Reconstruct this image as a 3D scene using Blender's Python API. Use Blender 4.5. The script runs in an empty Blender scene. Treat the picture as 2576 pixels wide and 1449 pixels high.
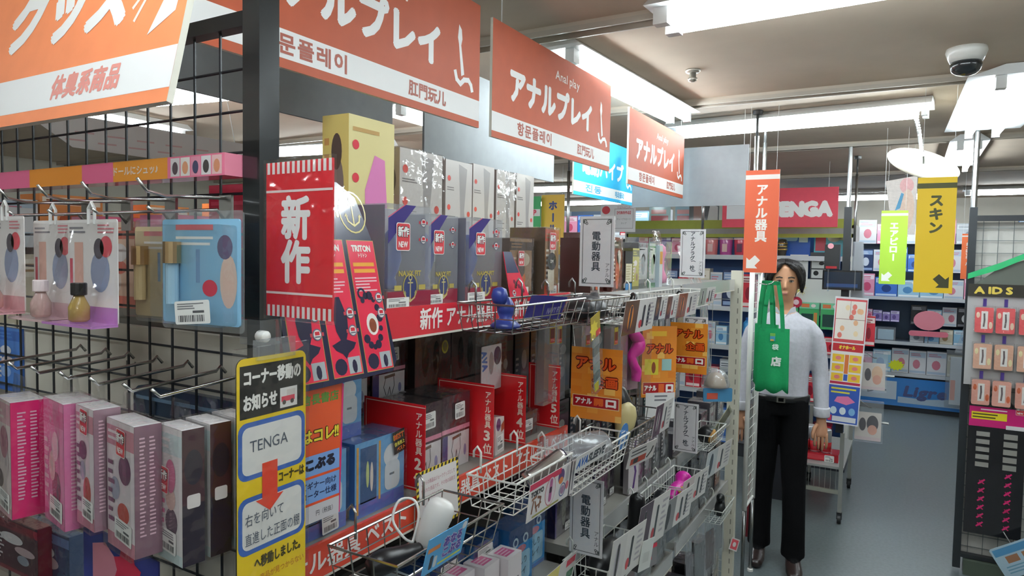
import bpy, math, random
import numpy as np
from mathutils import Vector, Matrix
COL = bpy.context.scene.collection
SC = bpy.context.scene
R = math.radians
# ------------------------------------------------------------------ camera
EYE = 1.72                      # height of the hand-held camera
FPX = 1727.0                    # focal length in pixels of the 2576 px wide frame
cam = bpy.data.cameras.new('camera'); cam.sensor_width = 36.0; cam.lens = FPX/2576*36.0
cam.clip_start = 0.02
camo = bpy.data.objects.new('camera', cam); COL.objects.link(camo)
CROT = (Matrix.Rotation(R(30.1), 3, 'Z') @ Matrix.Rotation(R(90-2.8), 3, 'X') @ Matrix.Rotation(R(1.0), 3, 'Z'))
camo.matrix_world = Matrix.Translation((0, 0, EYE)) @ CROT.to_4x4()
SC.camera = camo
# ------------------------------------------------------------------ world, exposure
w = bpy.data.worlds.new('world'); SC.world = w; w.use_nodes = True
w.node_tree.nodes['Background'].inputs[0].default_value = (.8, .85, 1, 1)
w.node_tree.nodes['Background'].inputs[1].default_value = .3
SC.view_settings.view_transform = 'Standard'; SC.view_settings.look = 'None'
SC.view_settings.gamma = 1.0; SC.view_settings.use_curve_mapping = False
SC.view_settings.exposure = 0.0
TUBE_POWER = 32.0
def at(x, y, X=None, Y=None, Z=None):
    """point of the shop on the plane X=, Y= or Z= that the photograph shows at (x, y)"""
    d = CROT @ Vector((x-1288, 724.5-y, -FPX))
    t = X/d.x if X is not None else (Y/d.y if Y is not None else (Z-EYE)/d.z)
    return Vector((0, 0, EYE)) + t*d
def onX(x0, y0, x1, y1, X):
    """Y centre, bottom z, width, height of a thing facing the aisle on plane X"""
    xm, ym = (x0+x1)/2, (y0+y1)/2
    a, b = at(x0, ym, X=X), at(x1, ym, X=X)
    t, u = at(xm, y0, X=X), at(xm, y1, X=X)
    return (a.y+b.y)/2, u.z, abs(b.y-a.y), t.z-u.z
def onY(x0, y0, x1, y1, Y):
    xm, ym = (x0+x1)/2, (y0+y1)/2
    a, b = at(x0, ym, Y=Y), at(x1, ym, Y=Y)
    t, u = at(xm, y0, Y=Y), at(xm, y1, Y=Y)
    return (a.x+b.x)/2, u.z, abs(b.x-a.x), t.z-u.z
# ------------------------------------------------------------------ materials
def lin(h):
    h = h.lstrip('#'); o = []
    for i in (0, 2, 4):
        c = int(h[i:i+2], 16)/255
        o.append(c/12.92 if c <= .04045 else ((c+.055)/1.055)**2.4)
    return tuple(o)
MATS = {}
def vmat(name, rough=.5, metal=0.0, coat=0.0, spec=.5, noise=0.0, bump=0.0, nscale=40, trans=None, sheen=0):
    m = bpy.data.materials.new(name); m.use_nodes = True; nt = m.node_tree
    b = nt.nodes['Principled BSDF']
    a = nt.nodes.new('ShaderNodeVertexColor'); a.layer_name = 'Col'
    b.inputs['Roughness'].default_value = rough; b.inputs['Metallic'].default_value = metal
    b.inputs['Coat Weight'].default_value = coat; b.inputs['Coat Roughness'].default_value = .06
    b.inputs['Specular IOR Level'].default_value = spec
    b.inputs['Sheen Weight'].default_value = sheen
    src = a.outputs['Color']
    if noise or bump:
        tc = nt.nodes.new('ShaderNodeTexCoord'); n = nt.nodes.new('ShaderNodeTexNoise')
        n.inputs['Scale'].default_value = nscale; n.inputs['Detail'].default_value = 3
        nt.links.new(tc.outputs['Object'], n.inputs['Vector'])
        if noise:
            mr = nt.nodes.new('ShaderNodeMapRange'); mr.inputs[1].default_value = .3; mr.inputs[2].default_value = .7
            mr.inputs[3].default_value = 1-noise; mr.inputs[4].default_value = 1+noise*.5
            mx = nt.nodes.new('ShaderNodeVectorMath'); mx.operation = 'SCALE'
            nt.links.new(n.outputs['Fac'], mr.inputs[0]); nt.links.new(src, mx.inputs[0]); nt.links.new(mr.outputs[0], mx.inputs['Scale'])
            src = mx.outputs[0]
        if bump:
            bp = nt.nodes.new('ShaderNodeBump'); bp.inputs['Strength'].default_value = bump; bp.inputs['Distance'].default_value = .01
            nt.links.new(n.outputs['Fac'], bp.inputs['Height']); nt.links.new(bp.outputs[0], b.inputs['Normal'])
    nt.links.new(src, b.inputs['Base Color'])
    MATS[name] = m; return m
vmat('paper', .55)
vmat('board', .6, noise=.05, nscale=25)
vmat('gloss', .22, coat=.6, bump=.04, nscale=14)
vmat('paint', .38)
vmat('plastic', .3, coat=.2)
vmat('rubber', .35, spec=.5)
vmat('chrome', .27, metal=1.0)
vmat('steel', .4, metal=.7)
vmat('cloth', .9, noise=.08, bump=.15, nscale=60, spec=.15)
vmat('bagcloth', .8, noise=.06, bump=.1, nscale=120)
vmat('skin', .5, noise=.04, nscale=30)
vmat('hair', .5, noise=.35, bump=.5, nscale=70)
vmat('ceilmat', .85, noise=.05, nscale=6)
vmat('wallmat', .8, noise=.06, nscale=4)
vmat('fleck', .34, noise=.16, nscale=55)
def film(name, fac, rough, bump, col=(1, 1, 1), nscale=18, milk=0.0):
    """thin clear plastic: transparent sheet with a glossy, slightly crumpled surface"""
    m = bpy.data.materials.new(name); m.use_nodes = True; nt = m.node_tree
    for n in list(nt.nodes): nt.nodes.remove(n)
    o = nt.nodes.new('ShaderNodeOutputMaterial'); t = nt.nodes.new('ShaderNodeBsdfTransparent')
    t.inputs[0].default_value = (*col, 1)
    g = nt.nodes.new('ShaderNodeBsdfGlossy'); g.inputs['Roughness'].default_value = rough
    lw = nt.nodes.new('ShaderNodeLayerWeight'); lw.inputs[0].default_value = fac
    pw = nt.nodes.new('ShaderNodeMath'); pw.operation = 'POWER'; pw.inputs[1].default_value = 3
    ma = nt.nodes.new('ShaderNodeMath'); ma.operation = 'MULTIPLY_ADD'; ma.inputs[1].default_value = .5; ma.inputs[2].default_value = .07
    nt.links.new(lw.outputs['Facing'], pw.inputs[0]); nt.links.new(pw.outputs[0], ma.inputs[0])
    mx = nt.nodes.new('ShaderNodeMixShader')
    tc = nt.nodes.new('ShaderNodeTexCoord'); n = nt.nodes.new('ShaderNodeTexNoise'); n.inputs['Scale'].default_value = nscale
    nt.links.new(tc.outputs['Object'], n.inputs['Vector'])
    bp = nt.nodes.new('ShaderNodeBump'); bp.inputs['Strength'].default_value = bump; bp.inputs['Distance'].default_value = .02
    nt.links.new(n.outputs['Fac'], bp.inputs['Height']); nt.links.new(bp.outputs[0], g.inputs['Normal'])
    base = t.outputs[0]
    if milk:
        d = nt.nodes.new('ShaderNodeBsdfDiffuse'); d.inputs[0].default_value = (.85, .87, .9, 1)
        m2 = nt.nodes.new('ShaderNodeMixShader'); m2.inputs[0].default_value = milk
        nt.links.new(t.outputs[0], m2.inputs[1]); nt.links.new(d.outputs[0], m2.inputs[2]); base = m2.outputs[0]
    nt.links.new(ma.outputs[0], mx.inputs[0]); nt.links.new(base, mx.inputs[1]); nt.links.new(g.outputs[0], mx.inputs[2])
    nt.links.new(mx.outputs[0], o.inputs[0]); MATS[name] = m
film('film', .5, .12, .5, nscale=22)
film('clear', .5, .08, .1, col=(.93, .95, .96), milk=.10)
film('frost', .5, .2, .2, col=(.93, .94, .96), milk=.17)
m = bpy.data.materials.new('lamp'); m.use_nodes = True; nt = m.node_tree
b = nt.nodes['Principled BSDF']; b.inputs['Base Color'].default_value = (1, 1, 1, 1)
b.inputs['Emission Color'].default_value = (.86, .96, 1, 1); b.inputs['Emission Strength'].default_value = TUBE_POWER
MATS['lamp'] = m
# ------------------------------------------------------------------ glyphs from Blender's own font
GLY = {}
def glyph(ch):
    if ch in GLY: return GLY[ch]
    cu = bpy.data.curves.new('g', 'FONT'); cu.body = ch; cu.size = 1; cu.resolution_u = 2
    o = bpy.data.objects.new('g', cu); me = o.to_mesh()
    v = [(p.co.x, p.co.y) for p in me.vertices]; f = [tuple(p.vertices) for p in me.polygons]
    o.to_mesh_clear(); bpy.data.objects.remove(o); bpy.data.curves.remove(cu)
    if ord(ch) < 0x2000 and v:
        x0 = min(p[0] for p in v); x1 = max(p[0] for p in v)
        v = [(p[0]-x0, p[1]) for p in v]; adv = x1-x0+.09
    elif ord(ch) < 0x2000: adv = .28
    else: adv = EM
    GLY[ch] = (v, f, adv); return GLY[ch]
def _em():
    cu = bpy.data.curves.new('g', 'FONT'); cu.size = 1; r = []
    for s in ('口', '口口'):
        cu.body = s; o = bpy.data.objects.new('g', cu); me = o.to_mesh()
        xs = [p.co.x for p in me.vertices]; ys = [p.co.y for p in me.vertices]; r.append((max(xs), min(ys), max(ys)))
        o.to_mesh_clear(); bpy.data.objects.remove(o)
    bpy.data.curves.remove(cu); return r[1][0]-r[0][0], (r[0][1]+r[0][2])/2
EM = 1.0
EM, EMC = _em()
# ------------------------------------------------------------------ mesh builder
FRONT = Matrix(((1, 0, 0, 0), (0, 0, -1, 0), (0, 1, 0, 0), (0, 0, 0, 1)))      # (u,v,n): u right, v up, n towards the front (-y)
def front(y=0.0, x=0.0, z=0.0): return Matrix.Translation((x, y, z)) @ FRONT
def right(x, y=0.0, z=0.0):                                                     # printed on the face looking to +x
    return Matrix.Translation((x, y, z)) @ Matrix(((0, 0, 1, 0), (1, 0, 0, 0), (0, 1, 0, 0), (0, 0, 0, 1)))
def topf(z, x=0.0, y=0.0): return Matrix.Translation((x, y, z))
LAY = .00016
class MB:
    def __init__(s, mat='paper'):
        s.v = []; s.f = []; s.c = []; s.m = []; s.mat = mat; s.M = Matrix()
    def add(s, vs, fs, col, mat=None):
        o = len(s.v); M = s.M
        s.v += [tuple(M @ Vector(p)) for p in vs]
        c = lin(col) if isinstance(col, str) else col
        for f in fs: s.f.append(tuple(i+o for i in f)); s.c.append(c); s.m.append(mat or s.mat)
        return s
    def box(s, x0, y0, z0, x1, y1, z1, col='#ffffff', mat=None):
        return s.add([(x0,y0,z0),(x1,y0,z0),(x1,y1,z0),(x0,y1,z0),(x0,y0,z1),(x1,y0,z1),(x1,y1,z1),(x0,y1,z1)],
                     [(3,2,1,0),(4,5,6,7),(0,1,5,4),(1,2,6,5),(2,3,7,6),(3,0,4,7)], col, mat)
    def tube(s, pts, r, col='#cccccc', mat=None, n=6, closed=False):
        pts = [Vector(p) for p in pts]; N = len(pts); vs = []; fs = []; up = None
        rr = r if isinstance(r, (list, tuple)) else [r]*N
        for i, p in enumerate(pts):
            a = pts[i-1] if (i > 0 or closed) else p; c = pts[(i+1) % N] if (i < N-1 or closed) else p
            d = (c-a).normalized()
            if up is None: up = d.orthogonal().normalized()
            up = (up-d*up.dot(d)); up = up.normalized() if up.length > 1e-6 else d.orthogonal().normalized()
            sd = d.cross(up)
            for k in range(n):
                t = 2*math.pi*k/n; vs.append(p+rr[i]*(math.cos(t)*up+math.sin(t)*sd))
        for i in range(N if closed else N-1):
            j = (i+1) % N
            for k in range(n): fs.append((i*n+k, i*n+(k+1) % n, j*n+(k+1) % n, j*n+k))
        if not closed: fs += [tuple(range(n-1, -1, -1)), tuple((N-1)*n+k for k in range(n))]
        return s.add(vs, fs, col, mat)
    def lathe(s, prof, col='#ffffff', mat=None, n=16, axis='z', at=(0, 0, 0), sx=1.0, sy=1.0):
        vs = []; fs = []; N = len(prof)
        for r, z in prof:
            for k in range(n):
                t = 2*math.pi*k/n; p = (r*math.cos(t)*sx, r*math.sin(t)*sy, z)
                if axis == 'y': p = (p[0], p[2], p[1])
                if axis == 'x': p = (p[2], p[0], p[1])
                vs.append((p[0]+at[0], p[1]+at[1], p[2]+at[2]))
        for i in range(N-1):
            for k in range(n): fs.append((i*n+k, i*n+(k+1) % n, (i+1)*n+(k+1) % n, (i+1)*n+k))
        fs += [tuple(range(n-1, -1, -1)), tuple((N-1)*n+k for k in range(n))]
        return s.add(vs, fs, col, mat)
    def prism(s, poly, y0, y1, col='#ffffff', mat=None, edge=None):
        """polygon in the x-z plane, thick from y0 (front) to y1"""
        n = len(poly)
        vs = [(x, y0, z) for x, z in poly]+[(x, y1, z) for x, z in poly]
        s.add(vs, [tuple(range(n)), tuple(range(2*n-1, n-1, -1))], col, mat)
        return s.add(vs, [(i, i+n, (i+1) % n+n, (i+1) % n) for i in range(n)], edge or col, mat)
    # --- print
    def flat(s, P, pts, col, lay=1, mat=None):
        return s.add([P @ Vector((u, v, lay*LAY)) for u, v in pts], [tuple(range(len(pts)))], col, mat)
    def rect(s, P, u0, v0, u1, v1, col, lay=1, mat=None):
        return s.flat(P, [(u0, v0), (u1, v0), (u1, v1), (u0, v1)], col, lay, mat)
    def frame(s, P, u0, v0, u1, v1, t, col, lay=1):
        s.rect(P, u0, v0, u1, v0+t, col, lay); s.rect(P, u0, v1-t, u1, v1, col, lay)
        s.rect(P, u0, v0+t, u0+t, v1-t, col, lay); return s.rect(P, u1-t, v0+t, u1, v1-t, col, lay)
    def disc(s, P, u, v, ru, rv, col, lay=1, n=18, mat=None):
        return s.flat(P, [(u+ru*math.cos(6.28318*k/n), v+rv*math.sin(6.28318*k/n)) for k in range(n)], col, lay, mat)
    def rrect(s, P, u0, v0, u1, v1, r, col, lay=1): return s.flat(P, rr_poly(u0, v0, u1, v1, r), col, lay)
    def line(s, P, pts, t, col, lay=1):
        for li, ((a, b), (c, d)) in enumerate(zip(pts, pts[1:])):
            L = math.hypot(c-a, d-b) or 1e-6; nx, ny = -(d-b)/L*t/2, (c-a)/L*t/2
            ex, ey = (c-a)/L*t*.3, (d-b)/L*t*.3
            s.flat(P, [(a-nx-ex, b-ny-ey), (a+nx-ex, b+ny-ey), (c+nx+ex, d+ny+ey), (c-nx+ex, d-ny+ey)][::-1], col, lay+.12*(li % 3))
        return s
    def text(s, P, st, u, v, h, col, w=None, bold=0.0, vert=False, lay=2, align='c', lead=1.0, rot=0, shear=0):
        """lettering centred on (u, v); h = height of a full-width character"""
        k = h/EM*.95; items = []
        if vert:
            y = 0
            for ch in st:
                vs, fs, ad = glyph(ch)
                if ch == 'ー': vs = [(-(p[1]-EMC)+EM/2, -(p[0]-EM/2)+EMC) for p in vs]; vs = [(EM-p[0], p[1]) for p in vs]; fs = [f[::-1] for f in fs]
                if ch in '()（）': vs = [(p[1]-EMC+EM/2, -(p[0]-EM/2)+EMC) for p in vs]
                ox = -EM/2 if ord(ch) >= 0x2000 else -ad/2
                items.append((vs, fs, ox, y-EMC)); y -= EM*lead
            off = -(y+EM*lead)/2
            items = [(a, b_, ox, oy+off) for a, b_, ox, oy in items]; kx = k if w is None else w/EM
        else:
            x = 0
            for ch in st:
                vs, fs, ad = glyph(ch); items.append((vs, fs, x, -EMC)); x += ad*lead
            if align == 'c': items = [(a, b_, ox-x/2, oy) for a, b_, ox, oy in items]
            kx = k if w is None else w/x
        sh = [(0, 0)]
        if bold:
            bb = bold*h; sh = [(bb, 0), (-bb, 0), (0, bb), (0, -bb), (.7*bb, .7*bb), (-.7*bb, .7*bb), (.7*bb, -.7*bb), (-.7*bb, -.7*bb)] if bold > .03 else [(bb, bb), (-bb, bb), (bb, -bb), (-bb, -bb)]
        ca, sa = math.cos(rot), math.sin(rot)
        for vs, fs, ox, oy in items:
            if not fs: continue
            for ci, (dx, dy) in enumerate(sh):
                pts = []
                for a, c in vs:
                    X, Y_ = (a+ox)*kx+dx, (c+oy)*k+dy; X += shear*Y_
                    pts.append(P @ Vector((u+X*ca-Y_*sa, v+X*sa+Y_*ca, (lay+ci*.09)*LAY)))
                s.add(pts, fs, col)
        return s
def spline(pts, rr=None, k=5):
    """Catmull-Rom refinement of a path and of its radii"""
    P = [Vector(p) for p in pts]; o = []; ro = []
    for i in range(len(P)-1):
        a, b_, c, d = P[max(i-1, 0)], P[i], P[i+1], P[min(i+2, len(P)-1)]
        for j in range(k):
            t = j/k; o.append(.5*((2*b_)+(c-a)*t+(2*a-5*b_+4*c-d)*t*t+(3*b_-a-3*c+d)*t**3))
            if rr: q = t*t*(3-2*t); ro.append(rr[i]*(1-q)+rr[i+1]*q)
    o.append(P[-1])
    if rr: ro.append(rr[-1]); return o, ro
    return o
def rr_poly(u0, v0, u1, v1, r, n=4):
    o = []
    for cx, cy, a in ((u1-r, v0+r, -90), (u1-r, v1-r, 0), (u0+r, v1-r, 90), (u0+r, v0+r, 180)):
        for k in range(n+1): t = R(a+90*k/n); o.append((cx+r*math.cos(t), cy+r*math.sin(t)))
    return o
def mesh_of(name, mb, smooth=False):
    me = bpy.data.meshes.new(name); me.from_pydata(mb.v, [], mb.f)
    names = []
    for x in mb.m:
        if x not in names: names.append(x)
    for x in names: me.materials.append(MATS[x])
    ix = {x: i for i, x in enumerate(names)}
    me.polygons.foreach_set('material_index', [ix[x] for x in mb.m])
    ca = me.color_attributes.new('Col', 'FLOAT_COLOR', 'CORNER'); buf = []
    for f, c in zip(mb.f, mb.c): buf += [c[0], c[1], c[2], 1.0]*len(f)
    ca.data.foreach_set('color', buf)
    if smooth: me.polygons.foreach_set('use_smooth', [True]*len(mb.f))
    me.update(); return me
def obj(name, mb, parent=None, loc=None, rz=None, rot=None, smooth=False, kind=None, label=None):
    o = bpy.data.objects.new(name, mb if isinstance(mb, bpy.types.Mesh) else mesh_of(name, mb, smooth)); COL.objects.link(o)
    if parent is not None: o.parent = parent
    if loc is not None: o.location = loc
    if rz is not None: o.rotation_euler = (0, 0, rz)
    if rot is not None: o.rotation_euler = rot
    if kind: o['kind'] = kind
    if label: o['label'] = label
    return o
def tag(o, label, cat, group=None):
    o['label'] = label; o['category'] = cat
    if group: o['group'] = group
    return o
def thing(name, label, cat, loc=(0, 0, 0), rz=0, group=None, rot=None):
    o = bpy.data.objects.new(name, None); COL.objects.link(o); o.empty_display_size = .05
    o.location = loc; o.rotation_euler = rot or (0, 0, rz); return tag(o, label, cat, group)
def struct(name, mb, parent=None, **k):
    o = obj(name, mb, parent, **k)
    if parent is None: o['kind'] = 'structure'
    return o
def dup(root, loc, rz=None, label=None, group=None, rot=None):
    r = root.copy(); COL.objects.link(r); r.location = loc
    if rz is not None: r.rotation_euler = (0, 0, rz)
    if rot is not None: r.rotation_euler = rot
    if label: r['label'] = label
    if group: r['group'] = group
    for ch in root.children:
        c = ch.copy(); COL.objects.link(c); c.parent = r
        for g in ch.children: d = g.copy(); COL.objects.link(d); d.parent = c
    return r
AISLE = math.pi/2       # rotation that turns a front (-y) to the aisle (+X)
rnd = random.Random(7)
# ================================================================== the setting
CEIL = 2.47
XL, XR, YF, YB = -6.6, 3.2, -2.4, 9.6
struct('floor', MB('fleck').box(XL, YF, -.1, XR, YB, 0, '#616a6c'))
struct('ceiling', MB('ceilmat').box(XL, YF, CEIL, XR, YB, CEIL+.1, '#cdbba8'))
struct('wall_back', MB('wallmat').box(XL-.1, YB, 0, XR+.1, YB+.1, CEIL, '#d8d2c4'))
struct('wall_front', MB('wallmat').box(XL-.1, YF-.1, 0, XR+.1, YF, CEIL, '#d8d2c4'))
struct('wall_left', MB('wallmat').box(XL-.1, YF, 0, XL, YB, CEIL, '#d8d2c4'))
struct('wall_right', MB('wallmat').box(XR, YF, 0, XR+.1, YB, CEIL, '#d8d2c4'))
for i, (yy, xa, xb) in enumerate(((2.07, XL, XR), (3.31, XL, XR), (4.9, XL, XR), (6.6, XL, XR), (0.75, XL, XR), (8.2, XL, XR))):
    mb = MB('paint').box(xa, yy-.035, CEIL-.012, xb, yy+.035, CEIL, '#c2b6a6')
    mb.box(xa, yy-.035, CEIL-.03, xb, yy-.029, CEIL-.012, '#b5ac9f').box(xa, yy+.029, CEIL-.03, xb, yy+.035, CEIL-.012, '#b5ac9f')
    struct('trim_%d' % (i+1), mb)
# ================================================================== ceiling lights
def ceiling_light(p0, p1, label, z=2.40, gap=.075, hw=.10, group='fluorescent ceiling lights'):
    a, c = Vector((*p0, 0)), Vector((*p1, 0)); L = (c-a).length; mid = (a+c)/2
    t = thing('ceiling_light', label, 'light', (mid.x, mid.y, CEIL), math.atan2(c.y-a.y, c.x-a.x), group)
    dz = z-CEIL
    hb = MB('paint'); zt = -.002
    hb.add([(-L/2-.03, -hw, dz+.03), (L/2+.03, -hw, dz+.03), (L/2+.03, -.05, zt), (-L/2-.03, -.05, zt),
            (-L/2-.03, hw, dz+.03), (L/2+.03, hw, dz+.03), (L/2+.03, .05, zt), (-L/2-.03, .05, zt)],
           [(0, 1, 2, 3), (7, 6, 5, 4), (0, 3, 7, 4), (1, 5, 6, 2), (3, 2, 6, 7), (4, 5, 1, 0)], '#eef0f0')
    obj('housing', hb, t)
    for s in (-1, 1):
        obj('tube', MB('lamp').tube([(-L/2+.03, s*gap/2, dz), (L/2-.03, s*gap/2, dz)], .0155, '#ffffff', n=10), t, smooth=True)
        for e in (-1, 1):
            obj('lamp_holder', MB('plastic').box(e*L/2-.012 if e > 0 else -L/2-.012, s*gap/2-.017, dz-.017, e*L/2+.012 if e > 0 else -L/2+.03, s*gap/2+.017, dz+.03, '#f0f0ee'), t)
    return t
ceiling_light((-.65, 1.99), (.60, 1.93), 'twin-tube ceiling light running across the aisle before the smoke sensor', gap=.10)
ceiling_light((-1.17, 3.80), (.03, 3.70), 'twin-tube ceiling light across the aisle with a cream disc hung at its end')
ceiling_light((-1.085, 2.18), (-1.02, 3.37), 'twin-tube ceiling light running lengthwise just above the middle orange hanging sign', gap=.085)
ceiling_light((.33, 3.22), (.30, 4.45), 'twin-tube ceiling light in wide white reflector beyond the security camera dome', gap=.12, hw=.17)
ceiling_light((.27, 4.85), (.27, 6.05), 'twin-tube ceiling light behind the one with the wide reflector', gap=.09)
ceiling_light((-3.80, 1.95), (-3.86, 2.60), 'short ceiling light seen through the black wire grid, running lengthwise', gap=.07)
ceiling_light((-3.60, 1.86), (-2.60, 2.02), 'ceiling light seen through the black wire grid, running crosswise', gap=.07)
for p, q, l in (((-2.20, 2.62), (-2.22, 3.80), 'ceiling light in the gap between two grey sign backs'),
                ((-4.1, 3.36), (-3.0, 3.50), 'ceiling light behind the striped red and white sign top'),
                ((-3.55, 6.45), (-2.4, 6.55), 'ceiling light above the yellow and white striped banner'),
                ((-4.4, 8.3), (-3.2, 8.3), 'ceiling light near the back wall behind the blue hanging sign'),
                ((-2.5, 7.2), (-1.3, 7.2), 'ceiling light beyond the red hanging shop sign, its far left'),
                ((-.80, 8.5), (.3, 8.5), 'ceiling light beyond the red hanging shop sign, near the back wall'),
                ((.45, 8.2), (1.6, 8.2), 'ceiling light near the back wall beyond the yellow banner'),
                ((-.9, .35), (.3, .30), 'ceiling light over the end of the wire grid display'),
                ((-2.6, -.6), (-1.4, -.6), 'unseen ceiling light added above the aisle before the wire grid'),  # from here to the end of the list: unseen fixtures, added for illumination
                ((0.2, -1.3), (1.4, -1.3), 'unseen ceiling light added above the open aisle behind the photographer'),
                ((1.6, 1.2), (1.6, 2.4), 'unseen ceiling light added over the next aisle to the right')):
    ceiling_light(p, q, l)
# ------------------------------------------------------------------ small ceiling fittings
p = at(1743, 176, Z=CEIL)
t = thing('smoke_sensor', 'small round metal sprinkler head on the beige ceiling', 'sensor', (p.x, p.y, CEIL))
obj('base_plate', MB('steel').lathe([(.030, 0), (.030, -.006), (.024, -.012)], '#b9b4aa'), t, smooth=True)
obj('head', MB('steel').lathe([(.014, -.012), (.014, -.03), (.020, -.034), (.016, -.044), (.006, -.048)], '#a9a59c', n=12), t, smooth=True)
p = at(2432, 122, Z=CEIL)
t = thing('security_camera', 'white ceiling dome camera with a black ball lens', 'camera', (p.x, p.y, CEIL))
obj('housing', MB('plastic').lathe([(.062, 0), (.064, -.012), (.058, -.03), (.050, -.048)], '#d5d3cd', n=24), t, smooth=True)
obj('dome', MB('gloss').lathe([(.048, -.046), (.049, -.062), (.044, -.078), (.030, -.090), (.010, -.096)], '#2a2e31', n=24), t, smooth=True)
# cream disc on a flexible conduit, hung from the end of the crosswise light
c = at(2322, 412, Y=3.72); e = at(2308, 300, Y=3.72)
t = thing('ceiling_disc', 'large round cream disc tilted on a flexible metal conduit', 'antenna', e)
q = c-e; tilt = Matrix.Rotation(R(22), 4, 'Y') @ Matrix.Rotation(R(28), 4, 'X')
mb = MB('plastic'); mb.M = Matrix.Translation(q) @ tilt
mb.lathe([(.004, .008), (.150, .006), (.157, .0), (.152, -.006), (.03, -.011), (.004, -.011)], '#e9e4d2', n=40)
obj('disc', mb, t, smooth=True)
mb = MB('paint'); mb.M = Matrix.Translation(q) @ tilt
mb.lathe([(.004, -.011), (.027, -.012), (.024, -.02), (.004, -.021)], '#6f6f68', n=20)
obj('hub', mb, t)
mb = MB('chrome'); pts = [Vector((0, .0, .06)), Vector((-.004, -.004, .0)), Vector((.008, -.02, -.06)), q+Vector((-.004, -.03, .03)), q+Vector((0, -.008, -.012))]
mb.tube(pts, .008, '#b9bbbb', n=8)
for i in range(14):
    f = i/14*3; k = int(f); pp = pts[k].lerp(pts[k+1], f-k); mb.lathe([(.0095, -.003), (.0095, .003)], '#c9cbcb', n=8, at=pp)
obj('conduit', mb, t)
# ================================================================== big hanging signs
def icon(mb, P, u, v, h, col, lay):
    k = h
    mb.flat(P, [(u+x*k, v+y*k) for x, y in ((-.17, .50), (-.10, .44), (-.08, .30), (-.11, .20), (-.02, -.22), (-.10, -.26), (-.17, .20), (-.20, .30))][::-1], col, lay)
    mb.line(P, [(u+x*k, v+y*k) for x, y in ((-.26, -.22), (-.22, -.33), (-.12, -.38), (-.02, -.30), (.10, -.28), (.17, -.34), (.20, -.42))], .075*k, col, lay)
def hang_sign(w, h, loc, rz, label, col, dark, big, sub1, sub2, sub3, group=None, rot=None, cords=True, wide=None):
    t = thing('hanging_sign', label, 'sign', loc, rz, group, rot)
    obj('board', MB('board').box(-w/2, -.004, 0, w/2, .004, h, '#e8e4d6').rect(front(-.004), -w/2, 0, w/2, h, col, 1), t)
    P = front(-.004); mb = MB('paper')
    mb.rect(P, -w/2, .055*h, w/2, .22*h, '#f3f2f0', 2)
    if big: mb.text(P, big, -.045*w, .50*h, .34*h, '#f7f6f4', w=wide or .70*w, bold=.05, lay=3)
    if sub1: mb.text(P, sub1, .06*w, .80*h, .13*h, '#f3e6df', lay=3, w=.22*w, bold=.012)
    if sub2: mb.text(P, sub2, -.20*w, .135*h, .13*h, dark, lay=4, w=.27*w, bold=.03)
    if sub3: mb.text(P, sub3, .24*w, .135*h, .12*h, dark, lay=4, w=.17*w, bold=.03)
    icon(mb, P, .42*w, .50*h, .52*h, '#f7f6f4', 3)
    obj('print', mb, t)
    if cords:
        for s in (-1, 1): obj('cord', MB('plastic').tube([(s*w*.44, 0, h), (s*w*.44, 0, CEIL-loc[2])], .0015, '#e6e6e4', n=4), t)
    return t
SG = 'orange hanging category signs over the shelves'
for Y0, Y1, z0, z1, lb in ((.70, 1.575, 2.06, 2.385, 'orange hanging sign partly behind the black post, over the red shelf strip'),
                           (1.64, 2.505, 2.048, 2.375, 'orange hanging sign with lettering fully in view, under the lengthwise ceiling light'),
                           (2.71, 3.50, 2.022, 2.335, 'smallest looking orange hanging sign, before the grey sign back over the shelf end')):
    hang_sign(Y1-Y0, z1-z0, (-1.03, (Y0+Y1)/2, z0), AISLE, lb, '#b9532f', '#a85440', 'アナルプレイ', 'Anal play', '항문플레이', '肛門玩儿', SG)
a, c = at(1412, 490, X=-1.40), at(1591, 518, X=-1.40)
hang_sign(.80, .31, (-1.40, c.y-.41, c.z), AISLE, 'bright blue hanging sign with a white band beneath', '#2fb4e6', '#4aa6cf', '電動バイブ', None, '진동', '电动振动')
# the orange sign leaning on the wire grid
br = at(427, 258, Y=.475); q = at(480, 0, X=br.x); lean = math.atan2(q.y-br.y, q.z-br.z)
t = hang_sign(.9, .31, (br.x-.45, br.y, br.z), 0, 'pale orange sign leaning against the top of the black wire grid', '#f08a55', '#e39a8c', None, None, None, None, rot=(-lean, 0, 0), cords=False)
for ch in list(t.children):
    if ch.name.startswith('print'): bpy.data.objects.remove(ch)
P = front(-.004); mb = MB('paper'); mb.rect(P, -.45, .017, .45, .068, '#f6f4f2', 2)
mb.text(P, '体臭系商品', .27, .0425, .036, '#e08f82', w=.155, bold=.04, lay=3, shear=.12)
mb.text(P, 'グッズ', .19, .155, .105, '#f8f4f0', w=.30, bold=.06, lay=3, shear=.12)
mb.flat(P, [(.385, .088), (.432, .112), (.440, .20), (.40, .20), (.398, .148), (.405, .130)], '#f8f4f0', 3)
for k, (u, v) in enumerate(((.352, .112), (.344, .130), (.340, .152))): mb.line(P, [(u, v), (u+.018, v+.030-.012*k)], .005, '#f8e6d8', 3)
obj('print', mb, t)
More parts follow.
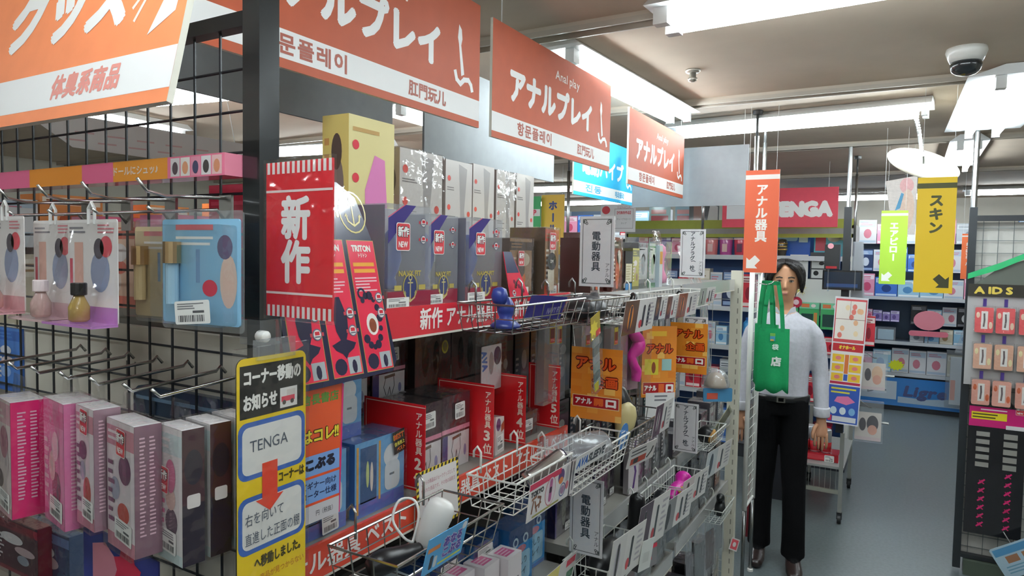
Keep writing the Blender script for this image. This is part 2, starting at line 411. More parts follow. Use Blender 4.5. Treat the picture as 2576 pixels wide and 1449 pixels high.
# grey backs of signs that face the other side
def sign_back(loc, w, h, rz, label):
    t = thing('sign_board', label, 'sign', loc, rz, 'grey backs of hanging signs')
    obj('board', MB('board').box(-w/2, -.004, 0, w/2, .004, h, '#979ca0'), t)
    for s in (-1, 1): obj('cord', MB('plastic').tube([(s*w*.46, 0, h), (s*w*.46, 0, CEIL-loc[2])], .0013, '#e6e6e4', n=4), t)
    return t
sign_back((-1.40, 1.215, 2.07), .885, .315, AISLE, 'grey back of a hanging board behind the sign by the black post')
sign_back((-1.40, 2.29, 2.045), .945, .325, AISLE, 'grey back of a hanging board above the row of white boxes')
a = onY(1592, 372, 1882, 519, 3.60)
sign_back((a[0], 3.60, a[1]), a[2], a[3], 0, 'grey back of a hanging board across the far end of the shelves')
# ================================================================== the long gondola, three bays
def gondola(y0, y1, shelves, label, railcol, back='#8c8983'):
    t = thing('gondola_shelving', label, 'shelving', (-1.0, (y0+y1)/2, 0), AISLE, 'bays of the long gondola')
    W = y1-y0
    obj('back_panel', MB('paint').box(-W/2, .205, .12, W/2, .22, 1.62, back), t)
    obj('base', MB('paint').box(-W/2, -.25, 0, W/2, .22, .12, '#cfc8b8'), t)
    for s in (-1, 1): obj('upright', MB('paint').box(s*W/2-.012, .18, .12, s*W/2+.012, .205, 1.62, '#d9d4c6'), t)
    for z, fill in shelves:
        sh = obj('shelf', MB('paint').box(-W/2+.004, -.255, z-.028, W/2-.004, .18, z, '#85827b'), t)
        mb = MB('gloss').box(-W/2+.004, -.262, z-.05, W/2-.004, -.256, z+.006, railcol if fill is None else fill)
        mb.rect(front(-.262), -W/2+.004, z-.05, W/2-.004, z-.046, '#e8dfd2', 1)
        obj('price_rail', mb, sh)
    return t
# ---- bay by the post, red rails
RED = '#d8303c'; ORG = '#dd4a34'
B1 = gondola(.64, 1.572, [(1.622, RED), (1.283, ORG), (.925, '#c9c4ba'), (.56, '#c9c4ba')], 'gondola bay with red lettered shelf strips beside the black post', RED, '#4a4340')
def rail_text(t, z, items, h=.040):
    sh = [c for c in t.children if c.name.startswith('shelf')][0 if z > 1.5 else 1]
    for u, s, w in items:
        obj('rail_lettering', MB('paper').text(front(-.2625), s, u, z-.02, h, '#fbeee8', w=w, bold=.02, lay=1), sh)
rail_text(B1, 1.622, [(-.33, 'アナル器具', .175), (-.03, '新作 アナル器具', .245), (.30, '新作 アナル器具', .245)], .042)
rail_text(B1, 1.283, [(-.33, 'アナル器具 ベスト', .30), (.02, 'アナル器具 ベスト', .29), (.33, 'アナル器具 ベスト', .27)], .036)
B2 = gondola(1.605, 2.53, [(1.612, '#b9b8b6'), (.955, '#a8a7a5'), (.60, '#a8a7a5')], 'middle gondola bay with pale shelf strips and white wire baskets', '#d9d8d6', '#4a4845')
B3 = gondola(2.56, 3.44, [(1.612, '#b9b8b6'), (.955, '#a8a7a5'), (.62, '#a8a7a5')], 'end gondola bay with pale shelf strips next to the cream post', '#d9d8d6', '#4a4845')
# ================================================================== packaging helpers
def micro(mb, P, u0, v0, u1, v1, n, col, lay, r):
    """rows of illegible small print"""
    for i in range(n):
        v = v1-(i+.5)*(v1-v0)/n; e = u0+(u1-u0)*r.uniform(.6, 1.0); mb.rect(P, u0, v-(v1-v0)/n*.22, e, v+(v1-v0)/n*.22, col, lay)
def sticker(parent, P, u, v, w, h, rot=0):
    """white price label with a bar code"""
    Q = P @ Matrix.Translation((u, v, 0)) @ Matrix.Rotation(rot, 4, 'Z')
    mb = MB('paper'); mb.rrect(Q, -w/2, -h/2, w/2, h/2, min(w, h)*.1, '#ecebe7', 7)
    r = random.Random(int(u*9999+v*777)); x = -w*.40
    while x < w*.36:
        bw = w*r.choice((.012, .02, .03)); mb.rect(Q, x, -h*.40, x+bw, -h*.12, '#3a3a3c', 8); x += bw+w*r.choice((.015, .025, .03))
    micro(mb, Q, -w*.42, .12*h, w*.35, .42*h, 3, '#77777a', 8, r); mb.rect(Q, .02*w, -.03*h, .34*w, .07*h, '#5a5a5c', 8)
    return obj('price_sticker', mb, parent)
def new_sticker(parent, P, u, v, h, rot=0):
    Q = P @ Matrix.Translation((u, v, 0)) @ Matrix.Rotation(rot, 4, 'Z'); w = h*.78
    mb = MB('paper'); mb.rrect(Q, -w/2, -h/2, w/2, h/2, h*.09, '#f1ece8', 9); mb.rrect(Q, -w*.46, -h*.47, w*.46, h*.47, h*.08, '#d5303a', 10)
    mb.text(Q, '新作', 0, h*.17, h*.42, '#151515', w=w*.84, bold=.07, lay=11)
    mb.text(Q, '新作', 0, h*.17, h*.40, '#fbf8f4', w=w*.80, bold=.03, lay=13); mb.text(Q, 'NEW', 0, -h*.27, h*.30, '#f6eeea', w=w*.66, bold=.03, lay=11)
    return obj('new_sticker', mb, parent)
def art(mb, P, w, h, seed, pal, lay=1):
    """abstract package artwork: bands, blobs and small print"""
    r = random.Random(seed); x0, x1 = -w/2, w/2
    mb.rect(P, x0, 0, x1, h, pal[0], lay)
    mb.rect(P, x0, h*.80, x1, h*r.uniform(.93, .98), pal[1], lay+1)
    for i in range(3):
        cu, cv = r.uniform(-.2, .25)*w, h*(.30+.17*i); mb.disc(P, cu, cv, w*r.uniform(.12, .26), h*r.uniform(.07, .14), pal[2+(i % max(1, len(pal)-2))], lay+1+i)
    mb.rect(P, x0, 0, x1, h*r.uniform(.07, .14), pal[1], lay+1)
    micro(mb, P, x0+.06*w, h*.83, x0+.7*w, h*.93, 2, pal[0], lay+3, r)
    micro(mb, P, x0+.06*w, h*.18, x0+.30*w, h*.70, 7, pal[-1], lay+5, r)
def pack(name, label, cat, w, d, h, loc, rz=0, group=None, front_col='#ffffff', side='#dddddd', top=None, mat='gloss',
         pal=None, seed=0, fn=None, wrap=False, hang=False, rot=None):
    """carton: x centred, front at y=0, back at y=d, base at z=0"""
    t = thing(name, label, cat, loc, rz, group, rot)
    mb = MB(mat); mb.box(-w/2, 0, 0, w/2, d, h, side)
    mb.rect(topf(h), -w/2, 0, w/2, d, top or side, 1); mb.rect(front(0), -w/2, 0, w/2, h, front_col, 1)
    obj('carton', mb, t)
    if pal or fn:
        p = MB(mat)
        if pal: art(p, front(0), w, h, seed, pal, 2)
        if fn: fn(p, w, d, h)
        obj('print', p, t, kind='stuff' if name == 'small_carton' else None)
    if wrap:
        g = .002; f = MB('film').box(-w/2-g, -g-.003, -g, w/2+g, d+g, h+g)
        if hang: f.add([(-w/2, d/2, h+g), (w/2, d/2, h+g), (w*.35, d/2, h+.03), (-w*.35, d/2, h+.03)], [(0, 1, 2, 3)], '#ffffff')
        obj('wrapper', f, t)
    return t
# ================================================================== black wire grid at the end of the gondola
GY = .60
t = thing('grid_rack', 'black wire grid display rack with a square end post', 'rack', (-.72, GY, 0))
obj('post', MB('gloss').box(-.0155, -.0155, 1.632, .0155, .0155, CEIL, '#15191c'), t)
mb = MB('plastic').box(-.012, -.012, .02, .012, .012, 1.632, '#15181a')
obj('inner_post', mb, t)
obj('top_bar', MB('paint').box(-1.5, -.010, 2.003, -.0155, .010, 2.022, '#1b1a1c'), t)
mb = MB('paint')
for k in range(27): x = -.079-.0535*k; mb.tube([(x, 0, .3), (x, 0, 2.01)], .0019, '#22262b', n=5)
for k in range(32): z = 1.954-.0535*k; mb.tube([(-1.5, .004, z), (-.012, .004, z)], .0019, '#22262b', n=5)
o = obj('wire_grid', mb, t, kind='stuff')
mb = MB('clear').box(-.016, -.02, 1.60, .022, .014, 1.632); obj('clip', mb, t)
mb = MB('plastic').lathe([(.006, -.008), (.0075, -.006), (.0075, .006), (.006, .008)], '#e8e6e2', n=12, axis='x', at=(.022, -.016, 1.612)); obj('knob', mb, t, smooth=True)
# ---- red "new arrivals" flag sign on the post
p = [at(670, 419, Y=.58), at(848, 398, Y=.58), at(845, 808, Y=.58)]
W, H = p[1].x-p[0].x, p[1].z-p[2].z
t = thing('flag_sign', 'glossy red sign with two large white characters and striped edges, on the black post', 'sign', ((p[0].x+p[1].x)/2, .578, p[2].z), R(-3))
obj('panel', MB('gloss').box(-W/2, -.001, 0, W/2, .001, H, '#d42530'), t)
P = front(-.001); mb = MB('gloss')
for k in range(13):
    u = -W/2+W*(k+.25)/13
    mb.rect(P, u, H*.925, u+W*.042, H, '#f0e6e2', 1); mb.rect(P, u, 0, u+W*.042, H*.075, '#f0e6e2', 1)
mb.rect(P, -W/2, H*.805, W/2, H*.82, '#f0dcd8', 1); mb.rect(P, -W/2, H*.148, W/2, H*.163, '#f0dcd8', 1)
obj('stripes', mb, t, kind='stuff')
mb = MB('gloss').text(P, '新作', -.005, H*.49, H*.30, '#f4f0ee', vert=True, w=H*.28, bold=.04, lead=.98, lay=1); obj('lettering', mb, t)
obj('sleeve', MB('film').box(-W/2-.002, -.0035, -.004, W/2+.002, .0025, H+.004), t)
# ---- pink and orange card strip in front of the grid
a, c = at(565, 383, Y=.56), at(565, 440, Y=.56); h = a.z-c.z
t = thing('shelf_strip', 'glossy pink and orange printed card strip across the wire grid', 'sign', (a.x, .56, c.z))
P = front(0); mb = MB('gloss').box(-.75, 0, 0, 0, .035, h, '#ef8fa6')
obj('card', mb, t); mb = MB('gloss'); 
for k, (u0, u1, cc) in enumerate(((-.75, -.62, '#f39a4a'), (-.62, -.47, '#f0739c'), (-.47, -.32, '#f39a3c'), (-.32, -.24, '#f0739c'), (-.24, -.115, '#f3a03c'), (-.115, 0, '#f27f9e'))): mb.rect(P, u0, 0, u1, h, cc, 1)
obj('print', mb, t, kind='stuff')
obj('lettering', MB('gloss').text(P, 'ドールにシュッ♪', -.185, h*.5, h*.5, '#fbe9df', w=.115, lay=2, bold=.02), t)
for k, cc in enumerate(('#e8dfe0', '#f6efe9', '#f29cb4', '#efe9ea', '#f4c6c6')):
    mb = MB('gloss').rect(P, -.108+k*.021, .002, -.089+k*.021, h-.002, cc, 2); mb.disc(P, -.0985+k*.021, h*.45, .006, h*.3, ('#5b4c52', '#e3a07a', '#4c4a6b', '#4a4442', '#d8906c')[k], 3)
    obj('picture', mb, t)
# ---- double hooks and the packs that hang from them
def grid_hook(x, label):
    t = thing('display_hook', label, 'hook', (x, GY-.006, 1.775), 0, 'chrome hooks on the wire grid')
    obj('tag_rod', MB('chrome').tube([(0, 0, .012), (0, -.085, .008), (0, -.108, .012), (0, -.120, .026)], .0022, '#c6c4c2', n=6), t, smooth=True)
    obj('rod', MB('chrome').tube([(0, 0, -.02), (0, -.014, -.004), (0, -.100, -.012), (0, -.108, -.006)], .0022, '#c6c4c2', n=6), t, smooth=True)
    obj('bracket', MB('chrome').box(-.012, -.002, -.03, .012, .002, .016, '#b9b7b4'), t)
for x, l in ((-.78, 'chrome double hook that holds the pale blue blister pack'), (-.897, 'chrome double hook that holds the white card with amber bottle'),
             (-1.003, 'chrome double hook of the white card hung next to the amber bottle card'), (-1.11, 'chrome double hook of the pink card at the far side of the grid')):
    grid_hook(x, l)
def bottle_card(x, y, z, w, h, label, base, cap, glass, seed):
    t = thing('bottle_pack', label, 'package', (x, y, z), 0, 'bottle packs hung on the wire grid')
    mb = MB('gloss').prism(rr_poly(-w/2, 0, w/2, h, .004), 0, .0012, '#f1ebe8')
    mb.box(-w/2, -.034, -.002, w/2, 0, .001, base); obj('card', mb, t)
    mb = MB('gloss'); P = front(0); r = random.Random(seed)
    mb.rect(P, -w*.49, 0, w*.49, h*.16, base, 1); mb.rect(P, -w*.46, h*.3, -w*.40, h*.62, '#d8596c', 1)
    mb.rect(P, -w*.36, h*.30, -w*.18, h*.78, '#e6b6a6', 1); micro(mb, P, .12*w, h*.86, .46*w, h*.96, 3, '#d8808a', 2, r)
    mb.disc(P, .28*w, h*.74, .12*w, .12*w, '#d8525e', 2); mb.disc(P, .16*w, h*.50, .19*w, h*.2, '#9aa3bd', 1); mb.disc(P, .14*w, h*.72, .1*w, h*.1, '#5a5560', 2)
    micro(mb, P, -.46*w, h*.86, -.05*w, h*.94, 2, '#8d8a92', 2, r); obj('print', mb, t)
    b_ = obj('bottle', MB('gloss').lathe([(.010, .003), (.0125, .006), (.0125, .022), (.007, .034), (.006, .037)], glass, n=14, at=(.0, -.017, 0)), t, smooth=True)
    obj('cap', MB('plastic').lathe([(.0085, .037), (.0095, .038), (.0095, .052), (.0085, .053)], cap, n=14, at=(0, -.017, 0)), b_)
    mb = MB('film'); y0 = -.034
    mb.add([(-w/2, 0, h*.97), (w/2, 0, h*.97), (w/2, y0, .0), (-w/2, y0, .0), (-w/2, 0, 0), (w/2, 0, 0)], [(0, 1, 2, 3), (0, 3, 4), (1, 5, 2), (3, 2, 5, 4)], '#ffffff')
    obj('blister', mb, t)
    obj('hang_tab', MB('plastic').tube([(-.007, 0, h-.006), (-.007, 0, h+.014), (0, 0, h+.022), (.007, 0, h+.014), (.007, 0, h-.006)], .0022, '#efeeec', n=6), t)
a = onY(172, 552, 296, 812, .50)
bottle_card(a[0], .50, a[1], a[2], a[3], 'white card pack with amber bottle and black cap', '#c084c4', '#1e1c1c', '#a98c4e', 1)
bottle_card(a[0]-.105, .505, a[1], a[2]*.92, a[3], 'white card pack with a pale pink bottle hung beside the amber one', '#d8b8b8', '#e8d8d8', '#c0a09a', 2)
bottle_card(a[0]-.205, .49, a[1]+.006, a[2]*.92, a[3], 'pink card pack with pale cap next to the grid edge, half in view', '#dca5ab', '#e9dede', '#c59b94', 3)
def blister(px, y, label, col, cap, seed, st):
    cx, z, w, h = onY(*px, y)
    t = thing('blister_pack', label, 'package', (cx, y, z), R(4), 'clear blister packs hung on the wire grid')
    mb = MB('gloss').prism(rr_poly(-w*.47, .008, w*.47, h*.93, .004), -.001, .001, col); obj('card', mb, t)
    P = front(-.001); mb = MB('gloss'); r = random.Random(seed)
    mb.rect(P, -w*.30, h*.84, w*.16, h*.885, '#e0757c', 1); micro(mb, P, -w*.30, h*.70, w*.36, h*.80, 2, '#f6f6f4', 1, r)
    mb.disc(P, w*.30, h*.70, w*.09, h*.10, '#5c5878', 2); mb.disc(P, w*.34, h*.42, w*.10, h*.22, '#e9cdbd', 1); mb.disc(P, w*.12, h*.36, w*.09, h*.07, '#c8304a', 2)
    mb.rect(P, -w*.05, h*.4, w*.0, h*.68, '#7ba3cf', 1); obj('print', mb, t)
    v = obj('vial', MB('gloss').tube([(-w*.27, -.010, h*.22), (-w*.27, -.010, h*.56)], .0075, cap[1], n=12), t)
    obj('cap', MB('chrome').tube([(-w*.27, -.010, h*.56), (-w*.27, -.010, h*.74)], .0105, cap[0], n=14), v, smooth=False)
    mb = MB('clear'); mb.prism(rr_poly(-w/2, 0, w/2, h, .006), .001, .0022, '#ffffff')
    mb.prism(rr_poly(-w*.44, h*.06, w*.44, h*.88, .006), -.022, -.0012, '#ffffff', mat='film'); obj('blister', mb, t)
    if st: sticker(t, front(-.023), .10*w, h*.17, w*.42, h*.19, R(5))
blister((345, 552, 470, 812), .555, 'clear blister pack with cream card and gold vial', '#d9c79c', ('#c9a878', '#d2bb8d'), 5, False)
blister((415, 530, 603, 832), .535, 'clear blister pack with pale blue card and barcode label', '#8fc4e4', ('#d2b48a', '#a7cfe6'), 4, True)
# ---- lower row of cartons hung on hooks
LG = 'film-wrapped cartons hung low on the wire grid'
def hung_carton(px, y, d, label, fc, side, pal, seed, new=None, st=None, rz=0, band=None):
    cx, z, w, h = onY(*px, y)
    def fn(p, w, d, h):
        if band: p.rect(right(w/2), 0, 0, d, h*.45, band, 1); p.disc(right(w/2), d*.5, h*.72, d*.42, h*.13, band, 1); p.rrect(right(w/2), d*.2, h*.42, d*.8, h*.52, d*.1, '#efe6e4', 2)
        else:
            for q in range(2): micro(p, right(w/2), d*(.18+.36*q), h*.15, d*(.42+.36*q), h*.92, 26, '#ecc4d2', 2, random.Random(seed+q))
    t = pack('hanging_carton', label, 'carton', w, d, h, (cx, y, z), rz, LG, fc, side, '#efe9ea', pal=pal, seed=seed, fn=fn, wrap=True, hang=True)
    if new: new_sticker(t, front(0), new[0]*w, new[1]*h, new[2]*h, R(-4))
    if st: sticker(t, front(0), st[0]*w, st[1]*h, w*.62, h*.17, R(-4))
    return t
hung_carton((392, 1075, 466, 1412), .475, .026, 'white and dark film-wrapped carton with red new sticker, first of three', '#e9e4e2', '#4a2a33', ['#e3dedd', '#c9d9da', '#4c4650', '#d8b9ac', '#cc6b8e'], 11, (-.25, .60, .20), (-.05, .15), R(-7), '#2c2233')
for k, l in ((1, 'middle one of three white and dark cartons on the same hook'), (2, 'last of three white and dark cartons, closest to the grid')):
    cx, z, w, h = onY(392, 1075, 466, 1412, .475)
    hung_carton((392, 1075, 466, 1412), .475, .026, l, '#e9e4e2', '#4a2a33', ['#e3dedd', '#c9d9da', '#4c4650'], 11, None, None, R(-7), '#2c2233')
    o = [x for x in COL.objects if x.get('label') == l][0]; o.location = Vector((cx, .475, z))+Matrix.Rotation(R(-7), 3, 'Z') @ Vector((0, .033*k, .001*k))
hung_carton((258, 1062, 352, 1385), .452, .030, 'white film-wrapped carton with a grey and red oval and new sticker', '#ece2e2', '#8d6a78', ['#eadfe2', '#cf8a9a', '#c65548', '#aeb2c4', '#7d4a6a'], 12, (.05, .84, .21), (.1, .16), R(-9))
hung_carton((184, 1025, 246, 1325), .450, .030, 'white film-wrapped carton with new sticker beside the pink carton', '#ece2e2', '#9d7a88', ['#eadfe2', '#cf8a9a', '#c65548', '#aeb2c4', '#7d4a6a'], 13, (.0, .88, .21), (.15, .16), R(-9))
hung_carton((98, 1008, 176, 1318), .450, .040, 'plain pink film-wrapped carton', '#e48fb4', '#d878a4', ['#e490b6', '#d873a0', '#6d5866', '#e8c6c2', '#f1d3dd'], 14, None, (.1, .14), R(-10))
hung_carton((-25, 1005, 42, 1290), .440, .040, 'white carton with a magenta side', '#e2d2d0', '#d8286c', ['#e2d2d0', '#d7a2ae', '#5a4c52', '#cbbdbd', '#b06a80'], 15, None, (.1, .13), R(-10))
for k, x in enumerate((-.735, -.79, -.86, -.93, -1.0, -1.06, -1.13)):
    t = thing('peg_hook', 'chrome peg hook above the wrapped cartons, %s from the black post' % ('first', 'second', 'third', 'fourth', 'fifth', 'sixth', 'seventh')[k], 'hook', (x, GY-.004, 1.555), 0, 'peg hooks above the wrapped cartons')
    obj('rod', MB('chrome').tube([(0, .004, .0), (0, -.004, .010), (0, -.010, .004), (0, -.125, -.004), (0, -.135, .006)], .0022, '#b9bab8', n=6), t, smooth=True)
# ---- blue picture card under the cartons
a = onY(190, 1362, 420, 1560, .50)
t = thing('picture_card', 'dark blue card with a pink box drawn on it, below the cartons', 'sign', (a[0], .50, a[1]), R(-6))
obj('panel', MB('gloss').box(-a[2]/2, 0, 0, a[2]/2, .002, a[3], '#333a8c'), t)
mb = MB('gloss'); P = front(0); mb.flat(P, [(-a[2]*.36, a[3]*.25), (a[2]*.1, a[3]*.25), (a[2]*.1, a[3]*.62), (-a[2]*.18, a[3]*.88), (-a[2]*.36, a[3]*.78)], '#d88a9c', 1)
mb.flat(P, [(a[2]*.12+.028*(1+.4*(k % 2))*math.cos(k*.3927), a[3]*.62+.028*(1+.4*(k % 2))*math.sin(k*.3927)) for k in range(16)], '#d2284c', 2); obj('print', mb, t)
# ---- things seen through the grid, behind it
t = thing('side_panel', 'cream perforated steel panel behind the wire grid', 'panel', (-1.05, .618, 0))
mb = MB('paint').box(-.33, 0, .02, .33, .012, 1.60, '#cfcabd')
obj('sheet', mb, t); mb = MB('paint')
for z in range(14): 
    for u in (.0, .022): mb.rect(front(0), u, 1.52-z*.05, u+.004, 1.545-z*.05, '#6b675e', 1)
obj('slots', mb, t, kind='stuff')
t = thing('wall_tray', 'dark navy plastic tray behind the wire grid', 'tray', (-.86, .605, 1.44))
mb = MB('plastic').prism(rr_poly(-.15, 0, .12, .075, .02), 0, .011, '#28394e'); obj('tray', mb, t)
mb = MB('plastic').box(-.14, -.002, .055, .12, .0, .06, '#5d7890'); obj('rim', mb, t)
pack('carton', 'crimson carton behind the wire grid next to the post', 'carton', .13, .06, .09, (-.82, .645, 1.722), 0, None, '#b5203c', '#a81c38', '#c42a48', seed=3, fn=lambda p, w, d, h: micro(p, front(0), -.06, .02, .05, .07, 4, '#c93a55', 3, random.Random(2)))
for k, (x, c1, c2, hh, l) in enumerate(((-.93, '#d8c07e', '#b99a50', .13, 'tan carton behind the grid hooks'), (-1.02, '#e58fae', '#d87294', .15, 'pink carton with pale blob behind the grid hooks'),
                           (-1.12, '#eec9b0', '#d87a6a', .14, 'peach carton with red disc behind the grid hooks'), (-1.22, '#e8a0b6', '#c85a78', .15, 'rose carton at the far side behind the grid hooks'), (-1.32, '#d9b8a4', '#b58a70', .13, 'beige carton at the far side behind the grid hooks'))):
    pack('carton', l, 'carton', .085, .08, hh, (x, .65, 1.622), 0, 'cartons behind the wire grid', c1, c2, pal=[c1, c2, '#f0dcd0', c2, '#f4ece8'], seed=30+k)
pack('carton', 'crimson carton carrying another one behind the grid', 'carton', .13, .07, .098, (-.82, .642, 1.622), 0, None, '#a81c38', '#96182f', '#b5203c')
for k, (px, y, c1, c2, l) in enumerate((((-20, 1310, 95, 1440), .52, '#4a2c34', '#7d2430', 'dark red pack at the bottom of the wire grid'), ((60, 1330, 175, 1480), .54, '#32405e', '#55688c', 'dark blue pack at the bottom of the wire grid'))):
    cx, z, w_, h_ = onY(*px, y); pack('hanging_pack', l, 'package', w_, .02, h_, (cx, y, z), 0, None, c1, c2, pal=[c1, c2, '#8a8f9c', '#b5a0a4', '#c9c6c8'], seed=40+k, wrap=True)
cx, z, w_, h_ = onY(85, 835, 155, 1000, .62); pack('hanging_pack', 'bright blue pack behind the wire grid above the cartons', 'package', w_, .006, h_, (cx-.12, .612, z), 0, None, '#4f86d8', '#3a6ec4', pal=['#4f86d8', '#3a6ec4', '#8fb4ea', '#d8c8c8', '#e2e6f0'], seed=50)
# ---- yellow relocation notice hanging on the post
X0 = -.665
a, c = at(592, 900, X=X0), at(772, 900, X=X0); W = c.y-a.y; top = at(680, 893, X=X0).z; H = .36
t = thing('notice_sign', 'tall yellow notice with black header, two white panels and red arrow, hung on the post', 'sign', (X0, (a.y+c.y)/2, top-H), AISLE+R(2))
obj('panel', MB('gloss').prism(rr_poly(-W/2, 0, W/2, H, .010), 0, .0018, '#eecb1e', edge='#2a2620'), t)
P = front(0); mb = MB('gloss'); k = W
mb.rect(P, -W*.46, H-W*.66, W*.46, H-W*.08, '#201e1e', 1)
for v0, v1 in ((H-1.345*W, H-.705*W), (H-2.175*W, H-1.535*W)):
    mb.rrect(P, -W*.485, v0, W*.485, v1, .012, '#3f66b4', 1); mb.rrect(P, -W*.43, v0+W*.055, W*.43, v1-W*.055, .009, '#ece9e4', 2)
mb.flat(P, [(-.16*W, H-1.20*W), (.06*W, H-1.20*W), (.06*W, H-1.60*W), (.15*W, H-1.60*W), (-.05*W, H-1.76*W), (-.25*W, H-1.60*W), (-.16*W, H-1.60*W)][::-1], '#e0452c', 4)
mb.rect(P, W*.10, H-W*.63, W*.36, H-W*.40, '#e9e5e0', 2); mb.rect(P, W*.12, H-W*.56, W*.32, H-W*.50, '#d8485a', 3); mb.rect(P, W*.20, H-W*.50, W*.33, H-W*.43, '#d8cfc8', 3)
for u in (.16, .28): mb.disc(P, u*W, H-W*.57, W*.028, W*.028, '#55504e', 4, 10)
obj('print', mb, t)
for nm, st, u, v, h, cc, ww, bo, ly in (('header_text', 'コーナー移動の', 0, .27, .21, '#f4f1ea', .84, .04, 2), ('header_text', 'お知らせ', -.18, .60, .21, '#f4f1ea', .48, .04, 2), ('handwriting', 'TENGA', -.05, 1.18, .21, '#5d6470', .56, 0, 4), ('body_text', 'コーナーは', .27, 1.72, .15, '#4a431c', .40, .035, 4),
        ('handwriting', '右を向いて', -.12, 2.16, .17, '#5d6470', .56, 0, 6), ('handwriting', '直進した正面の棚', 0, 2.42, .17, '#5d6470', .80, 0, 6), ('body_text', 'へ移動しました。', .10, 2.78, .16, '#4a431c', .74, .035, 3), ('body_text', '※商品が見つからない', .10, 3.0, .10, '#b8641e', .74, 0, 3)):
    obj(nm, MB('gloss').text(P, st, u*W, H-v*.83*W, h*.92*W, cc, w=ww*W, bold=bo, lay=ly), t)
obj('sleeve', MB('film').box(-W/2-.003, -.003, -.003, W/2+.003, .003, H+.012), t)
obj('hang_clip', MB('clear').box(-W*.25, -.004, H-.004, W*.30, .004, H+.02), t)
# ================================================================== goods of the red-strip bay
ANCH = [(0, .5), (0, -.5)]
def anchor(mb, P, u, v, h, col, lay):
    mb.line(P, [(u, v+.36*h), (u, v-.46*h)], .06*h, col, lay); mb.line(P, [(u-.14*h, v+.24*h), (u+.14*h, v+.24*h)], .05*h, col, lay)
    mb.line(P, [(u-.32*h, v-.12*h), (u-.26*h, v-.32*h), (u, v-.47*h), (u+.26*h, v-.32*h), (u+.32*h, v-.12*h)], .06*h, col, lay)
    ring(mb, P, u, v+.43*h, .09*h, .04*h, col, lay)
    for s in (-1, 1): mb.flat(P, [(u+s*.32*h, v-.04*h), (u+s*.24*h, v-.16*h), (u+s*.40*h, v-.16*h)][::s], col, lay)
def ring(mb, P, u, v, r, t, col, lay, n=20, sv=1.0):
    pts = [(u+r*math.cos(6.28318*k/n), v+sv*r*math.sin(6.28318*k/n)) for k in range(n+1)]; mb.line(P, pts, t, col, lay)
def badge(mb, P, u, v, r, lay):
    mb.rect(P, u-r*1.5, v-r*.3, u+r*1.5, v+r*.3, '#c8444e', lay); mb.disc(P, u, v, r, r, '#6f6a7c', lay+1); mb.disc(P, u, v, r*.8, r*.8, '#ece6e2', lay+2)
    mb.rect(P, u-r*.5, v-r*.1, u+r*.5, v+r*.5, '#c8303c', lay+3); mb.rect(P, u-r*.6, v-r*.5, u+r*.6, v-r*.25, '#70707c', lay+3)
# ---- navy and red product display board
t = thing('display_board', 'navy product display board with three red panels and a gold anchor emblem', 'display', (-.690, .732, 1.532), 0, None, (R(-13), 0, AISLE))
W, H = .215, .30
poly = [(-W/2, 0), (W/2-.012, .004), (W/2, .02), (W*.44, H*.72), (W*.34, H*.93), (W*.18, H), (-W*.2, H*1.02), (-W/2, H*.9)]
obj('board', MB('gloss').prism(poly, 0, .004, '#23233f'), t); P = front(0); mb = MB('gloss')
obj('print', mb.text(P, 'NAVY FIT', -.025, H*.86, .034, '#cdb860', w=.13, bold=.05, lay=2).text(P, 'シリーズ', .035, H*.965, .014, '#d8d6dc', lay=2, w=.04), t)
mb = MB('gloss'); ring(mb, P, .062, H*.85, .028, .0025, '#c9b765', 2, sv=1.15); anchor(mb, P, .062, H*.85, .046, '#d5c47a', 2); obj('emblem', mb, t)
for k, u in enumerate((-.070, .0, .068)):
    w2 = .058; v1 = H*(.70 if k else .62); mb = MB('gloss')
    mb.rect(P, u-w2/2-.001, .009, u+w2/2+.001, v1+.001, '#b79d52', 1); mb.rect(P, u-w2/2, .010, u+w2/2, v1, '#dc2f4a', 2); obj('panel_border', mb, t)
    mb = MB('gloss'); r = random.Random(k)
    mb.text(P, 'TRITON', u, v1-.012, .014, '#f2ece4', w=w2*.72, bold=.05, lay=3); mb.text(P, 'トリトン', u, v1-.023, .008, '#f2ece4', w=w2*.36, bold=.02, lay=3)
    obj('title', mb, t)
    mb = MB('gloss')
    for i in range(2): mb.rect(P, u-w2*.40, v1-.040-.010*i, u+w2*.40, v1-.034-.010*i, '#e8a23c', 3)
    micro(mb, P, u-w2*.42, v1-.080, u+w2*.42, v1-.056, 5, '#efc3c8', 3, r)
    if k == 2:
        for i in range(12):
            a = 2.2-i*.42; mb.disc(P, u-.004+.020*math.cos(a), .085+.040*math.sin(a), .0045+.0012*(i % 3), .0045+.0012*(i % 3), '#2b2740', 4, 10)
        ring(mb, P, u-.016, .128, .007, .0035, '#2b2740', 4, 14); mb.disc(P, u-.002, .08, .013, .017, '#efe9e2', 3); mb.disc(P, u-.002, .078, .008, .011, '#8d4a34', 4)
    else:
        mb.flat(P, [(u+x, z) for x, z in ((-.004, .125), (.004, .125), (.014, .095), (.012, .075), (.006, .062), (.024, .056), (.018, .048), (.006, .042), (0, .034), (-.006, .042), (-.018, .048), (-.024, .056), (-.006, .062), (-.012, .075), (-.014, .095))][::-1], '#2b2740', 4)
    for i in range(2): badge(mb, P, u+w2*.36, .10-.026*i if k < 2 else .12-.024*i, .0085, 5)
    mb.rect(P, u+.002, .012, u+w2*.46, .036, '#a8adb0', 3); mb.disc(P, u-.013, .024, .012, .012, '#2b2740', 3, 14); mb.disc(P, u+.014, .022, .005, .010, '#2b2740', 4, 10)
    obj('panel_print', mb, t)
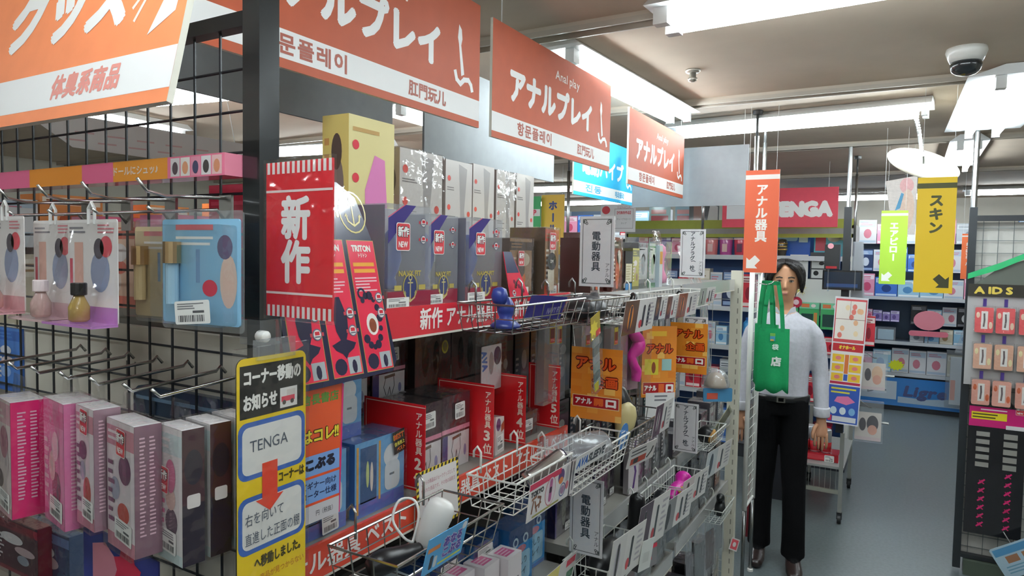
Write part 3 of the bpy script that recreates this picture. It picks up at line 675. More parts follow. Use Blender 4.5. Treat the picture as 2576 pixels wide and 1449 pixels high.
# ---- clear boxes with a blue bulb inside
def navy_box(y, w, h, x, label, rot=0):
    d = .085
    t = thing('clear_box', label, 'box', (x, y, 1.622), AISLE+rot, 'clear boxes with blue bulbs on the red-strip shelf')
    obj('back_card', MB('gloss').box(-w/2+.002, d-.003, .002, w/2-.002, d-.001, h-.002, '#c6c4ca').box(-w/2+.002, .01, .002, -w/2+.0035, d, h-.002, '#3a3350'), t)
    mb = MB('rubber').lathe([(.002, .030), (.012, .032), (.013, .045), (.009, .052), (.016, .066), (.0215, .085), (.020, .104), (.013, .126), (.004, .138)], '#2c4a9a', n=16, at=(-.006, d*.5, 0)); obj('bulb', mb, t, smooth=True)
    obj('base_tray', MB('gloss').box(-w/2+.003, .006, .001, w/2-.003, d-.004, .030, '#8a2438'), t)
    obj('shell', MB('frost').box(-w/2, 0, 0, w/2, d, h), t)
    P = front(-.0004); mb = MB('gloss')
    mb.flat(P, [(-w/2, h*.62), (-w/2, h*.86), (-w*.12, h), (w*.12, h)], '#453a80', 1); mb.line(P, [(-w/2, h*.87), (-w*.13, h)], .0018, '#d8607a', 2)
    obj('ribbon', mb, t); obj('foot_band', MB('gloss').rect(P, -w/2, 0, w/2, h*.16, '#8f2a3e', 1), t)
    mb = MB('gloss'); mb.text(P, 'NAVY FIT', 0, h*.335, h*.075, '#b7a455', w=w*.52, bold=.04, lay=2); ring(mb, P, 0, h*.20, w*.16, .0022, '#b7a455', 3, sv=1.2); mb.disc(P, 0, h*.20, w*.145, w*.17, '#3d4470', 2)
    anchor(mb, P, 0, h*.18, h*.26, '#cbbd80', 4); mb.rect(P, -w*.36, h*.17, -w*.2, h*.22, '#b7a455', 3); mb.rect(P, w*.2, h*.17, w*.36, h*.22, '#b7a455', 3); obj('emblem', mb, t)
    mb = MB('gloss')
    for i in range(2): badge(mb, P, w*.30, h*(.84-.17*i), w*.07, 2)
    obj('badge', mb, t); new_sticker(t, P, -w*.18, h*.69, h*.27, 0)
    sticker(t, P, -w*.28, .010, w*.5, .018)
    return t
navy_box(.972, .122, .182, -.775, 'clear box with blue bulb nearest the navy display board')
navy_box(1.094, .105, .172, -.79, 'middle clear box with blue bulb, set slightly back', R(3))
navy_box(1.225, .130, .172, -.775, 'clear box with blue bulb beside the orange and black boxes')
# ---- boxes to the right of them on the same shelf
def fn(p, w, d, h):
    p.flat(front(0), [(-w/2, h*.45), (w/2, 0), (w/2, h*.1), (-w/2, h*.6)], '#6a6f80', 4)
t = thing('leaning_card', 'small red and navy card leaning between the clear boxes', 'sign', (-.745, 1.325, 1.623), 0, None, (R(-12), 0, AISLE))
W, H = .085, .105; obj('panel', MB('gloss').prism([(-W/2, 0), (W/2, 0), (-W*.1, H), (-W/2, H)], 0, .002, '#d8344c'), t)
mb = MB('gloss').flat(front(0), [(-W/2, H*.55), (W*.13, H*.55), (-W*.1, H), (-W/2, H)], '#35395a', 1)
for i in range(5): mb.disc(front(0), -W*.2+i*W*.1, H*(.36-.05*i), .005, .005, '#7a2140', 2, 10)
badge(mb, front(0), -W*.3, H*.12, .008, 2); obj('print', mb, t)
for k, (y, w, h, x, c1, pal, lb, ns) in enumerate(((1.402, .105, .135, -.79, '#8b6a4a', ['#8c6e52', '#4b3a30', '#c4622c', '#5b4a40', '#b8a890'], 'clear box with orange and brown contents and a new sticker', True),
          (1.462, .04, .13, -.80, '#2a2622', ['#2a2622', '#3a322c', '#4d423a', '#1c1816', '#6b625a'], 'narrow black box between two clear boxes', False),
          (1.532, .075, .165, -.775, '#7d6148', ['#8a6648', '#b04a34', '#2a2826', '#9c7a58', '#d6cfc2'], 'tall clear box with a black disc print beside the framed white sign', True))):
    t = pack('product_box', lb, 'box', w, .10, h, (x, y, 1.622), AISLE, None, c1, '#5a4a3c', '#8d8578', pal=pal, seed=60+k, wrap=True)
    if ns: new_sticker(t, front(-.003), -w*.05, h*(.66 if k == 0 else .80), h*.26)
    if k != 1: sticker(t, front(-.003), w*.05, .012, w*.5, .02)
    if k == 2:
        mb = MB('gloss'); mb.disc(front(-.003), -.008, h*.50, .024, .022, '#1d1c1c', 12); mb.text(front(-.003), 'DM', -.008, h*.50, .012, '#c9c5bd', lay=13, bold=.02); mb.rect(front(-.003), -.03, h*.06, .005, h*.38, '#cdc4ae', 12); obj('label', mb, t)
# ---- tall cartons at the back of the top shelf
def fy(p, w, d, h):
    P = front(0); p.text(P, '②④', 0, 0, .0001, '#e8c070', lay=1) if False else None
    p.flat(P, [(-w*.12, h*.05), (w*.30, h*.08), (w*.34, h*.5), (w*.28, h*.78), (w*.05, h*.80), (-w*.16, h*.6)], '#e58ac0', 4)
    for u, v in ((-.36, .84), (-.36, .66), (-.36, .44), (.38, .12)): p.disc(P, u*w, v*h, w*.07, w*.07, '#d8424e', 7)
    micro(p, P, -w*.42, h*.90, w*.4, h*.95, 1, '#c8a060', 6, random.Random(3)); micro(p, P, -w*.45, h*.25, -w*.1, h*.36, 3, '#b06a8a', 6, random.Random(4)); micro(p, P, w*.02, h*.14, w*.4, h*.3, 5, '#f3e3c8', 6, random.Random(5))
    L = Matrix.Translation((-w/2, 0, 0)) @ Matrix(((0, 0, -1, 0), (-1, 0, 0, 0), (0, 1, 0, 0), (0, 0, 0, 1)))
    p.disc(L, -d*.45, h*.60, d*.28, h*.18, '#8d7a72', 2); p.disc(L, -d*.45, h*.80, d*.2, h*.1, '#5d4a42', 3); micro(p, L, -d*.92, h*.2, -d*.72, h*.9, 8, '#d09a5a', 3, random.Random(6))
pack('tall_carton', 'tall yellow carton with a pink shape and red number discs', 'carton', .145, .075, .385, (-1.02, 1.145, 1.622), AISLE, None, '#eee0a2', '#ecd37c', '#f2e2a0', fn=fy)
def fg(p, w, d, h):
    P = front(0); r = random.Random(int(w*1000))
    p.flat(P, [(-.02*w, 0), (w*.28, 0), (w*.34, h*.3), (w*.20, h*.62), (w*.30, h*.95), (-.02*w, h*.98), (w*.05, h*.6)], '#a9a4a2', 2)
    p.rect(P, w*.2, h*.06, w*.48, h*.22, '#6e6a6a', 3); p.rect(P, -w*.48, h*.05, -w*.08, h*.36, '#4f4a4a', 3)
    for u, v in ((-.38, .86), (-.38, .64), (-.38, .44), (.36, .60), (.40, .16)): p.disc(P, u*w, v*h, w*.06, w*.06, '#d8564e', 5, 14)
    for v in (.80, .58, .52, .32, .24, .14): micro(p, P, -w*.45, v*h-.012, -w*.05, v*h, 2, '#8c8684' if v > .4 else '#d8d0cc', 5, r)
    p.line(P, [(-w*.44+w*.05*i, h*(.20 if i % 2 else .225)) for i in range(8)], .004, '#d8443c', 6)
    L = Matrix.Translation((-w/2, 0, 0)) @ Matrix(((0, 0, -1, 0), (-1, 0, 0, 0), (0, 1, 0, 0), (0, 0, 0, 1)))
    p.disc(L, -d*.4, h*.55, d*.3, h*.12, '#b8a89c', 2); p.disc(L, -d*.4, h*.78, d*.25, h*.1, '#6c6058', 3); p.rect(L, -d*.9, h*.2, -d*.6, h*.4, '#b83a42', 3)
gl = ['whitish tall carton next to the yellow one, with red number discs', 'whitish tall carton, second after the yellow carton', 'whitish tall carton, third after the yellow carton', 'whitish tall carton, fourth after the yellow carton', 'whitish tall carton at the end of the row beside the striped banner']
for k, (y0, y1) in enumerate(((1.268, 1.437), (1.452, 1.575), (1.580, 1.690), (1.702, 1.808), (1.820, 1.93))):
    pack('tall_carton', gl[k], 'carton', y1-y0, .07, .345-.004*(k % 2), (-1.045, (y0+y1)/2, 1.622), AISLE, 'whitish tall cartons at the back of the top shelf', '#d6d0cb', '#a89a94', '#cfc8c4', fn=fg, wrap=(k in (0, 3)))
pack('tall_carton', 'lilac carton hidden between the yellow and the whitish cartons', 'carton', .05, .06, .24, (-1.10, 1.232, 1.622), AISLE, None, '#d9a3cf', '#c98cc0', fn=lambda p, w, d, h: p.rect(front(0), -.01, .05, .01, .2, '#f2e4ef', 2))
# ---- second shelf: red rank dividers
def divider(px, y, num, label):
    x0 = at(px[0], px[1], Y=y).x; W = -.738-x0; z0 = 1.290; H = .158
    t = thing('rank_divider', label, 'sign', ((x0-.738)/2, y, z0), R(-2), 'red rank dividers on the second shelf')
    obj('panel', MB('gloss').box(-W/2, -.001, 0, W/2, .001, H, '#cf2226'), t); P = front(-.001)
    mb = MB('paper'); e = .005; mb.line(P, [(W/2, H-e), (-W/2+e, H-e), (-W/2+e, e), (W/2, e)], .0016, '#e8c9b4', 1); obj('border', mb, t)
    mb = MB('paper'); u = W/2-.014; mb.text(P, 'アナル器具', u, H*.66, .0165, '#f0dccb', vert=True, lay=1, bold=.02, lead=1.0)
    mb.text(P, num, u, H*.315, .030, '#f2e2d2', lay=1, bold=.04, w=.017); mb.text(P, '位', u, H*.135, .024, '#f0dccb', lay=1, bold=.02); obj('lettering', mb, t)
divider((915, 1020), .976, '2', 'red shelf divider lettered as second rank, behind the blue boxes')
divider((1100, 965), 1.209, '3', 'red shelf divider lettered as third rank, behind the dark boxes')
divider((1235, 945), 1.346, '4', 'red shelf divider lettered as fourth rank, beside the small white pack')
divider((1330, 925), 1.519, '5', 'red shelf divider lettered as fifth rank, closest to the big brick poster')
# ---- second shelf: blue boxes
def blue_box(y, w, h, x, z, label, best=False, st=False):
    def fn(p, w, d, h):
        P = front(0); p.rect(P, -w/2, 0, w/2, h*.2, '#5b6fb8', 2); p.rect(P, -w*.40, h*.18, -w*.08, h*.92, '#3e5a86', 2); p.rect(P, -w*.47, h*.05, -w*.43, h*.95, '#d8a04c', 3); p.rect(P, -w*.04, h*.15, 0, h*.95, '#d8a04c', 3)
        p.disc(P, w*.22, h*.70, w*.16, w*.16, '#dfe2e6', 4); p.rrect(P, w*.08, h*.22, w*.40, h*.62, w*.1, '#d3d8de', 5); p.rect(P, w*.18, h*.42, w*.28, h*.45, '#6d7480', 6)
        p.disc(P, -w*.26, h*.55, w*.03, h*.18, '#c9d28c', 4); p.disc(P, -w*.18, h*.5, w*.03, h*.2, '#e2d4cc', 4)
    t = pack('product_box', label, 'box', w, .075, h, (x, y, z), AISLE, 'blue boxes with a white device', '#6fa6d6', '#4c77b4', '#5f7fb0', fn=fn, wrap=True)
    if best:
        mb = MB('gloss'); Q = front(-.0032, w*.36, h*.86) @ Matrix.Rotation(R(8), 4, 'Z'); mb.rect(Q, -.016, -.02, .016, .02, '#1d1a18', 2)
        mb.text(Q, 'BEST', 0, .010, .013, '#e8c030', w=.028, bold=.05, lay=3); mb.text(Q, 'BEST', 0, .010, .013, '#d83a20', w=.026, bold=.02, lay=5); mb.text(Q, '信長売上', 0, -.003, .008, '#e8dc50', w=.027, bold=.03, lay=4); mb.text(Q, 'ベスト', .003, -.013, .009, '#e87828', w=.022, bold=.04, lay=4); obj('best_sticker', mb, t)
    if st: sticker(t, front(-.003), 0.01, .018, .035, .03, R(3))
    return t
a = onX(905, 1120, 1026, 1300, -.765); blue_box(.885, .125, .125, -.765, 1.283, 'blue box with white device and yellow best-seller sticker', best=True)
blue_box(.755, .095, .125, -.765, 1.283, 'blue box with white device beside the orange pop sign', st=True)
blue_box(.82, .11, .115, -.80, 1.409, 'blue box lying on another blue box, behind the orange pop sign')
# ---- second shelf: dark boxes with drawings and price labels
def dark_box(y, w, h, x, z, label, seed):
    def fn(p, w, d, h):
        P = front(0); p.rect(P, -w/2, h*.50, w/2, h*.56, '#d88aa0', 2); p.rect(P, -w*.48, 0, w*.48, h*.47, '#d4d0d2', 2); p.rect(P, -w*.48, h*.0, -w*.30, h*.47, '#4d4478', 3)
        mbp = [(-.10, .40), (-.16, .25), (-.06, .06), (.02, .24), (.06, .06), (.16, .25), (.14, .40)]
        p.line(P, [(u*w, v*h) for u, v in mbp], .0018, '#4d4a4c', 3); p.line(P, [(-.12*w, .41*h), (.16*w, .43*h)], .006, '#6b5548', 4); p.disc(P, .33*w, .20*h, .05*w, .08*h, '#8b8ab0', 3)
    t = pack('product_box', label, 'box', w, .11, h, (x, y, z), AISLE, 'dark boxes with price labels on the second shelf', '#40222c', '#2c2426', '#4a4648', fn=fn, wrap=True)
    sticker(t, front(-.003), w*.08, h*.78, w*.36, h*.22, R(2))
dark_box(1.042, .105, .148, -.79, 1.283, 'dark box with price label right beside the number 2 divider', 1)
dark_box(1.145, .098, .150, -.79, 1.283, 'dark box with price label beside the number 3 divider', 2)
dark_box(.985, .10, .125, -.93, 1.41, 'dark box with price label stacked at the back, above the number 2 divider', 3)
dark_box(1.10, .105, .125, -.93, 1.41, 'dark box with price label stacked at the back, above the plain dark boxes', 4)
pack('product_box', 'plain dark box under the stack at the back', 'box', .21, .14, .125, (-.935, 1.05, 1.283), AISLE, None, '#3a2228', '#2c2022', pal=['#3a2228', '#4a2a32', '#55404a'], seed=71)
for k, (y, z, lb) in enumerate(((.83, 1.283, 'brown-grey box at the back behind the blue boxes'), (1.26, 1.42, 'brown-grey box with a yellow seal, upper of two'), (1.26, 1.283, 'brown-grey box with a yellow seal, lower of two'), (1.40, 1.42, 'brown-grey box with dark oval prints at the back'), (1.42, 1.283, 'dark grey box behind the number 4 divider'))):
    def fn(p, w, d, h, k=k):
        P = front(0)
        for i in range(2): p.disc(P, (-.22+.3*i)*w, h*.45, w*.09, h*.30, '#2a2422', 3)
        if k in (1, 2): p.disc(P, w*.33, h*.62, .013, .016, '#d8c43c', 4); p.disc(P, w*.33, h*.62, .009, .011, '#8d7c28', 5)
    pack('product_box', lb, 'box', .135, .12, .132, (-.935, y, z), AISLE, 'brown-grey boxes at the back of the second shelf', '#5c4a46', '#463a38', '#6a5c58', fn=fn, wrap=True)
t = thing('product_pouch', 'clear pouch with white label and dark oval, hung above the number 4 divider', 'package', (-.80, 1.30, 1.415), AISLE, None)
W, H = .105, .145
obj('card', MB('gloss').prism(rr_poly(-W*.38, 0, W*.42, H*.70, .003), .004, .006, '#c9c4c6'), t); mb = MB('gloss'); P = front(.004)
mb.text(P, 'AVA', -W*.27, H*.47, .030, '#3f66a8', vert=False, w=.045, rot=R(-82), bold=.05, lay=2); mb.disc(P, W*.25, H*.52, .016, .021, '#3d3a58', 2); mb.disc(P, W*.0, H*.42, .010, .026, '#8d888a', 2); obj('print', mb, t)
obj('pouch', MB('film').prism(rr_poly(-W/2, -.01, W/2, H, .012), -.006, .012, '#ffffff'), t)
# ---- small white booklet with label between dividers 3 and 4
t = thing('leaflet_box', 'small white and red pack with price label between dividers 3 and 4', 'package', (-.765, 1.275, 1.283), AISLE+R(8), None)
obj('carton', MB('gloss').prism([(-.02, 0), (.03, 0), (.026, .078), (-.02, .085)], 0, .03, '#e2dcd8'), t); mb = MB('gloss'); P = front(0)
mb.disc(P, -.005, .065, .012, .014, '#5b3a6a', 2); mb.flat(P, [(.01, .045), (.028, .05), (.027, .07), (.01, .062)], '#b4583a', 2); obj('print', mb, t); sticker(t, P, .004, .024, .034, .034, R(3))
t = pack('product_box', 'dark pack with price label behind the divider numbered 5', 'box', .08, .08, .06, (-.78, 1.44, 1.283), AISLE, None, '#4a3a3a', '#3a3030', '#55494a', wrap=True); sticker(t, front(-.003), -.01, .03, .04, .028)
# ---- warning sheet with a hazard border, clipped to the rail
t = thing('warning_sheet', 'white paper notice with a yellow and black hazard border', 'sign', (-.725, 1.005, 1.222), 0, None, (R(-4), 0, AISLE))
W, H = .128, .112; obj('sheet', MB('paper').box(-W/2, 0, 0, W/2, .001, H, '#e6c93a'), t); P = front(0); mb = MB('paper'); e = .006
n = 11
for k in range(n):
    u = -W/2+W*(k+.25)/n
    for v in (0, H-e): mb.flat(P, [(u, v), (u+W/n*.5, v), (u+W/n*.5+.002, v+e), (u+.002, v+e)], '#2a2826', 1)
    v = H*(k+.25)/n
    for u2 in (-W/2, W/2-e): mb.flat(P, [(u2, v), (u2+e, v+.002), (u2+e, v+H/n*.5+.002), (u2, v+H/n*.5)], '#2a2826', 1)
obj('hazard_border', mb, t, kind='stuff'); mb = MB('paper').rect(P, -W/2+e, e, W/2-e, H-e, '#ded7d4', 2)
obj('paper', mb, t)
mb = MB('paper')
for i, s in enumerate(('こちらの商品はジョークグッズとして', '作られた商品です。その他の目的で', '使用された場合の責任は', '一切負いかねます。')): mb.text(P, s, 0 if i < 2 else -.02, H*.80-i*.0135, .009, '#b05a6e', w=(.104, .104, .066, .05)[i], lay=3)
obj('lettering', mb, t)
# ---- orange pop sign behind the yellow notice
X0 = -.70; a, c = at(745, 1100, X=X0), at(862, 1100, X=X0); W = c.y-a.y; H = .188
t = thing('pop_sign', 'narrow orange and blue pop sign partly behind the yellow notice', 'sign', (X0, (a.y+c.y)/2, 1.345), AISLE+R(-2))
obj('panel', MB('gloss').prism([(-W/2, 0), (W*.42, 0), (W*.5, H*.98), (W*.46, H), (-W/2, H*.985)], 0, .002, '#e2572c', edge='#c92a5c'), t); P = front(0); mb = MB('gloss')
for v0, v1, cc in ((.0, .13, '#d6d0d2'), (.15, .33, '#7fa4dc'), (.35, .50, '#7fa4dc')): mb.rect(P, -W*.5, v0*H, W*.41, v1*H, cc, 1)
mb.flat(P, [(W*.40, 0), (W*.42, 0), (W*.5, H*.98), (W*.46, H)], '#d22a6a', 2); obj('print', mb, t)
for nm, st, v, h, cc, ww, ly, bo, u in (('title_text', '信長書店', .91, .016, '#5f8a3a', .78, 2, .03, 0), ('headline_shadow', 'はコレ!!', .64, .022, '#201c18', .80, 2, .09, 0), ('headline_text', 'はコレ!!', .64, .022, '#ecd23c', .80, 5, .04, 0), ('name_text', 'こぶる', .43, .018, '#26263a', .66, 2, .08, 0), ('body_text', 'ビギナー向け', .275, .011, '#2f3658', .74, 2, .02, -.002), ('body_text', 'ローター仕様', .205, .011, '#2f3658', .74, 2, .02, -.002), ('price_text', '円（税抜）', .06, .009, '#3a3636', .42, 2, 0, .01)):
    obj(nm, MB('gloss').text(P, st, u, H*v, h, cc, w=W*ww, lay=ly, bold=bo), t)
# ================================================================== wire baskets
def basket(y0, y1, xb, xf, z, h, col, mat, label, group, nx=9, slope=.012, hookz=.03, mesh=False):
    """wire basket hung on a shelf rail: local x along the shelf, front at -y"""
    W = y1-y0; D = xf-xb; r = .0013
    t = thing('wire_basket', label, 'basket', ((xb+xf)/2, (y0+y1)/2, z-h), AISLE, group)
    rim = [(-W/2, D/2, h), (W/2, D/2, h), (W/2, -D/2, h), (-W/2, -D/2, h)]
    bot = [(-W/2+slope, D/2-slope*.3, 0), (W/2-slope, D/2-slope*.3, 0), (W/2-slope, -D/2+slope, 0), (-W/2+slope, -D/2+slope, 0)]
    obj('rim', MB(mat).tube(rim, .0024, col, n=6, closed=True), t)
    mb = MB(mat); mb.tube(bot, r, col, n=5, closed=True)
    for k in range(nx+1):
        f = k/nx; a, b_ = Vector(rim[0]).lerp(Vector(rim[1]), f), Vector(bot[0]).lerp(Vector(bot[1]), f); c, d = Vector(bot[3]).lerp(Vector(bot[2]), f), Vector(rim[3]).lerp(Vector(rim[2]), f)
        mb.tube([a, b_, c, d], r, col, n=5)
    m = max(3, int(nx*D/W+.5))
    for k in range(1, m):
        f = k/m; a, b_ = Vector(rim[1]).lerp(Vector(rim[2]), f), Vector(bot[1]).lerp(Vector(bot[2]), f); c, d = Vector(bot[0]).lerp(Vector(bot[3]), f), Vector(rim[0]).lerp(Vector(rim[3]), f)
        mb.tube([a, b_, c, d], r, col, n=5)
    lv = (1, 2, 3) if mesh else (1,)
    for k in lv:
        f = k/(len(lv)+1); mb.tube([Vector(bot[i]).lerp(Vector(rim[i]), f) for i in range(4)], r, col, n=5, closed=True)
    obj('wires', mb, t, kind='stuff')
    for s in (-.6, .6):
        obj('rail_hook', MB(mat).tube([(s*W/2, D/2, h-.01), (s*W/2, D/2, h+hookz), (s*W/2, D/2+.008, h+hookz+.01), (s*W/2, D/2+.016, h+hookz), (s*W/2, D/2+.016, h+hookz-.012)], .0024, col, n=6), t, smooth=True)
    return t
CG, WG = 'chrome wire baskets on the shelf rails', 'white wire baskets on the shelf rails'
basket(1.055, 1.36, -.728, -.605, 1.628, .052, '#a7a7a6', 'chrome', 'chrome basket that holds the blue knobbed article', CG, 8)
basket(1.375, 1.62, -.728, -.60, 1.622, .055, '#a7a7a6', 'chrome', 'chrome basket that holds the round black article', CG, 7)
basket(.70, .975, -.700, -.575, 1.302, .060, '#b5b2ae', 'chrome', 'chrome basket that holds the white device with cord', CG, 7)
basket(1.045, 1.278, -.695, -.59, 1.312, .062, '#dedcd6', 'paint', 'white basket with the lettered picture card clipped to it', WG, 7)
# ---- contents of these baskets
t = thing('knobbed_toy', 'dark blue rubber article with stacked round knobs in a chrome basket', 'toy', (-.665, 1.125, 1.579), R(20))
mb = MB('rubber').lathe([(.004, 0), (.028, .001), (.030, .006), (.022, .012), (.012, .020), (.017, .032), (.018, .042), (.013, .052), (.009, .058), (.004, .060)], '#26357e', n=18); obj('body', mb, t, smooth=True)
mb = MB('rubber').lathe([(.004, -.017), (.013, -.013), (.0165, 0), (.013, .013), (.004, .017)], '#2a3a88', n=16, at=(-.010, -.012, .062)); obj('knob', mb, t, smooth=True)
t = thing('header_card', 'curved purple header card lying in the chrome basket', 'card', (-.64, 1.23, 1.59), 0, None, (R(20), 0, AISLE)); mb = MB('gloss')
n = 8; W, H = .12, .05
vs = [(-W/2+W*i/n, .012*math.cos(math.pi*i/n*.8), H*j) for j in (0, 1) for i in range(n+1)]
mb.add(vs, [(i, i+1, i+n+2, i+n+1) for i in range(n)], '#3b3480'); obj('card', mb, t)
obj('lettering', MB('gloss').text(front(-.0125), 'NAVY FIT', .01, H*.5, .018, '#8d86b0', w=.062, bold=.05, lay=1), t)
t = thing('round_toy', 'glossy black rounded rubber article in a chrome basket', 'toy', (-.66, 1.49, 1.572), 0); mb = MB('rubber')
mb.lathe([(.006, 0), (.042, .002), (.052, .014), (.046, .034), (.026, .050), (.006, .055)], '#17171a', n=20, sy=1.35); obj('body', mb, t, smooth=True); obj('stem', MB('rubber').tube(*spline([(0, .03, .03), (-.01, .07, .045), (-.02, .09, .05)], [.018, .014, .006]), '#17171a', n=10), t, smooth=True)
t = thing('white_device', 'white rounded handset with a looped white cord in the chrome basket', 'device', (-.64, .845, 1.262), R(30)); mb = MB('plastic')
mb.M = Matrix.Rotation(R(22), 4, 'Y'); mb.lathe([(.004, 0), (.014, .001), (.018, .006), (.022, .03), (.0235, .055), (.021, .072), (.014, .079), (.004, .081)], '#e2e0dc', n=20, sy=.7); obj('body', mb, t, smooth=True)
obj('cord', MB('plastic').tube(spline([(-.018, 0, .006), (-.030, -.012, .018), (-.048, -.01, .045), (-.040, 0, .072), (-.018, .008, .070), (-.010, .004, .045), (-.020, .0, .0)]), .0022, '#e8e6e2', n=6), t, smooth=True)
t = thing('dark_toy', 'dark rubber article lying low in the chrome basket', 'toy', (-.645, .775, 1.246), R(75)); obj('body', MB('rubber').tube(*spline([(-.04, 0, .02), (-.02, 0, .022), (.02, 0, .02), (.05, 0, .022)], [.012, .019, .016, .010]), '#1c1a1c', n=12), t, smooth=True)
t = thing('picture_card', 'light blue card with purple lettering clipped to the chrome basket', 'sign', (-.572, .797, 1.268), 0, None, (R(14), 0, AISLE)); W, H = .098, .058
obj('card', MB('gloss').box(-W/2, 0, 0, W/2, .001, H, '#5aaae0'), t); mb = MB('gloss'); P = front(0)
mb.text(P, 'あなる', .015, H*.66, .018, '#e6dcf0', w=.048, bold=.11, lay=1); mb.text(P, 'あなる', .015, H*.66, .018, '#5d4aa8', w=.048, bold=.05, lay=3); mb.text(P, 'こぶる', .017, H*.36, .018, '#e6dcf0', w=.05, bold=.11, lay=1); mb.text(P, 'こぶる', .017, H*.36, .018, '#5d4aa8', w=.05, bold=.05, lay=3); obj('lettering', mb, t)
mb = MB('gloss'); mb.disc(P, .041, H*.86, .006, .006, '#e9eef2', 1); mb.rrect(P, -.036, .006, -.028, .028, .003, '#22283a', 1); mb.rrect(P, -.026, .006, -.018, .024, .003, '#d8dee2', 1); mb.rect(P, -.014, H*.10, .044, H*.15, '#d8dc50', 1); mb.rect(P, -.045, H*.60, -.016, H*.72, '#e08a4a', 1); obj('print', mb, t, kind='stuff')
t = thing('picture_card', 'white card lettered TOKYO with a pink oval, clipped to the white basket', 'sign', (-.585, 1.175, 1.232), 0, None, (R(6), 0, AISLE)); W, H = .20, .072
obj('card', MB('gloss').box(-W/2, 0, 0, W/2, .001, H, '#e2dcda', ), t); mb = MB('gloss'); P = front(0); mb.rect(P, -W/2, H*.83, W*.15, H, '#d03858', 1); mb.disc(P, -.012, H*.5, .022, .029, '#c0384a', 1); mb.disc(P, -.012, H*.5, .0205, .0275, '#e3d3d8', 2); mb.rrect(P, -.018, H*.2, -.006, H*.85, .006, '#b2608e', 3); mb.rrect(P, -.017, H*.45, -.007, H*.62, .003, '#5b3050', 4)
mb.disc(P, .032, H*.74, .014, .015, '#5a3a70', 1); mb.disc(P, .032, H*.62, .010, .007, '#d87a3a', 2); ring(mb, P, .042, H*.32, .013, .002, '#4a5590', 3); mb.disc(P, .042, H*.32, .009, .009, '#a07a98', 4); mb.disc(P, .062, H*.38, .007, .009, '#c8707a', 5); mb.rrect(P, .053, H*.5, .066, H*.95, .004, '#b8b2b4', 1); mb.rect(P, .074, 0, .080, H, '#4a4048', 1); mb.rect(P, .086, H*.1, .094, H*.95, '#8d868a', 1)
mb.line(P, [(-.086, .040), (-.070, .043)], .005, '#8d5a3c', 2); mb.line(P, [(-.080, .036), (-.084, .014)], .005, '#7d4c34', 2); mb.line(P, [(-.074, .034), (-.064, .012)], .004, '#8d5a3c', 3); mb.line(P, [(-.064, .040), (-.052, .036), (-.056, .018)], .005, '#7d4c34', 2); mb.line(P, [(-.070, .022), (-.050, .026)], .004, '#8d5a3c', 3); mb.rect(P, -.08, .003, .03, .007, '#98904c', 1); obj('print', mb, t)
obj('lettering', MB('gloss').text(P, 'TOKYO', -.067, H*.70, .014, '#3a3638', w=.05, bold=.06, lay=2), t)
t = thing('chrome_tube', 'silver tube with a dark oval tip sticking out of the white basket', 'toy', (-.64, 1.19, 1.275), 0); q = Matrix.Rotation(R(28), 4, 'Y'); mb = MB('chrome'); mb.M = Matrix.Rotation(R(60), 4, 'Z') @ Matrix.Rotation(R(65), 4, 'Y')
mb.lathe([(.016, -.01), (.017, .0), (.017, .08), (.015, .085)], '#c9c4c0', n=18); obj('sleeve', mb, t, smooth=True); mb = MB('plastic'); mb.M = Matrix.Rotation(R(60), 4, 'Z') @ Matrix.Rotation(R(65), 4, 'Y'); mb.lathe([(.014, .084), (.014, .088)], '#2f2440', n=18); obj('tip', mb, t)
# ---- third shelf
def blue_tall(y, x, label, st=False, rot=0):
    def fn(p, w, d, h):
        P = front(0); p.rect(P, -w/2, h*.70, w/2, h, '#2a4674', 2); p.rrect(P, -w*.34, h*.10, w*.40, h*.56, .008, '#a8d6ee', 2); p.disc(P, .0, h*.62, w*.22, h*.06, '#d88a98', 3)
        for u in (-.22, .2): ring(p, P, u*w, h*.76, w*.09, .005, '#c6d8e0', 3, 14)
        p.rect(P, -w/2, 0, w/2, h*.06, '#2a64b0', 3)
        p.text(P, 'おしり', .02*w, h*.42, .021, '#2e3c50', w=w*.52, lay=4); p.text(P, 'レイ', .06*w, h*.25, .021, '#2e3c50', w=w*.36, lay=4)
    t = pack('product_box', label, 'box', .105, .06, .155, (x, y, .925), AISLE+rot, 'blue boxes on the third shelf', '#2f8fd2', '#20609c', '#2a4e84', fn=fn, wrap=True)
    if st: sticker(t, front(-.003), -.01, .128, .062, .032)
blue_tall(1.40, -.775, 'blue box with pale panel on the third shelf, beside the white and pink boxes', rot=R(-3)); blue_tall(1.515, -.80, 'blue box with pale panel at the end of the third shelf', rot=R(-3))
blue_tall(1.285, -.80, 'blue box with price label behind the white and pink boxes', True); blue_tall(1.175, -.82, 'blue box with price label at the inner end of its row', True); blue_tall(1.06, -.84, 'deeper set dark blue box without label on the third shelf')
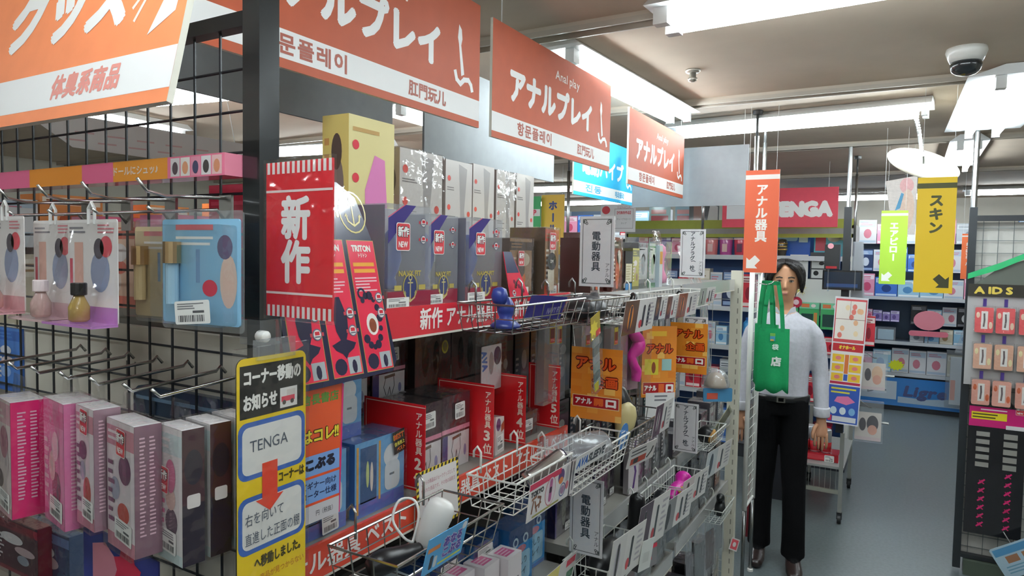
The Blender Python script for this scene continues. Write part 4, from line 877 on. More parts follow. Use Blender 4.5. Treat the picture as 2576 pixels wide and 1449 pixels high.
for k, (y, x, z, lb) in enumerate(((1.302, -.735, .925, 'small white and pink carton, foremost'), (1.238, -.755, .925, 'small white and pink carton, second from the blue box'), (1.17, -.775, .925, 'small white and pink carton, third from the blue box'), (1.10, -.79, .925, 'small white and pink carton, fourth from the blue box'), (1.225, -.70, .90, 'small white and magenta carton at the shelf edge'))):
    def fn(p, w, d, h, k=k):
        p.rect(topf(h), -w*.32, d*.2, w*.32, d*.8, '#d26a94', 3); micro(p, topf(h), -w*.3, d*.25, w*.3, d*.75, 3, '#e8b8cc', 4, random.Random(k)); p.rect(front(0), -w/2, 0, w/2, h*.25, '#c8387c', 2); p.disc(right(w/2), d*.5, h*.6, d*.14, h*.16, '#c86a88', 2); p.rect(front(0), -w*.2, h*.5, w*.3, h*.6, '#8d8890', 2)
    if k < 4: pack('small_carton', lb, 'carton', .060, .055, .128, (x, y, z), AISLE, 'small white and pink cartons on the third shelf', '#e3dbdd', '#ddd3d6', '#e6dee0', fn=fn)
t = pack('product_box', 'pale blue box with a dark drawing, below the chrome basket', 'box', .13, .12, .19, (-.72, .93, .925), AISLE+R(-4), None, '#7cc0e2', '#5aa6d4', '#c9d6dc', fn=lambda p, w, d, h: (p.rect(topf(h), -w*.3, d*.2, w*.35, d*.5, '#3a4a66', 3), p.disc(front(0), w*.1, h*.7, w*.2, h*.1, '#cfe2ea', 3)), wrap=True)
t = thing('picture_card', 'white, yellow and green folded card at the corner of the third shelf', 'sign', (-.70, 1.44, .905), 0, None, (R(10), 0, AISLE)); W, H = .17, .09
obj('card', MB('gloss').box(-W/2, 0, 0, W/2, .001, H, '#ddd6d2'), t); mb = MB('gloss'); P = front(0); mb.rect(P, -W/2, 0, -.01, H, '#e2d060', 1); mb.rect(P, .03, H*.72, .08, H*.92, '#d0485a', 1); mb.rect(P, .04, H*.3, .078, H*.55, '#2f7a4c', 1); mb.rect(P, -.06, H*.3, -.02, H*.7, '#d89a7c', 2); obj('print', mb, t)
# ================================================================== middle and end bays: framed flag signs
def framed_flag(px, X0, chars, label, small='アナル', lead=1.05, hk=.145):
    x0, y0, x1, y1 = px
    y = at(x0, (y0+y1)/2, X=X0).y; cx, z, W, H = onY(x0, y0, x1, y1, y)
    t = thing('framed_sign', label, 'sign', (X0+W/2, y, z), 0, 'white framed flag signs on the shelves')
    obj('panel', MB('paper').box(-W/2, -.001, 0, W/2, .001, H, '#e9e8ea'), t); P = front(-.001); e = W*.075
    mb = MB('paper'); mb.frame(P, -W/2+e, e, W/2-e, H-e, W*.018, '#4a5050', 1); obj('border', mb, t)
    for sx in (-1, 1):
        for sz in (0, 1):
            mb = MB('paper'); cu, cv = sx*(W/2-e-W*.07), (H-e-W*.07 if sz else e+W*.07)
            ring(mb, P, cu, cv, W*.05, W*.022, '#565c5c', 2, 10); ring(mb, P, cu-sx*W*.05, cv-(W*.05 if sz else -W*.05), W*.03, W*.018, '#565c5c', 2, 8); mb.disc(P, cu+sx*W*.02, cv, W*.03, W*.03, '#565c5c', 3, 8)
            obj('corner_ornament', mb, t)
    mb = MB('paper'); mb.text(P, chars, -W*.02 if len(chars) < 6 else 0, H*.50, H*hk, '#35404a', vert=True, lead=lead, bold=.018, lay=2); obj('lettering', mb, t)
    obj('small_lettering', MB('paper').text(P, small, W*.32, H*.235, H*.072, '#3a4248', vert=True, lay=2), t)
    obj('sleeve', MB('film').box(-W/2-.001, -.0025, -.001, W/2+.001, .002, H+.001), t)
framed_flag((1459, 544, 1545, 721), -.735, '電動器具', 'framed white flag sign with four large characters, above the top shelf strip')
framed_flag((1711, 577, 1774, 698), -.735, 'アナルプラグ(栓)', 'framed white flag sign with a column of kana, beside the clear pouches', lead=.98, hk=.108)
framed_flag((1434, 1203, 1517, 1396), -.735, '電動器具', 'framed white flag sign with four large characters, low beside the dark boxes')
framed_flag((1694, 1014, 1756, 1137), -.735, 'アナルプラグ(栓)', 'framed white flag sign with a column of kana, low beside the glossy shelf strip', lead=.98, hk=.108)
framed_flag((1718, 797, 1779, 917), -.73, 'アナルプラグ(栓)', 'framed white flag sign half hidden behind an orange brick poster', lead=.98, hk=.108)
# ---- orange brick-pattern posters
def brick_poster(loc, W, H, rz, label, kind=0):
    t = thing('brick_poster', label, 'poster', loc, rz, 'orange brick posters hung on the shelves')
    obj('panel', MB('gloss').box(-W/2, -.001, 0, W/2, .001, H, '#d9852f'), t); P = front(-.001); mb = MB('gloss'); r = random.Random(int(W*5000))
    n = 11
    for i in range(n):
        u = -W/2-(W*.11 if i % 2 else 0)
        while u < W/2:
            a, c = max(u+.0006, -W/2), min(u+W*.22-.0006, W/2)
            if c > a: mb.rect(P, a, H*i/n+.0005, c, H*(i+1)/n-.0005, r.choice(('#e08a2c', '#d97c28', '#e5993a', '#dd862e', '#ecb75c') if r.random() < .5 else ('#dd862c',)), 1)
            u += W*.22
    obj('brick_print', mb, t, kind='stuff')
    mb = MB('gloss'); v = H*(.25 if kind == 0 else .13); mb.rect(P, -W*.46, v-H*.085, W*.46, v+H*.085, '#a81c22', 3); mb.frame(P, -W*.46, v-H*.085, W*.46, v+H*.085, W*.012, '#e6d4a0', 4); obj('banner_print', mb, t)
    mb = MB('gloss')
    def puff(s, u, v2, h, w):
        mb.text(P, s, u, v2, h, '#5a1a10', w=w, bold=.12, lay=3); mb.text(P, s, u, v2, h, '#d8501e', w=w, bold=.04, lay=5)
    if kind == 0:
        puff('アナル', -W*.02, H*.78, H*.20, W*.80); puff('企画', W*.18, H*.53, H*.17, W*.50)
        mb.text(P, 'アナル', -W*.24, v, H*.10, '#f4f0ea', w=W*.34, bold=.05, lay=5); mb.text(P, '口', W*.30, v, H*.12, '#f4f0ea', w=W*.24, bold=.08, lay=5); mb.text(P, '開', W*.06, v, H*.11, '#e0662c', w=W*.20, bold=.06, lay=5)
    else:
        puff('アナル', 0, H*.68, H*.16, W*.78); mb.rect(P, -W*.42, H*.32, -W*.02, H*.54, '#d8c83c', 4); mb.disc(P, -W*.16, H*.42, W*.06, H*.08, '#8d4a2c', 5); mb.rect(P, W*.08, H*.38, W*.36, H*.54, '#9cc4c0', 4)
        mb.text(P, 'アナル', -W*.24, v, H*.09, '#f4f0ea', w=W*.36, bold=.05, lay=5); mb.text(P, '口', W*.32, v, H*.12, '#f4f0ea', w=W*.24, bold=.08, lay=5); mb.rect(P, 0, v-H*.06, W*.16, v+H*.06, '#e0662c', 5); mb.rect(P, -W*.3, H*.86, W*.2, H*.93, '#e8b83c', 4)
    obj('lettering', mb, t, kind='stuff')
    if kind == 0: obj('hang_wire', MB('chrome').tube([(-W/2+.008, 0, H), (-W/2, .004, H+.05), (-W/2-.012, .004, H+.10)], .0012, '#b5b5b4', n=5), t)
    return t
for px, X0, lb in (((1440, 875, 1567, 1056), -.735, 'large orange brick poster beside the divider numbered five'), ((1685, 812, 1778, 938), -.72, 'orange brick poster in front of a half hidden framed sign')):
    y = at(px[0], 950, X=X0).y; cx, z, W, H = onY(*px, y); brick_poster((X0+W/2, y-.006, z), W, H, R(1), lb)
cx, z, W, H = onX(1634, 822, 1694, 1000, -.68); brick_poster((-.69, cx, z), .115, H, AISLE-R(52), 'orange brick poster with a small yellow panel, turned to the aisle', 1)
obj('hang_wire', MB('chrome').tube([(-.05, .002, .19), (-.052, .03, .23), (-.05, .075, .29)], .0012, '#b5b5b4', n=5), [o for o in COL.objects if str(o.get('label', '')).endswith('turned to the aisle')][0])
t = thing('price_card', 'white price slip hanging below the turned brick poster', 'card', (-.672, 2.14, 1.20), AISLE-R(48)); obj('slip', MB('paper').box(-.06, -.001, 0, .04, .0, .085, '#d8d6d4'), t); mb = MB('paper'); micro(mb, front(-.001), -.03, .055, .03, .08, 2, '#77747a', 1, rnd); obj('print', mb, t)
# ---- goods on the top shelf of the middle bay
TG = 'boxes on the top shelf behind the white baskets'
for k, (y0, y1, h, x, c1, c2, lb) in enumerate(((1.83, 1.93, .16, -.80, '#7a2a28', '#4a2220', 'dark red box half behind the framed sign'), (1.945, 2.03, .165, -.78, '#84302a', '#5a2420', 'dark red box with grey lettering band and red corner sticker'),
        (2.04, 2.11, .125, -.775, '#2a2a30', '#3a2c2c', 'black box with a cream label and blue foot'), (2.12, 2.185, .135, -.78, '#b8b060', '#6a6a48', 'olive yellow box beside the black box'),
        (2.20, 2.30, .155, -.79, '#8c8f90', '#6a6c70', 'grey box with white panel on the top shelf'), (2.31, 2.385, .155, -.79, '#a9b0b4', '#5f8a68', 'pale grey box with a green edge'),
        (2.395, 2.435, .15, -.78, '#d8dde2', '#b0bcc4', 'narrow white box with an orange tab'), (2.10, 2.24, .185, -.92, '#7a3034', '#5a2c2c', 'maroon box standing behind the black and olive boxes'))):
    def fn(p, w, d, h, k=k):
        P = front(0)
        if k < 2: p.rect(P, -w*.5, h*.80, w*.5, h*.92, '#5d5250', 5); micro(p, P, -w*.3, h*.82, w*.3, h*.9, 1, '#c9c0ba', 6, rnd); p.flat(P, [(-w*.1, h*.05), (w*.1, h*.05), (w*.2, h*.4), (.0, h*.75), (-w*.2, h*.4)], '#c8603c', 5)
        if k == 2: p.rect(P, -w*.42, h*.22, w*.42, h*.68, '#dcd3b4', 5); p.rect(P, -w*.42, h*.02, w*.42, h*.18, '#3f86c0', 5); micro(p, P, -w*.36, h*.26, w*.36, h*.64, 6, '#b5aa88', 6, rnd)
        if k in (4, 5): p.rect(P, -w*.4, h*.2, w*.4, h*.9, '#c9cbca', 5); p.disc(P, 0, h*.5, w*.2, h*.2, '#8f9a98', 6)
        if k == 6: p.rect(P, -w*.4, h*.55, w*.4, h*.85, '#e08a4a', 5)
    pack('product_box', lb, 'box', y1-y0-.004, .10, h, (x, (y0+y1)/2, 1.612), AISLE, TG, c1, c2, pal=None if k in (2, 6) else [c1, c2, '#9a7a68', '#c9b4a0', '#e2d8cc'], seed=80+k, fn=fn, wrap=k in (1, 4, 7))
t = thing('clear_pack', 'clear pack with a glossy pink bulb standing on the top shelf', 'package', (-.77, 2.475, 1.612), AISLE); obj('bulb', MB('rubber').lathe([(.004, .01), (.022, .014), (.024, .035), (.013, .06), (.012, .10), (.019, .125), (.016, .145), (.004, .155)], '#e88aac', n=16, at=(0, .03, 0)), t, smooth=True); obj('shell', MB('clear').box(-.034, 0, 0, .034, .06, .165), t)
def pouch(y, x, z, W, H, label, lean=-12, rz=0, tint='film', card=None):
    t = thing('clear_pouch', label, 'package', (x, y, z), 0, 'clear plastic pouches on the end bay', (R(lean), 0, AISLE+rz)); n, m = 6, 6; mb = MB(tint); vs = []
    for s in (-1, 1):
        for j in range(m+1):
            for i in range(n+1):
                u, v = i/n*2-1, j/m; vs.append((u*W/2*(1-.25*max(0, v-.6)/.4), s*.014*(1-u*u)*(1-v*.8)+.003*math.sin(i*2.1+j*1.7+s), v*H))
    fs = []
    for s in (0, 1):
        o = s*(n+1)*(m+1)
        for j in range(m):
            for i in range(n): q = (o+j*(n+1)+i, o+j*(n+1)+i+1, o+(j+1)*(n+1)+i+1, o+(j+1)*(n+1)+i); fs.append(q if not s else q[::-1])
    mb.add(vs, fs, '#ffffff'); obj('pouch', mb, t)
    if card: obj('card', MB('gloss').prism(rr_poly(-W*.35, H*.08, W*.35, H*.72, .003), .0, .001, card), t)
pouch(2.53, -.80, 1.612, .10, .21, 'tall clear pouch leaning beside the framed kana sign'); pouch(2.64, -.83, 1.612, .11, .215, 'tall clear pouch behind the framed kana sign')
pouch(2.83, -.76, 1.613, .17, .17, 'wide crinkled clear pouch leaning at the right of the framed kana sign', -24, 0, 'clear')
# ---- white baskets on the top rail, their cards and black articles
basket(1.655, 2.05, -.733, -.612, 1.606, .062, '#e2e1dc', 'paint', 'white basket with brown and white picture card below the top shelf strip', WG, 11)
basket(2.075, 2.50, -.733, -.615, 1.606, .055, '#e2e1dc', 'paint', 'white basket nearest the clear pouches below the top shelf strip', WG, 12)
def prod_card(px, X, label, c1, c2, seed, rz=0, n=1, tilt=8):
    cy, z, W, H = onX(*px, X); t = thing('picture_card', label, 'sign', (X, cy, z), 0, 'product picture cards clipped to the white baskets', (R(tilt), 0, AISLE+rz))
    obj('card', MB('gloss').box(-W/2, -.001, 0, W/2, 0, H, '#e3dfda'), t); P = front(-.001); mb = MB('gloss'); r = random.Random(seed)
    mb.rect(P, -W/2, 0, -W*.08, H, c1, 1); mb.disc(P, -W*.30, H*.5, W*.07, H*.38, c2, 2); mb.rrect(P, -W*.33, H*.1, -W*.27, H*.85, W*.02, '#2a2422', 3)
    for i in range(n): mb.rrect(P, W*(.08+.16*i), H*.14, W*(.15+.16*i), H*.82, W*.03, '#33363a', 2)
    mb.disc(P, W*.04, H*.25, W*.05, H*.13, '#d0484e', 3); micro(mb, P, W*.26, H*.15, W*.46, H*.9, 6, '#b5aeb2', 2, r); obj('print', mb, t)
prod_card((1562, 752, 1640, 836), -.605, 'picture card, half brown and half white with two grey shapes', '#5a3a22', '#e08a34', 1, n=2)
prod_card((1643, 744, 1672, 803), -.605, 'narrow picture card with flame-like print beside the brown one', '#4a3a36', '#d8a070', 2); prod_card((1672, 744, 1700, 800), -.607, 'narrow picture card with pale pink print', '#6a4438', '#c88060', 3)
prod_card((1700, 735, 1749, 795), -.605, 'picture card with orange spine and dark slanted shape', '#8a4a2c', '#d87a3a', 4); prod_card((1755, 723, 1794, 766), -.605, 'shiny white picture card with grey lines at the basket end', '#a8b0a4', '#dfe4dc', 5, n=2)
for k, (y, x, z, s, lb) in enumerate(((1.80, -.66, 1.552, 1.0, 'black rubber article with a raised strap in the white basket'), (2.28, -.67, 1.56, .7, 'small black rubber article in the white basket'))):
    t = thing('black_toy', lb, 'toy', (x, y, z), R(20)); obj('body', MB('rubber').lathe([(.006, 0), (.030*s, .003), (.036*s, .018*s), (.030*s, .036*s), (.012*s, .048*s), (.004, .05*s)], '#141516', n=18, sy=1.4), t, smooth=True)
    obj('strap', MB('rubber').tube(spline([(0, .03*s, .03*s), (.01, .055*s, .055*s), (.0, .075*s, .06*s), (-.01, .08*s, .03*s)]), .005*s, '#17181a', n=8), t, smooth=True)
t = thing('foil_strip', 'hanging strip of clear wrapped foil sachets with a yellow and red header', 'package', (-.60, 1.405, 1.59), 0, None, (R(4), R(-17), AISLE)); W = .052; mb = MB('gloss').box(-W/2, 0, -.055, W/2, .001, 0, '#a8942c'); obj('header', mb, t); mb = MB('gloss')
P = front(0); mb.flat(P, [(-.01+.016*(1+.5*(k % 2))*math.cos(k*.45), -.03+.013*(1+.5*(k % 2))*math.sin(k*.45)) for k in range(14)], '#e6d23c', 1); mb.rect(P, 0, -.055, W/2, -.04, '#c8342c', 2); obj('print', mb, t)
for k in range(6):
    z1 = -.057-k*.021; obj('sachet', MB('gloss').box(-W*.30, .0, z1-.019, W*.36, .003, z1, ('#8fa09a', '#6f7f7c', '#a3aeaa')[k % 3]), t)
obj('tag', MB('gloss').box(-W*.3, -.001, -.185, W*.1, .001, -.165, '#d8cc2c'), t); obj('sleeve', MB('film').box(-W/2, -.004, -.19, W/2, .005, -.05), t)
pouch(1.47, -.64, 1.53, .09, .09, 'clear curved blister hanging from the chrome basket beside the foil strip', 10, 0, 'film', '#a8888c')
# ---- hung clear packs with small tags under the top shelf of the middle bay
HG = 'clear packs hung under the top shelf strip'
for k, (y, z, x, c, lb) in enumerate(((1.49, 1.36, -.76, '#5b5450', 'hung clear pack with small yellow tag by the five divider'), (1.57, 1.35, -.78, '#4a4644', 'hung clear pack with small yellow tag behind the big brick poster'), (1.66, 1.34, -.74, '#5a5652', 'hung clear pack with yellow and red tag right above the big brick poster'),
        (1.75, 1.33, -.76, '#4d4844', 'hung clear pack with yellow and red tag beside the foil strip'), (1.86, 1.32, -.74, '#5a4648', 'hung clear pack with yellow tag and dark red body'), (1.945, 1.30, -.75, '#3c3434', 'hung dark pack beside the magenta article'))):
    t = thing('hanging_pack', lb, 'package', (x, y, z), AISLE, HG); obj('card', MB('gloss').box(-.036, .01, 0, .036, .012, .19, c), t); obj('shell', MB('clear').box(-.04, -.012, -.002, .04, .0125, .20), t)
    if k < 5:
        mb = MB('paper'); P = front(-.0125); mb.rect(P, -.014, .145, .014, .195, '#b5a030', 1); mb.rect(P, -.012, .147, .012, .182, '#6a2a1c', 2); mb.rect(P, -.012, .147, .012, .158, '#b0332a', 3); obj('tag', mb, t); obj('tag_lettering', MB('paper').text(P, 'アナル', 0, .1525, .008, '#f0e6da', w=.02, lay=4), t)
t = thing('hanging_pack', 'clear pack with a twisted magenta rubber article', 'package', (-.735, 2.035, 1.30), AISLE+R(-20), None); obj('backing', MB('gloss').box(-.045, .02, 0, .045, .022, .22, '#8d6a74'), t)
obj('article', MB('rubber').tube(*spline([(.01, 0, .03), (.012, 0, .06), (-.006, -.004, .085), (-.012, 0, .11), (.012, -.004, .135), (.02, 0, .155), (-.004, 0, .18), (-.016, 0, .195)], [.014, .017, .014, .015, .022, .020, .018, .010]), '#d81e9a', n=12), t, smooth=True); obj('shell', MB('film').box(-.05, -.028, -.004, .05, .024, .225), t)
pack('hanging_pack', 'dark slim pack hung beside the turned brick poster', 'package', .05, .02, .24, (-.745, 2.115, 1.27), AISLE, None, '#2c2624', '#1f1b1a', pal=['#2c2624', '#3c302c', '#4d403a'], seed=90, wrap=True)
# ---- chrome basket with black and tan articles
basket(1.63, 1.95, -.715, -.60, 1.275, .06, '#a9a9a6', 'chrome', 'chrome basket that holds the black and tan rounded articles', CG, 12)
t = thing('tan_toy', 'tan flattened oval article standing in a chrome basket', 'toy', (-.645, 1.70, 1.218), R(60)); mb = MB('rubber'); mb.M = Matrix.Rotation(R(12), 4, 'Y'); mb.lathe([(.004, 0), (.016, .004), (.020, .02), (.033, .06), (.034, .085), (.024, .108), (.004, .118)], '#b5a878', n=20, sy=.5); obj('body', mb, t, smooth=True)
t = thing('black_toy', 'tall black pointed article standing in a chrome basket', 'toy', (-.665, 1.80, 1.218), R(60)); mb = MB('rubber'); mb.M = Matrix.Rotation(R(-14), 4, 'Y'); mb.lathe([(.02, 0), (.040, .008), (.038, .05), (.032, .10), (.020, .14), (.004, .155)], '#161415', n=20, sy=.8); obj('body', mb, t, smooth=True)
t = thing('black_bowl', 'black bowl-like article hanging below the big brick poster', 'toy', (-.655, 1.535, 1.215), 0); obj('body', MB('rubber').lathe([(.010, 0), (.032, .004), (.044, .03), (.050, .055), (.046, .055), (.03, .03)], '#1c1816', n=20), t, smooth=True)
prod_card((1640, 1010, 1682, 1088), -.595, 'dark picture card with a white ring-like print on the chrome basket', '#5a2c44', '#e8e2e0', 8); 
# ---- lower: mesh basket with the lettered tube
basket(1.285, 1.60, -.69, -.585, 1.285, .07, '#dcdad4', 'paint', 'white mesh basket with the blue and grey lettered card', WG, 12, mesh=True)
t = thing('clear_tube', 'smoky clear half-round tube lying across the mesh basket', 'package', (-.64, 1.40, 1.285), R(55)); mb = MB('frost'); mb.M = Matrix.Rotation(R(90), 4, 'Y'); mb.lathe([(.040, -.075), (.042, -.07), (.042, .07), (.040, .075)], '#cfc8ca', n=24, sy=1.0, sx=.8); obj('tube', mb, t, smooth=True)
cy, z, W, H = onX(1443, 1098, 1515, 1172, -.575); t = thing('picture_card', 'slanted white card lettered AVA SLEEVE clipped to the mesh basket', 'sign', (-.572, cy, z+.004), 0, None, (R(10), 0, AISLE)); W, H = .155, .036
obj('card', MB('gloss').box(-W/2, -.001, 0, W/2, 0, H, '#e2e0de'), t); mb = MB('gloss'); P = front(-.001); mb.text(P, 'AVA', -W*.28, H*.5, .026, '#2f62b4', w=.055, bold=.06, lay=1, shear=.2); mb.text(P, 'SLEEVE', W*.19, H*.5, .026, '#3a3c42', w=.088, bold=.05, lay=1, shear=.2); obj('lettering', mb, t)
t = thing('round_tag', 'small blue oval tag next to the lettered slanted card', 'sign', (-.60, 1.585, 1.245), 0, None, (R(8), 0, AISLE)); obj('tag', MB('gloss').prism([(.03*math.cos(k*.3927), .033+.034*math.sin(k*.3927)) for k in range(16)], -.001, 0, '#3f7fc4'), t); mb = MB('gloss'); micro(mb, front(-.001), -.02, .015, .02, .05, 4, '#e2ecf4', 1, rnd); obj('print', mb, t)
t = thing('picture_card', 'small white card with red and black print on the dark foil packs', 'sign', (-.60, 1.72, 1.175), 0, None, (R(20), R(-8), AISLE-R(20))); obj('card', MB('gloss').prism(rr_poly(-.055, 0, .055, .062, .005), -.001, 0, '#d8d2ce'), t); mb = MB('gloss'); P = front(-.001); mb.rect(P, -.042, .008, .02, .028, '#b0402c', 1); mb.rect(P, -.03, .01, -.012, .026, '#3a3634', 2); micro(mb, P, -.045, .034, .045, .056, 2, '#5d5858', 1, rnd); mb.line(P, [(.026, .012), (.04, .026), (.044, .04)], .006, '#4a4644', 2); obj('print', mb, t)
# ---- dark boxes on the lower shelf
DG = 'dark purple-edged boxes on the lower shelf'
for k, (y, w, h, x, c, lb) in enumerate(((1.685, .105, .155, -.80, '#3a3038', 'dark purple box half behind the low framed sign'), (1.80, .10, .155, -.79, '#35302e', 'dark box with purple spine, second from the low framed sign'), (1.905, .10, .165, -.785, '#2e2c30', 'dark box with a crinkled shiny top wrap'), (2.01, .085, .19, -.80, '#38323a', 'dark box with foil highlights behind the tall white pack'))):
    def fn(p, w, d, h): p.rect(front(0), -w/2, 0, -w*.40, h, '#3b2a6a', 3); p.disc(front(0), .0, h*.4, w*.12, h*.26, '#6a6a60', 3); micro(p, front(0), -w*.2, h*.8, w*.4, h*.92, 2, '#8d8a90', 3, rnd); p.rect(topf(h), -w*.3, d*.3, w*.4, d*.5, '#5a4a56', 3)
    t = pack('dark_box', lb, 'box', w, .11, h, (x, y, .955), AISLE, DG, c, '#2b2340', '#2c2a2e', fn=fn, wrap=True); sticker(t, front(-.003), .02, .018, .035, .022)
pack('slim_pack', 'tall white pack with a purple wavy stripe', 'package', .055, .02, .20, (-.745, 2.085, .958), AISLE+R(-15), None, '#c9c2c4', '#a8a2a6', fn=lambda p, w, d, h: p.line(front(0), [(0, h*.1), (w*.2, h*.35), (-w*.05, h*.6), (w*.15, h*.85)], .010, '#5a3a78', 2))
for k, (y, c, lb) in enumerate(((2.17, '#4a4a50', 'grey clear pack with pale contents on the lower shelf'), (2.26, '#5a5458', 'grey clear pack with red stripe on the lower shelf'), (2.35, '#54585c', 'grey clear pack behind the low kana sign'), (2.44, '#4a4648', 'dark clear pack at the end of the lower shelf'))):
    t = pack('hanging_pack', lb, 'package', .075, .05, 0.19, (-.757, y, .957), AISLE, 'grey clear packs on the lower shelf', c, '#3c3a40', '#66646a', pal=[c, '#6e6c72', '#a8a6a8', '#8d4048' if k == 1 else '#77767c', '#c9c6c6'], seed=100+k, wrap=True)
# ---- lower white baskets and their things
basket(1.53, 1.80, -.725, -.605, .955, .075, '#d6d8d2', 'paint', 'low white basket with black ball article and white cards', WG, 8); basket(1.985, 2.205, -.725, -.615, .955, .065, '#d6d8d2', 'paint', 'low white basket with black and white striped article', WG, 8)
basket(2.225, 2.46, -.725, -.62, .955, .065, '#d6d8d2', 'paint', 'low white basket with magenta article', WG, 8); basket(2.985, 3.21, -.745, -.66, .622, .06, '#cfd2cc', 'paint', 'lowest white basket with a black bent article next to the cream post', WG, 8); basket(2.62, 2.86, -.735, -.63, 1.04, .06, '#d6d8d2', 'paint', 'white basket with the black and gold round article', WG, 8)
def blob(name, lb, loc, col, parts, rz=0):
    t = thing(name, lb, 'toy', loc, rz)
    for i, (pts, rr, c) in enumerate(parts): obj('body' if i == 0 else 'detail', MB('rubber').tube(*spline(pts, rr), c or col, n=14), t, smooth=True)
blob('black_toy', 'large black ball-ended article in the low white basket', (-.665, 1.66, .89), '#151617', [([(0, -.07, .015), (0, -.03, .03), (0, .02, .042), (0, .055, .045), (0, .075, .045)], [.012, .034, .036, .030, .010], None)])
blob('black_toy', 'upright black rounded article between the low baskets', (-.66, 1.885, .905), '#141517', [([(0, 0, 0), (0, 0, .03), (0, 0, .08), (0, 0, .115), (0, 0, .13)], [.026, .027, .025, .022, .006], None)])
pack('small_box', 'grey box with two red stripes under the upright black article', 'box', .09, .06, .07, (-.615, 1.86, .832), AISLE-R(15), None, '#7d7a7c', '#5d5a5e', '#8d8a8c', fn=lambda p, w, d, h: (p.rect(front(0), -w/2, h*.75, w/2, h*.92, '#d8304c', 2), p.rect(front(0), -w/2, h*.3, w*.2, h*.44, '#d8304c', 2)))
blob('striped_toy', 'black article with a white half disc in a low white basket', (-.665, 2.09, .895), '#15191d', [([(0, -.05, .02), (0, -.02, .032), (0, .02, .03), (0, .05, .05), (0, .065, .055)], [.02, .034, .03, .028, .008], None), ([(.02, -.03, .035), (.034, -.028, .036), (.037, -.028, .036)], [.018, .018, .004], '#dcdcd6')])
blob('magenta_toy', 'bright magenta rubber article with gold bits in a low white basket', (-.665, 2.33, .895), '#c21494', [([(0, -.10, .012), (0, -.06, .022), (0, -.02, .03), (0, .02, .028), (0, .05, .045), (0, .075, .055)], [.014, .026, .024, .020, .030, .010], None), ([(.02, -.04, .04), (.026, -.04, .043)], [.006, .003], '#d8b04a'), ([(.02, -.07, .036), (.026, -.07, .04)], [.006, .003], '#d8b04a')])
blob('gold_toy', 'black and gold faceted round article in a white basket', (-.675, 2.74, .985), '#16181a', [([(0, -.04, .02), (0, -.015, .03), (0, .025, .03), (0, .045, .028)], [.012, .038, .036, .012], None), ([(.012, -.01, .03), (.03, -.012, .032), (.038, -.012, .032)], [.030, .026, .008], '#a87a34')])
blob('black_toy', 'bent black article in the lowest white basket', (-.70, 3.11, .566), '#15191a', [([(0, 0, 0), (0, 0, .03), (0, .005, .06), (.005, -.02, .085), (.005, -.04, .08)], [.024, .024, .018, .018, .008], None)])
for px, X, c1, c2, s, lb, n in (((1535, 1330, 1600, 1449), -.60, '#d8d4d0', '#b0a8b0', 21, 'white picture card with a dark curved line on the low white basket', 1), ((1603, 1250, 1660, 1375), -.605, '#4a3040', '#6d5a66', 22, 'picture card with plum half and a long dark bent shape', 1), ((1668, 1240, 1724, 1322), -.612, '#8d8a8a', '#4a4a52', 23, 'picture card with several black slender shapes', 2),
                            ((1718, 1190, 1764, 1262), -.615, '#d8c8c4', '#b06a78', 24, 'picture card with pink and red slender shapes', 2), ((1780, 1120, 1822, 1188), -.625, '#c4c8c8', '#3a5a78', 25, 'white picture card with a dark red mark near the cream post', 1)):
    prod_card(px, X, lb, c1, c2, s, n=n, rz=R(-6))
t = thing('price_card', 'blank white slip hooked over the low white basket', 'card', (-.585, 1.735, .885), 0, None, (R(6), R(5), AISLE-R(10))); obj('slip', MB('paper').box(-.032, -.001, 0, .032, 0, .085, '#d4d6d2'), t); mb = MB('paper'); mb.rect(front(-.001), -.016, .022, .016, .05, '#c0c2be', 1); obj('print', mb, t)
t = thing('sticker_card', 'small white card with red patches stuck by the cream post', 'card', (-.704, 3.46, .30), 0, None, (0, R(25), AISLE-R(25))); obj('card', MB('gloss').box(-.035, -.001, -.03, .035, 0, .03, '#dcd4d2'), t); mb = MB('gloss'); mb.rect(front(-.001), -.028, -.024, .028, .024, '#d8505c', 1); mb.disc(front(-.001), 0, 0, .014, .012, '#e6dcda', 2); obj('print', mb, t)
# ---- clear packs on the end bay
EG = 'clear hanging packs on the end bay'
for k, (y, z, x, W, H, c, lb) in enumerate(((2.60, 1.36, -.75, .09, .22, '#8a6a2c', 'hanging pack with mustard card under the end shelf strip'), (2.70, 1.34, -.73, .085, .23, '#4f6a6c', 'hanging clear pack with teal card under the end shelf strip'), (2.80, 1.22, -.70, .10, .33, '#7d8286', 'long crumpled clear pack hanging in the end bay'), (2.91, 1.25, -.74, .09, .30, '#9a9692', 'long crumpled clear pack beside the wire screen'),
        (3.02, 1.28, -.76, .09, .26, '#6d5a3c', 'hanging pack with amber card beside the wire screen'))): pouch(y, x, z, W, H, lb, -3, 0, 'clear', c)
t = thing('dome_pack', 'pearly dome-shaped pack with a blue and red card foot', 'package', (-.665, 2.80, 1.20), R(35)); obj('dome', MB('frost').lathe([(.055, 0), (.058, .01), (.050, .045), (.030, .068), (.006, .075)], '#c9c4bc', n=22), t, smooth=True); obj('content', MB('plastic').lathe([(.045, .002), (.045, .012), (.036, .04), (.02, .056), (.004, .06)], '#a8947c', n=18), t, smooth=True); obj('foot_card', MB('gloss').prism(rr_poly(-.06, -.055, .06, .0, .006), -.03, -.027, '#3f7fa8').rect(front(-.03), -.045, -.045, .0, -.02, '#c0503c', 1), t)
